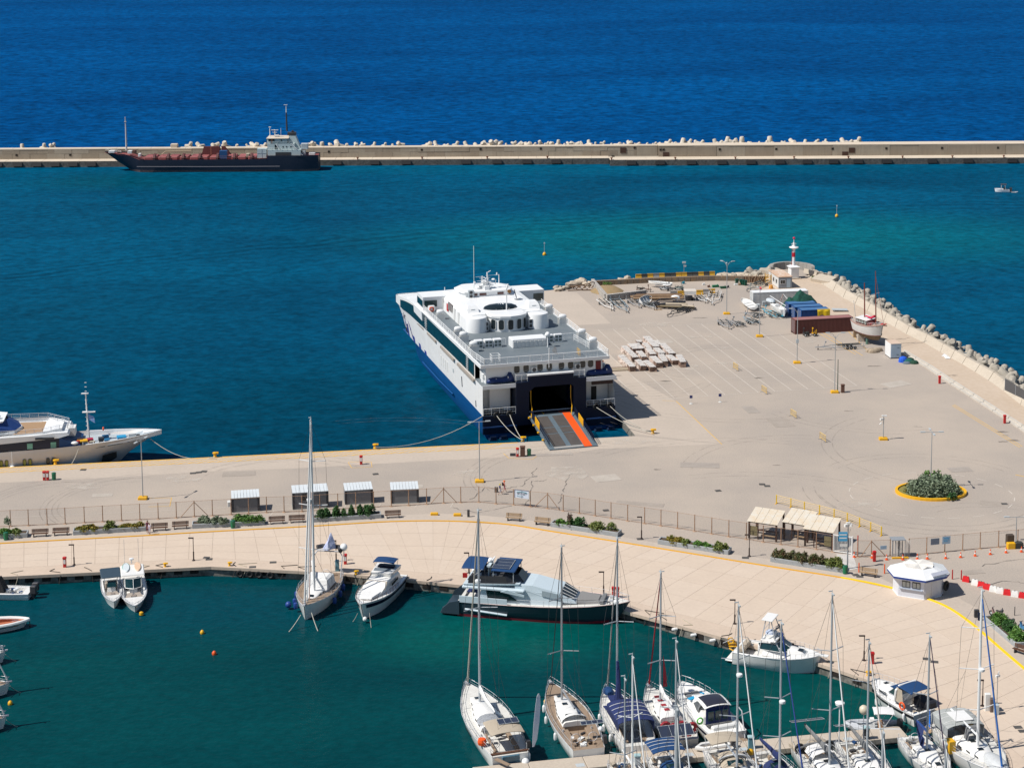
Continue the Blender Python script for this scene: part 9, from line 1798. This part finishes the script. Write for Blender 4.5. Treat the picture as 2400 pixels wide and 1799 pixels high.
obj('mast',MB().tube([(0,L_*.74,1.7),(.0,L_*.74+.9,zt1-2.1)],.13,7,.07),mat('mast_mahogany',(.20,.045,.03),.6),t);obj('mizzen_mast',MB().tube([(0,L_*.36,2.7),(.0,L_*.36+.6,zt2-2.1)],.14,7,.10),mat('mast_mahogany',(.20,.045,.03)),t);obj('spreader',MB().tube([(-1.0,L_*.74+.4,zt1*.55),(1.0,L_*.74+.4,zt1*.55)],.05,5),ALU,t)
obj('red_sail_cover',MB().tube([(0,L_*.72,3.6),(.1,L_*.60,3.1),(.1,L_*.42,3.2)],.28,7,.12),mat('crimson_canvas',(.55,.015,.06),.7),t);obj('forestay',MB().tube([(0,L_*1.02,2.3),(0,L_*.74+.8,zt1-3)],.04,4),mat('mast_mahogany',(.20,.045,.03)),t);obj('bowsprit',MB().tube([(0,L_*.95,2.2),(0,L_*1.12,2.4)],.09,5),WOOD,t);obj('stern_mast',MB().tube([(.3,L_*.08,1.8),(.5,L_*.08,5.8)],.05,5),GREYP,t)
rails(t,L_,B*.95,1.9,2.3,KP,.05,.95,.5);clutter(t,8,-1.2,1.2,L_*.6,L_*.92,2.0,31,[RED,WHITE2,WOOD,CANT]);obj('hull_patch',MB().boxc((-B*.5+.0,L_*.52,.9),(.08,1.1,.8)),GREYW,t)
for px,py,w_,h_,m,l in [(2003,790,.6,1.2,PALEWOOD,'timber prop block under the stern of the dry docked boat'),(2017,799,1.3,1.5,CONC,'pale concrete prop under the middle of the dry docked boat'),(2032,806,.6,1.0,mat('drum_green',(.08,.16,.13)),'green oil drum under the dry docked boat'),(2010,797,.35,1.1,mat('drum_teal',(.03,.12,.14)),'small teal drum under the dry docked boat')]:tag(obj('prop',MB().cyl(0,0,0,h_,w_*.5,w_*.4,10) if 'drum' in l else MB().bbox(-w_/2,w_/2,-w_/2,w_/2,0,h_,.05),m,loc=at(px,py)),l,'drum' if 'drum' in l else 'prop')
# ================================================================ CARGO SHIP
px_m=(at(748,400,WL).x-at(249,400,WL).x)/499;a=at(748,398,WL);yc=at(500,403.5,WL).y;L_=(at(748,398,WL).x-at(249,398,WL).x);Bc=9.6
ship=thing('cargo_ship','old dark navy hulled coaster with red hatches and white stern house by the breakwater','cargo ship',Vector((a.x,yc+Bc/2,WL)),pi/2)
SP=[(0,.70),(.04,.88),(.12,1),(.4,1),(.75,1),(.84,.88),(.91,.62),(.96,.36),(1,.04)]
def shz(t):return 5.0 if t<.235 else (4.1 if t<.83 else 4.1+1.4*min(1,(t-.83)/.05)+.7*max(0,(t-.88)/.12))
sts=sorted(set([p[0] for p in SP]+[.2349,.2351,.5,.829,.85,.88]));rr_=[];rb_2=[]
for q_ in sts:
    b_=prof_at(SP,q_)*Bc/2;y=q_*L_;yk=y-L_*.13*max(0,(q_-.82)/.18)
    rr_.append([(-b_,y,shz(q_)),(-b_*.98,lerp(y,yk,.45),shz(q_)*.5),(-b_*.94,lerp(y,yk,.85),.7),(b_*.94,lerp(y,yk,.85),.7),(b_*.98,lerp(y,yk,.45),shz(q_)*.5),(b_,y,shz(q_))]);rb_2.append([(-b_*.94,lerp(y,yk,.85),.7),(-b_*.9,yk,-.6),(b_*.9,yk,-.6),(b_*.94,lerp(y,yk,.85),.7)])
mb=MB().loft(rr_,False,False);mb.poly(rr_[0]);obj('hull',mb,mat('ship_navy',(.006,.012,.032),.5,dirt=.25,scale=.3,dirtcol=(.03,.035,.05)),ship,smooth=True);mb=MB().loft(rb_2,False,False);mb.poly(rb_2[0]);obj('bottom_paint',mb,mat('ship_bottom',(.13,.09,.09),.8,dirt=.6,scale=.5,streak=.5,dirtcol=(.05,.04,.045)),ship)
DKR=mat('ship_deck_red',(.27,.075,.07),.8,dirt=.3,scale=.5);SWH=mat('ship_white',(.50,.58,.58),.5,dirt=.15,scale=.5)
dkp=MB().loft([[(p_[0][0]*.99,p_[0][1],p_[0][2]-.35),(p_[5][0]*.99,p_[5][1],p_[5][2]-.35)] for p_ in rr_],False,False);obj('deck',dkp,DKR,ship)
yy=lambda px:(748-px)*L_/499
for x0,x1 in ((345,372),(377,396),(401,422),(427,446),(451,470),(475,492),(497,515),(536,556),(562,580),(586,604)):obj('deck_panel',MB().bbox(-3.2,3.2,yy(x1),yy(x0),3.7,4.75,.15),mat('hatch_rose',(.34,.10,.10),.7,dirt=.3,scale=.6),ship)
for x in (369,401,436,474,515,554,594):
    obj('frame_arch',MB().profy([(-4.6,3.9),(-4.4,4.6),(-3.4,5.5),(-2.2,6.0),(-1.6,6.0),(-1.6,4.8),(-2.4,4.7),(-2.6,3.9)],yy(x)-.35,yy(x)+.35),mat('arch_dark_red',(.10,.035,.035),.8),ship)
obj('hatch_cover',MB().loft([[(1.5,yy(516),4.6),(1.5,yy(472),4.6),(4.2,yy(474),4.6),(4.2,yy(517),4.6)],[(1.6,yy(514),8.2),(1.6,yy(478),8.2),(2.4,yy(478),8.2),(2.4,yy(515),8.2)]]),mat('cover_oxblood',(.12,.028,.03),.8,dirt=.2,scale=.8),ship);obj('hatch_cover',MB().loft([[(1.5,yy(541),4.6),(1.5,yy(520),4.6),(3,yy(520),4.6),(3,yy(541),4.6)],[(1.6,yy(527),8.3),(1.6,yy(519),8.3),(2.2,yy(519),8.3),(2.2,yy(527),8.3)]]),mat('cover_oxblood',(.12,.028,.03)),ship);obj('post',MB().box(-.2,.2,yy(498),yy(495),4.6,8.4),mat('post_brick',(.28,.09,.06)),ship)
obj('pipe_run',MB().tube([(1.0,yy(325),7.2),(1.0,yy(450),7.2)],.18,6).tube([(.2,yy(382),5.2),(.6,yy(390),6.4),(.6,yy(450),6.6)],.2,6).tube([(.5,yy(322),5.6),(.5,yy(322),7.4)],.15,5),mat('pipe_ochre',(.40,.32,.22),.8),ship)
obj('blue_box',MB().box(-3.6,-1.6,yy(537),yy(520),4.1,7.2),mat('box_blue',(.01,.07,.20),.6),ship);obj('white_container',MB().box(-3.2,-.8,yy(628),yy(607),4.2,8.0),SWH,ship);obj('container_rails',MB().box(-3.26,-3.21,yy(628),yy(607),6.0,6.1).box(-3.26,-3.21,yy(618),yy(617),4.2,8.0),GREYP,ship)
house=obj('deck_house',MB().box(-3.9,3.9,yy(708),yy(632),5.0,7.6),SWH,ship);obj('deck_house',MB().box(-3.4,3.4,yy(694),yy(631),7.6,10.2).box(-3.0,3.0,yy(676),yy(630),10.2,12.4),SWH,ship);obj('bridge_roof',MB().box(-3.6,3.6,yy(680),yy(629),12.4,12.6),mat('roof_cream',(.60,.52,.42),.7),ship)
obj('house_recess',MB().box(-3.95,-3.901,yy(686),yy(650),5.1,6.6),DARK,ship)
for x0,x1,z0,z1 in ((634,640,11.2,12.1),(643,648,11.2,12.1),(662,665,11.2,11.9),(640,643,10.3,12.2)):obj('bridge_window',MB().box(-3.06,-3.01,yy(x1),yy(x0),z0,z1),GLASS if z0>10.5 else mat('door_orange',(.5,.14,.05)),ship)
for x0,x1,z0,z1 in ((666,669,8.4,9.1),(674,677,8.4,9.1),(684,687,8.4,9.1),(648,655,7.8,9.8)):obj('house_window',MB().box(-3.46,-3.41,yy(x1),yy(x0),z0,z1),GLASS,ship)
obj('bridge_front',MB().box(-2.8,2.8,yy(629.5),yy(628.5),11.0,12.1),GLASS,ship)
obj('funnel',MB().loft([[(-1.4,yy(706),7.6),(1.4,yy(706),7.6),(1.4,yy(682),7.6),(-1.4,yy(682),7.6)],[(-1.2,yy(694),13.4),(1.2,yy(694),13.4),(1.2,yy(679),13.4),(-1.2,yy(679),13.4)]]),SWH,ship);obj('funnel_top',MB().box(-1.25,1.25,yy(695),yy(676),13.4,14.6).tube([(0,yy(690),14.5),(0,yy(686),15.3)],.4,6),DARK,ship)
zt=top_z(Vector((at(674,398,WL).x,yc+Bc/2,5)),246)-WL;zf=top_z(Vector((at(300,398,WL).x,yc+Bc/2,5)),274)-WL
obj('main_mast',MB().tube([(0,yy(674),12.5),(0,yy(673.5),18.5)],.32,6,.22),DARK,ship);obj('upper_mast',MB().tube([(0,yy(673.5),18.5),(0,yy(673.5),zt)],.18,6,.1).boxc((0,yy(672),zt),(.3,1.2,.15)),GREYW,ship);obj('fore_mast',MB().tube([(0,yy(300),6.5),(0,yy(300),lerp(6.5,zf,.65)),(0,yy(299.5),zf)],.32,6,.12).boxc((0,yy(299.5),zf-1.6),(.5,.7,.2)),mat('foremast_pale',(.58,.53,.52),.6),ship);obj('bridge_masts',MB().tube([(.5,yy(634),12.6),(.5,yy(634),17.0)],.14,5).tube([(0,yy(646),12.6),(0,yy(646),15.8)],.2,5).boxc((0,yy(646),15.6),(.6,2.2,.15)).boxc((0,yy(646),14.6),(.6,1.4,.15)).tube([(0,yy(660),12.6),(0,yy(660),16.4)],.06,4).boxc((.5,yy(634),16.8),(.5,.8,.2)).boxc((0,yy(650),13.2),(1.0,1.5,.8)),GREYW,ship)
obj('stay',MB().tube([(0,yy(674),zt-6),(0,yy(700),13.4)],.05,3),GREYP,ship);obj('stair',MB().tube([(-3.6,yy(686),10.2),(-3.6,yy(712),5.2)],.25,4).tube([(-3.5,yy(652),10.0),(-3.5,yy(660),7.6)],.25,4),GREYW,ship)
obj('deck_rail',railing([(-3.4,yy(694),10.25),(-3.4,yy(631),10.25)],1.0,1.6,(.5,),.05).put(railing([(-3.95,yy(722),7.6),(-3.95,yy(631),7.6)],1.0,1.6,(.5,),.05),Matrix.Identity(4)),SWH,ship);obj('deck_rail',railing([(-4.6,yy(604),4.1),(-4.6,yy(342),4.1)],1.1,3,(.55,),.045),mat('rail_dark_red',(.16,.07,.06)),ship);obj('bow_rail',railing([(-3.0,yy(292),7.3),(-1.4,yy(268),7.5),(0,yy(252),7.8)],1.0,1.5,(.5,),.05),GREYW,ship)
for x0,x1,z,h_,m in ((640,646,4.2,1.5,CANT),(580,588,4.5,1.2,CANT),(306,316,6.9,1.2,GREYW),(318,324,6.9,1.4,RUST),(330,336,5.5,1.3,GREYW),(262,276,7.2,.9,GREYW),(282,292,7.0,.8,RUST),(700,708,5,2.0,GREYP),(712,718,5,1.9,GREYP),(726,740,5,1.0,GREYW),(708,724,7.6,2.4,GREYP)):obj('deck_fitting',MB().bbox(-2.4,-.6,yy(x1),yy(x0),z,z+h_,.1),m,ship)
obj('rubbing_strake',MB().tube([(-Bc/2-.02,yy(330),1.9),(-Bc/2-.05,yy(500),1.75),(-Bc/2-.05,yy(660),1.75)],.1,4),mat('strake_grey',(.14,.14,.17),.7),ship);obj('bulwark',MB().box(-Bc/2*.985,-Bc/2*.96,.05*L_,.232*L_,4.9,5.3),mat('ship_navy',(.006,.012,.032)),ship)
squash(ship,5.0,.74,('main_mast','upper_mast','fore_mast','hull','deck'))
for o_ in ship.children:
    if o_.name.startswith('bow_rail') or (o_.name.startswith('deck_fitting') and o_.data.vertices[0].co.y>yy(350)):o_.location.z -= .6
# ================================================================ CRUISE YACHT at the left
qa,qb=at(0,1095),at(376,1077);qd=(qb-qa).normalized();qn=Vector((-qd.y,qd.x,0));Bq=8.6
pb=at(376,1062,0);tip=qa+qd*((pb-qa).dot(qd)+.2)+qn*(Bq/2+.5);cy=thing('cruise_yacht','white and pearl cruise yacht with dark window band moored at the left edge','cruise yacht',Vector((tip.x,tip.y,WL)),atan2(-qd.x,qd.y))
PRL=mat('pearl_hull',(.62,.58,.55),.25,dirt=.08,scale=.3,coat=.4);LY=48.0;CP=[(0,.9),(.1,1),(.5,1),(.66,.98),(.76,.90),(.84,.76),(.90,.58),(.95,.36),(.98,.18),(1,.03)];rr_=[]
def cz(q_):return 3.5+1.75*max(0,(q_-.45)/.55)**1.6
for q_,b_ in CP:
    b_ *= Bq/2;y=(q_-1)*LY;yk=y-7.0*max(0,(q_-.72)/.28);fl=lerp(1,.62,max(0,(q_-.6)/.4));rr_.append([(-b_,y,cz(q_)),(-b_*lerp(1,fl,.5),lerp(y,yk,.35),cz(q_)*.62),(-b_*fl*.96,lerp(y,yk,.75),cz(q_)*.25),(-b_*fl*.85,yk,-.4),(b_*fl*.85,yk,-.4),(b_*fl*.96,lerp(y,yk,.75),cz(q_)*.25),(b_*lerp(1,fl,.5),lerp(y,yk,.35),cz(q_)*.62),(b_,y,cz(q_))])
obj('hull',MB().loft(rr_,False,False),PRL,cy,smooth=True)
obj('foredeck',MB().loft([[(p_[0][0]*.94,p_[0][1],p_[0][2]-.95 if p_[0][1]>-14 and p_[0][1]<-2.6 else p_[0][2]-.02),(p_[7][0]*.94,p_[0][1],p_[0][2]-.95 if p_[0][1]>-14 and p_[0][1]<-2.6 else p_[0][2]-.02)] for p_ in rr_],False,False),mat('foredeck_pale',(.40,.46,.50),.6,dirt=.2),cy)
bw_=MB()
for s in (0,7):bw_.loft([[(p_[s][0]*1.0,p_[s][1],p_[s][2]+.02),(p_[s][0]*.93,p_[s][1],p_[s][2]+.02),(p_[s][0]*.93,p_[s][1],p_[s][2]-.95)] for p_ in rr_ if p_[0][1]>-16],False,False)
obj('bulwark',bw_,WHITE,cy);obj('bow_cap',MB().loft([[(-.9,-2.9,cz(.94)+.02),(.9,-2.9,cz(.94)+.02)],[(-.15,-.2,cz(1)+.02),(.15,-.2,cz(1)+.02)]],False,False),WHITE,cy)
for k in range(12):obj('bulwark_frame',MB().box(Bq/2*prof_at(CP,1-(3.2+k*.8)/LY)*.925-.1,Bq/2*prof_at(CP,1-(3.2+k*.8)/LY)*.925,-3.2-k*.8,-3.1-k*.8,cz(.85)-.9,cz(.9)-.1),GREYW,cy)
obj('window_band',MB().loft([[(x,-26,3.6),(x,-26,5.3),(-x,-26,5.3),(-x,-26,3.6)] for x in (-4.0,)]+[[(-4.0,-19,3.7),(-4.0,-19,5.75),(4.0,-19,5.75),(4.0,-19,3.7)],[(-3.9,-15.5,3.8),(-3.8,-15.5,6.0),(3.8,-15.5,6.0),(3.9,-15.5,3.8)]]),mat('band_navy',(.008,.012,.03),.15),cy)
obj('front_glass',MB().loft([[(-3.9,-15.5,3.8),(-3.8,-15.5,6.0),(3.8,-15.5,6.0),(3.9,-15.5,3.8)],[(-3.3,-12.4,3.8),(-3.2,-12.6,3.9),(3.2,-12.6,3.9),(3.3,-12.4,3.8)]]),mat('screen_cover_blue',(.008,.055,.17),.5,dirt=.15),cy)
obj('fascia',MB().loft([[(-4.15,-48,3.5),(-4.25,-48,6.6),(4.25,-48,6.6),(4.15,-48,3.5)],[(-4.15,-28,5.0),(-4.25,-28,6.7),(4.25,-28,6.7),(4.15,-28,5.0)],[(-4.12,-20,5.7),(-4.2,-20,6.9),(4.2,-20,6.9),(4.12,-20,5.7)],[(-3.9,-15.6,6.0),(-3.9,-16.5,7.2),(3.9,-16.5,7.2),(3.9,-15.6,6.0)],[(-3.2,-14.0,6.35),(-3.2,-14.3,6.9),(3.2,-14.3,6.9),(3.2,-14.0,6.35)]]),WHITE,cy)
for x in (180,612,875):
    y=(x-2080)*.0136;w2=obj('side_door_window',MB().loft([[(4.0+.02,y-.42,3.9),(4.02,y-.42,5.2),(4.02,y+.42,5.2),(4.02,y+.42,3.9)],[(4.06,y-.42,3.9),(4.06,y-.42,5.2),(4.06,y+.42,5.2),(4.06,y+.42,3.9)]]),mat('green_tint_glass',(.16,.36,.27),.15),cy)
nb=obj('name_board',MB().box(4.2,4.24,-19.1,-16.2,5.98,6.42),mat('name_board_dark',(.03,.03,.035),.5),cy);text_mesh('HARMONY V',.42,mat('name_silver',(.75,.75,.78),.4),cy,(4.26,-17.65,6.2),(pi/2,0,pi/2),'lettering',.008)
for x in (288,348,547,608,808,868):
    y=(x-2080)*.0136;xx=Bq/2*prof_at(CP,1+y/LY)*.985;window(cy,(xx+.05,y,1.75),pi/2,.42,1.0,mat('port_yellow_glass',(.22,.22,.04),.2) if x<700 else GLASS,DARK,.2,'porthole')
obj('anchor_plate',MB().loft([[(3.0,-9.4,.1),(3.35,-9.0,2.0),(2.55,-6.9,2.3),(2.35,-6.9,1.3),(2.3,-8.8,.1)],[(3.08,-9.4,.1),(3.43,-9.0,2.0),(2.63,-6.9,2.3),(2.43,-6.9,1.3),(2.38,-8.8,.1)]]),mat('anchor_black',(.015,.013,.012),.6),cy)
hl=MB()
for y0,y1 in ((-13,-12.0),(-11.2,-8.6),(-8.2,-5.9),(-5.2,-3.9)):hl.tube([(Bq/2*prof_at(CP,1+y_/LY)*.93+.0,y_,cz(1+y_/LY)-1.05) for y_ in (y0,(y0+y1)/2,y1)],.05,4)
obj('hull_grooves',hl,mat('groove_dark',(.08,.085,.09)),cy)
# sun deck and bridge
obj('sun_deck',MB().box(-3.2,3.2,-22.5,-17,7.0,7.06),mat('sun_deck_teak',(.36,.23,.13),.7),cy);obj('deck_bulwark',MB().loft([[(-3.9,-24,7.0),(-3.7,-18,7.0),(-2.4,-15.2,7.0),(2.4,-15.2,7.0),(3.7,-18,7.0),(3.9,-24,7.0)],[(-3.9,-24,7.9),(-3.7,-18,7.9),(-2.4,-15.2,7.7),(2.4,-15.2,7.7),(3.7,-18,7.5),(3.9,-24,7.1)]],False,False),WHITE,cy)
obj('deck_railing',railing([(3.8,-24.5,7.0),(3.4,-18,7.1),(1.5,-14.4,7.2),(-1.5,-14.4,7.2),(-3.6,-18,7.8),(-3.8,-25,7.8)],1.1,1.3,(.4,.8),.035),STEEL,cy);obj('front_steps',MB().box(-1.0,1.0,-14.6,-13.3,5.2,7.0),GREYW,cy)
obj('bridge_house',MB().loft([[(-3.9,-48,7.0),(3.9,-48,7.0),(3.9,-26,7.0),(2.6,-22.6,7.0),(-2.6,-22.6,7.0),(-3.9,-26,7.0)],[(-3.7,-48,9.4),(3.7,-48,9.4),(3.5,-27,9.4),(2.2,-24.4,9.4),(-2.2,-24.4,9.4),(-3.5,-27,9.4)]]),WHITE,cy)
obj('bridge_cover',MB().loft([[(-3.7,-26.0,7.9),(-2.6,-22.4,7.7),(0,-21.6,7.6),(2.6,-22.4,7.7),(3.85,-26.0,7.9)],[(-3.4,-26.6,9.5),(-2.1,-24.2,9.5),(0,-23.6,9.5),(2.1,-24.2,9.5),(3.55,-26.6,9.5)]],False,False),mat('cover_ultramarine',(.006,.045,.20),.7,dirt=.2,scale=1,bump=.3),cy)
obj('brow',MB().loft([[(-3.8,-27,7.0),(-2.8,-22.3,7.0),(0,-21.4,7.0),(2.8,-22.3,7.0),(3.95,-27,7.0),(3.95,-29,7.0),(-3.8,-29,7.0)],[(-3.7,-27,7.6),(-2.7,-22.4,7.6),(0,-21.5,7.6),(2.7,-22.4,7.6),(3.9,-27,7.6),(3.9,-29,7.6),(-3.7,-29,7.6)]]),WHITE,cy)
obj('bridge_roof',MB().loft([[(-3.7,-48,9.5),(3.7,-48,9.5),(3.6,-27,9.5),(2.4,-24.2,9.5),(-2.4,-24.2,9.5),(-3.6,-27,9.5)],[(-3.8,-48,9.9),(3.8,-48,9.9),(3.7,-27,9.9),(2.5,-24.0,9.9),(-2.5,-24.0,9.9),(-3.7,-27,9.9)]]),WHITE,cy);obj('side_cabinet',MB().box(3.8,4.0,-27.2,-26.0,7.1,8.6),GREYP,cy);obj('cabinet_window',MB().box(4.0,4.03,-26.9,-26.3,7.5,8.3),GLASS,cy)
clutter(cy,9,-3,3,-29,-25,9.9,77,[WHITE,GREYW,RED,DARK]);obj('radome',MB().ball((1.0,-25.0,10.4),.4,10).ball((-1.5,-26,10.4),.4,10),WHITE,cy,smooth=True);obj('main_mast',MB().tube([(0,-28.6,9.9),(0,-28.4,13.4)],.3,6,.2).boxc((0,-28.0,13.4),(.5,2.4,.15)),WHITE,cy);obj('side_ladder',MB().box(3.8,3.85,-28.3,-28.2,7,9.9).box(3.8,3.85,-27.8,-27.7,7,9.9),GREYP,cy);obj('mirror_housing',MB().boxc((4.3,-26.0,6.3),(.25,2.2,.5)),GREYW,cy);obj('mirror_glass',MB().boxc((4.44,-26.0,6.3),(.04,1.1,.3)),GLASS,cy)
zt=top_z(Vector((at(228,1070).x,tip.y,4)),915)-WL;ym=-11.3
obj('fore_mast',MB().tube([(0,ym,4),(0,ym-.15,zt*.6),(0,ym-.3,zt)],.16,6,.10).boxc((0,ym+.1,zt*.73),(.5,2.0,.15)).boxc((0,ym-.4,zt),(.4,1.1,.12)),WHITE,cy);rg=MB()
for k in range(12):rg.box(-.08,.08,ym-.42,ym-.1,5.2+k*.7,5.26+k*.7)
obj('mast_rungs',rg,GREYW,cy);obj('blue_flag',MB().loft([[(.05,ym+.0,zt*.70),(.1,ym+.9,zt*.66)],[(.1,ym+.1,zt*.62),(.2,ym+1.0,zt*.57)]],False,False),mat('flag_azure',(.02,.18,.58),.7,dirt=.4,scale=3,dirtcol=(.6,.65,.7)),cy)
for x0,y0,z0,s_,m in [(1.5,-11.0,4.1,(1.0,.9,1.0),mat('cover_crimson',(.35,.01,.05),.7)),(1.8,-12.2,4.3,(1.2,1.6,.3),YEL),(1.2,-12.6,4.1,(.8,.8,.9),WOOD),(.6,-9.4,3.9,(.9,.8,.9),DARK),(1.5,-8.4,3.9,(.8,.8,.8),mat('winch_blue',(.02,.16,.32))),(-.6,-8.8,3.9,(.8,1.0,.8),mat('winch_blue',(.02,.16,.32))),(.8,-6.2,4.3,(1.3,1.4,.5),mat('hatch_azure',(.02,.28,.52))),(.2,-4.6,4.4,(.8,1.2,.9),GREYW),(1.0,-3.6,4.5,(.5,.5,.7),DARK),(2.4,-10.6,4.1,(.6,.8,.5),CANT),(2.4,-12.8,4.3,(.5,.5,.6),RED)]:obj('foredeck_gear',MB().boxc((x0,y0,z0),s_,.2),m,cy)
obj('lifebuoy',torus(.35,.1,14,6),ORANGE,cy,loc=(-2.6,-9.3,5.0));obj('raft_capsule',MB().ball((3.5,-13.2,4.6),.38,10,1,1.5),WHITE,cy,smooth=True)
obj('hull_fender',MB().ball((4.55,-22.7,.9),.5,12,1,1,1.1).tube([(4.5,-22.7,1.2),(4.4,-22.7,3.6)],.03,4),WHITE,cy,smooth=True)
squash(cy,3.5,.70,('fore_mast','mast_rungs','blue_flag'))
tag(obj('mooring_rope',rope(tip+Vector((-2,-1,2.6)),at(504,1070,.4),1.6,.06),ROPE),'slack pale rope from the cruise yacht bow to the bollard on the quay','rope');tag(obj('mooring_rope',rope(tip+qd*-12+Vector((0,-4.2,2.2)),at(168,1086,.2),.2,.05),ROPE),'short pale rope from the cruise yacht side to the quay','rope')
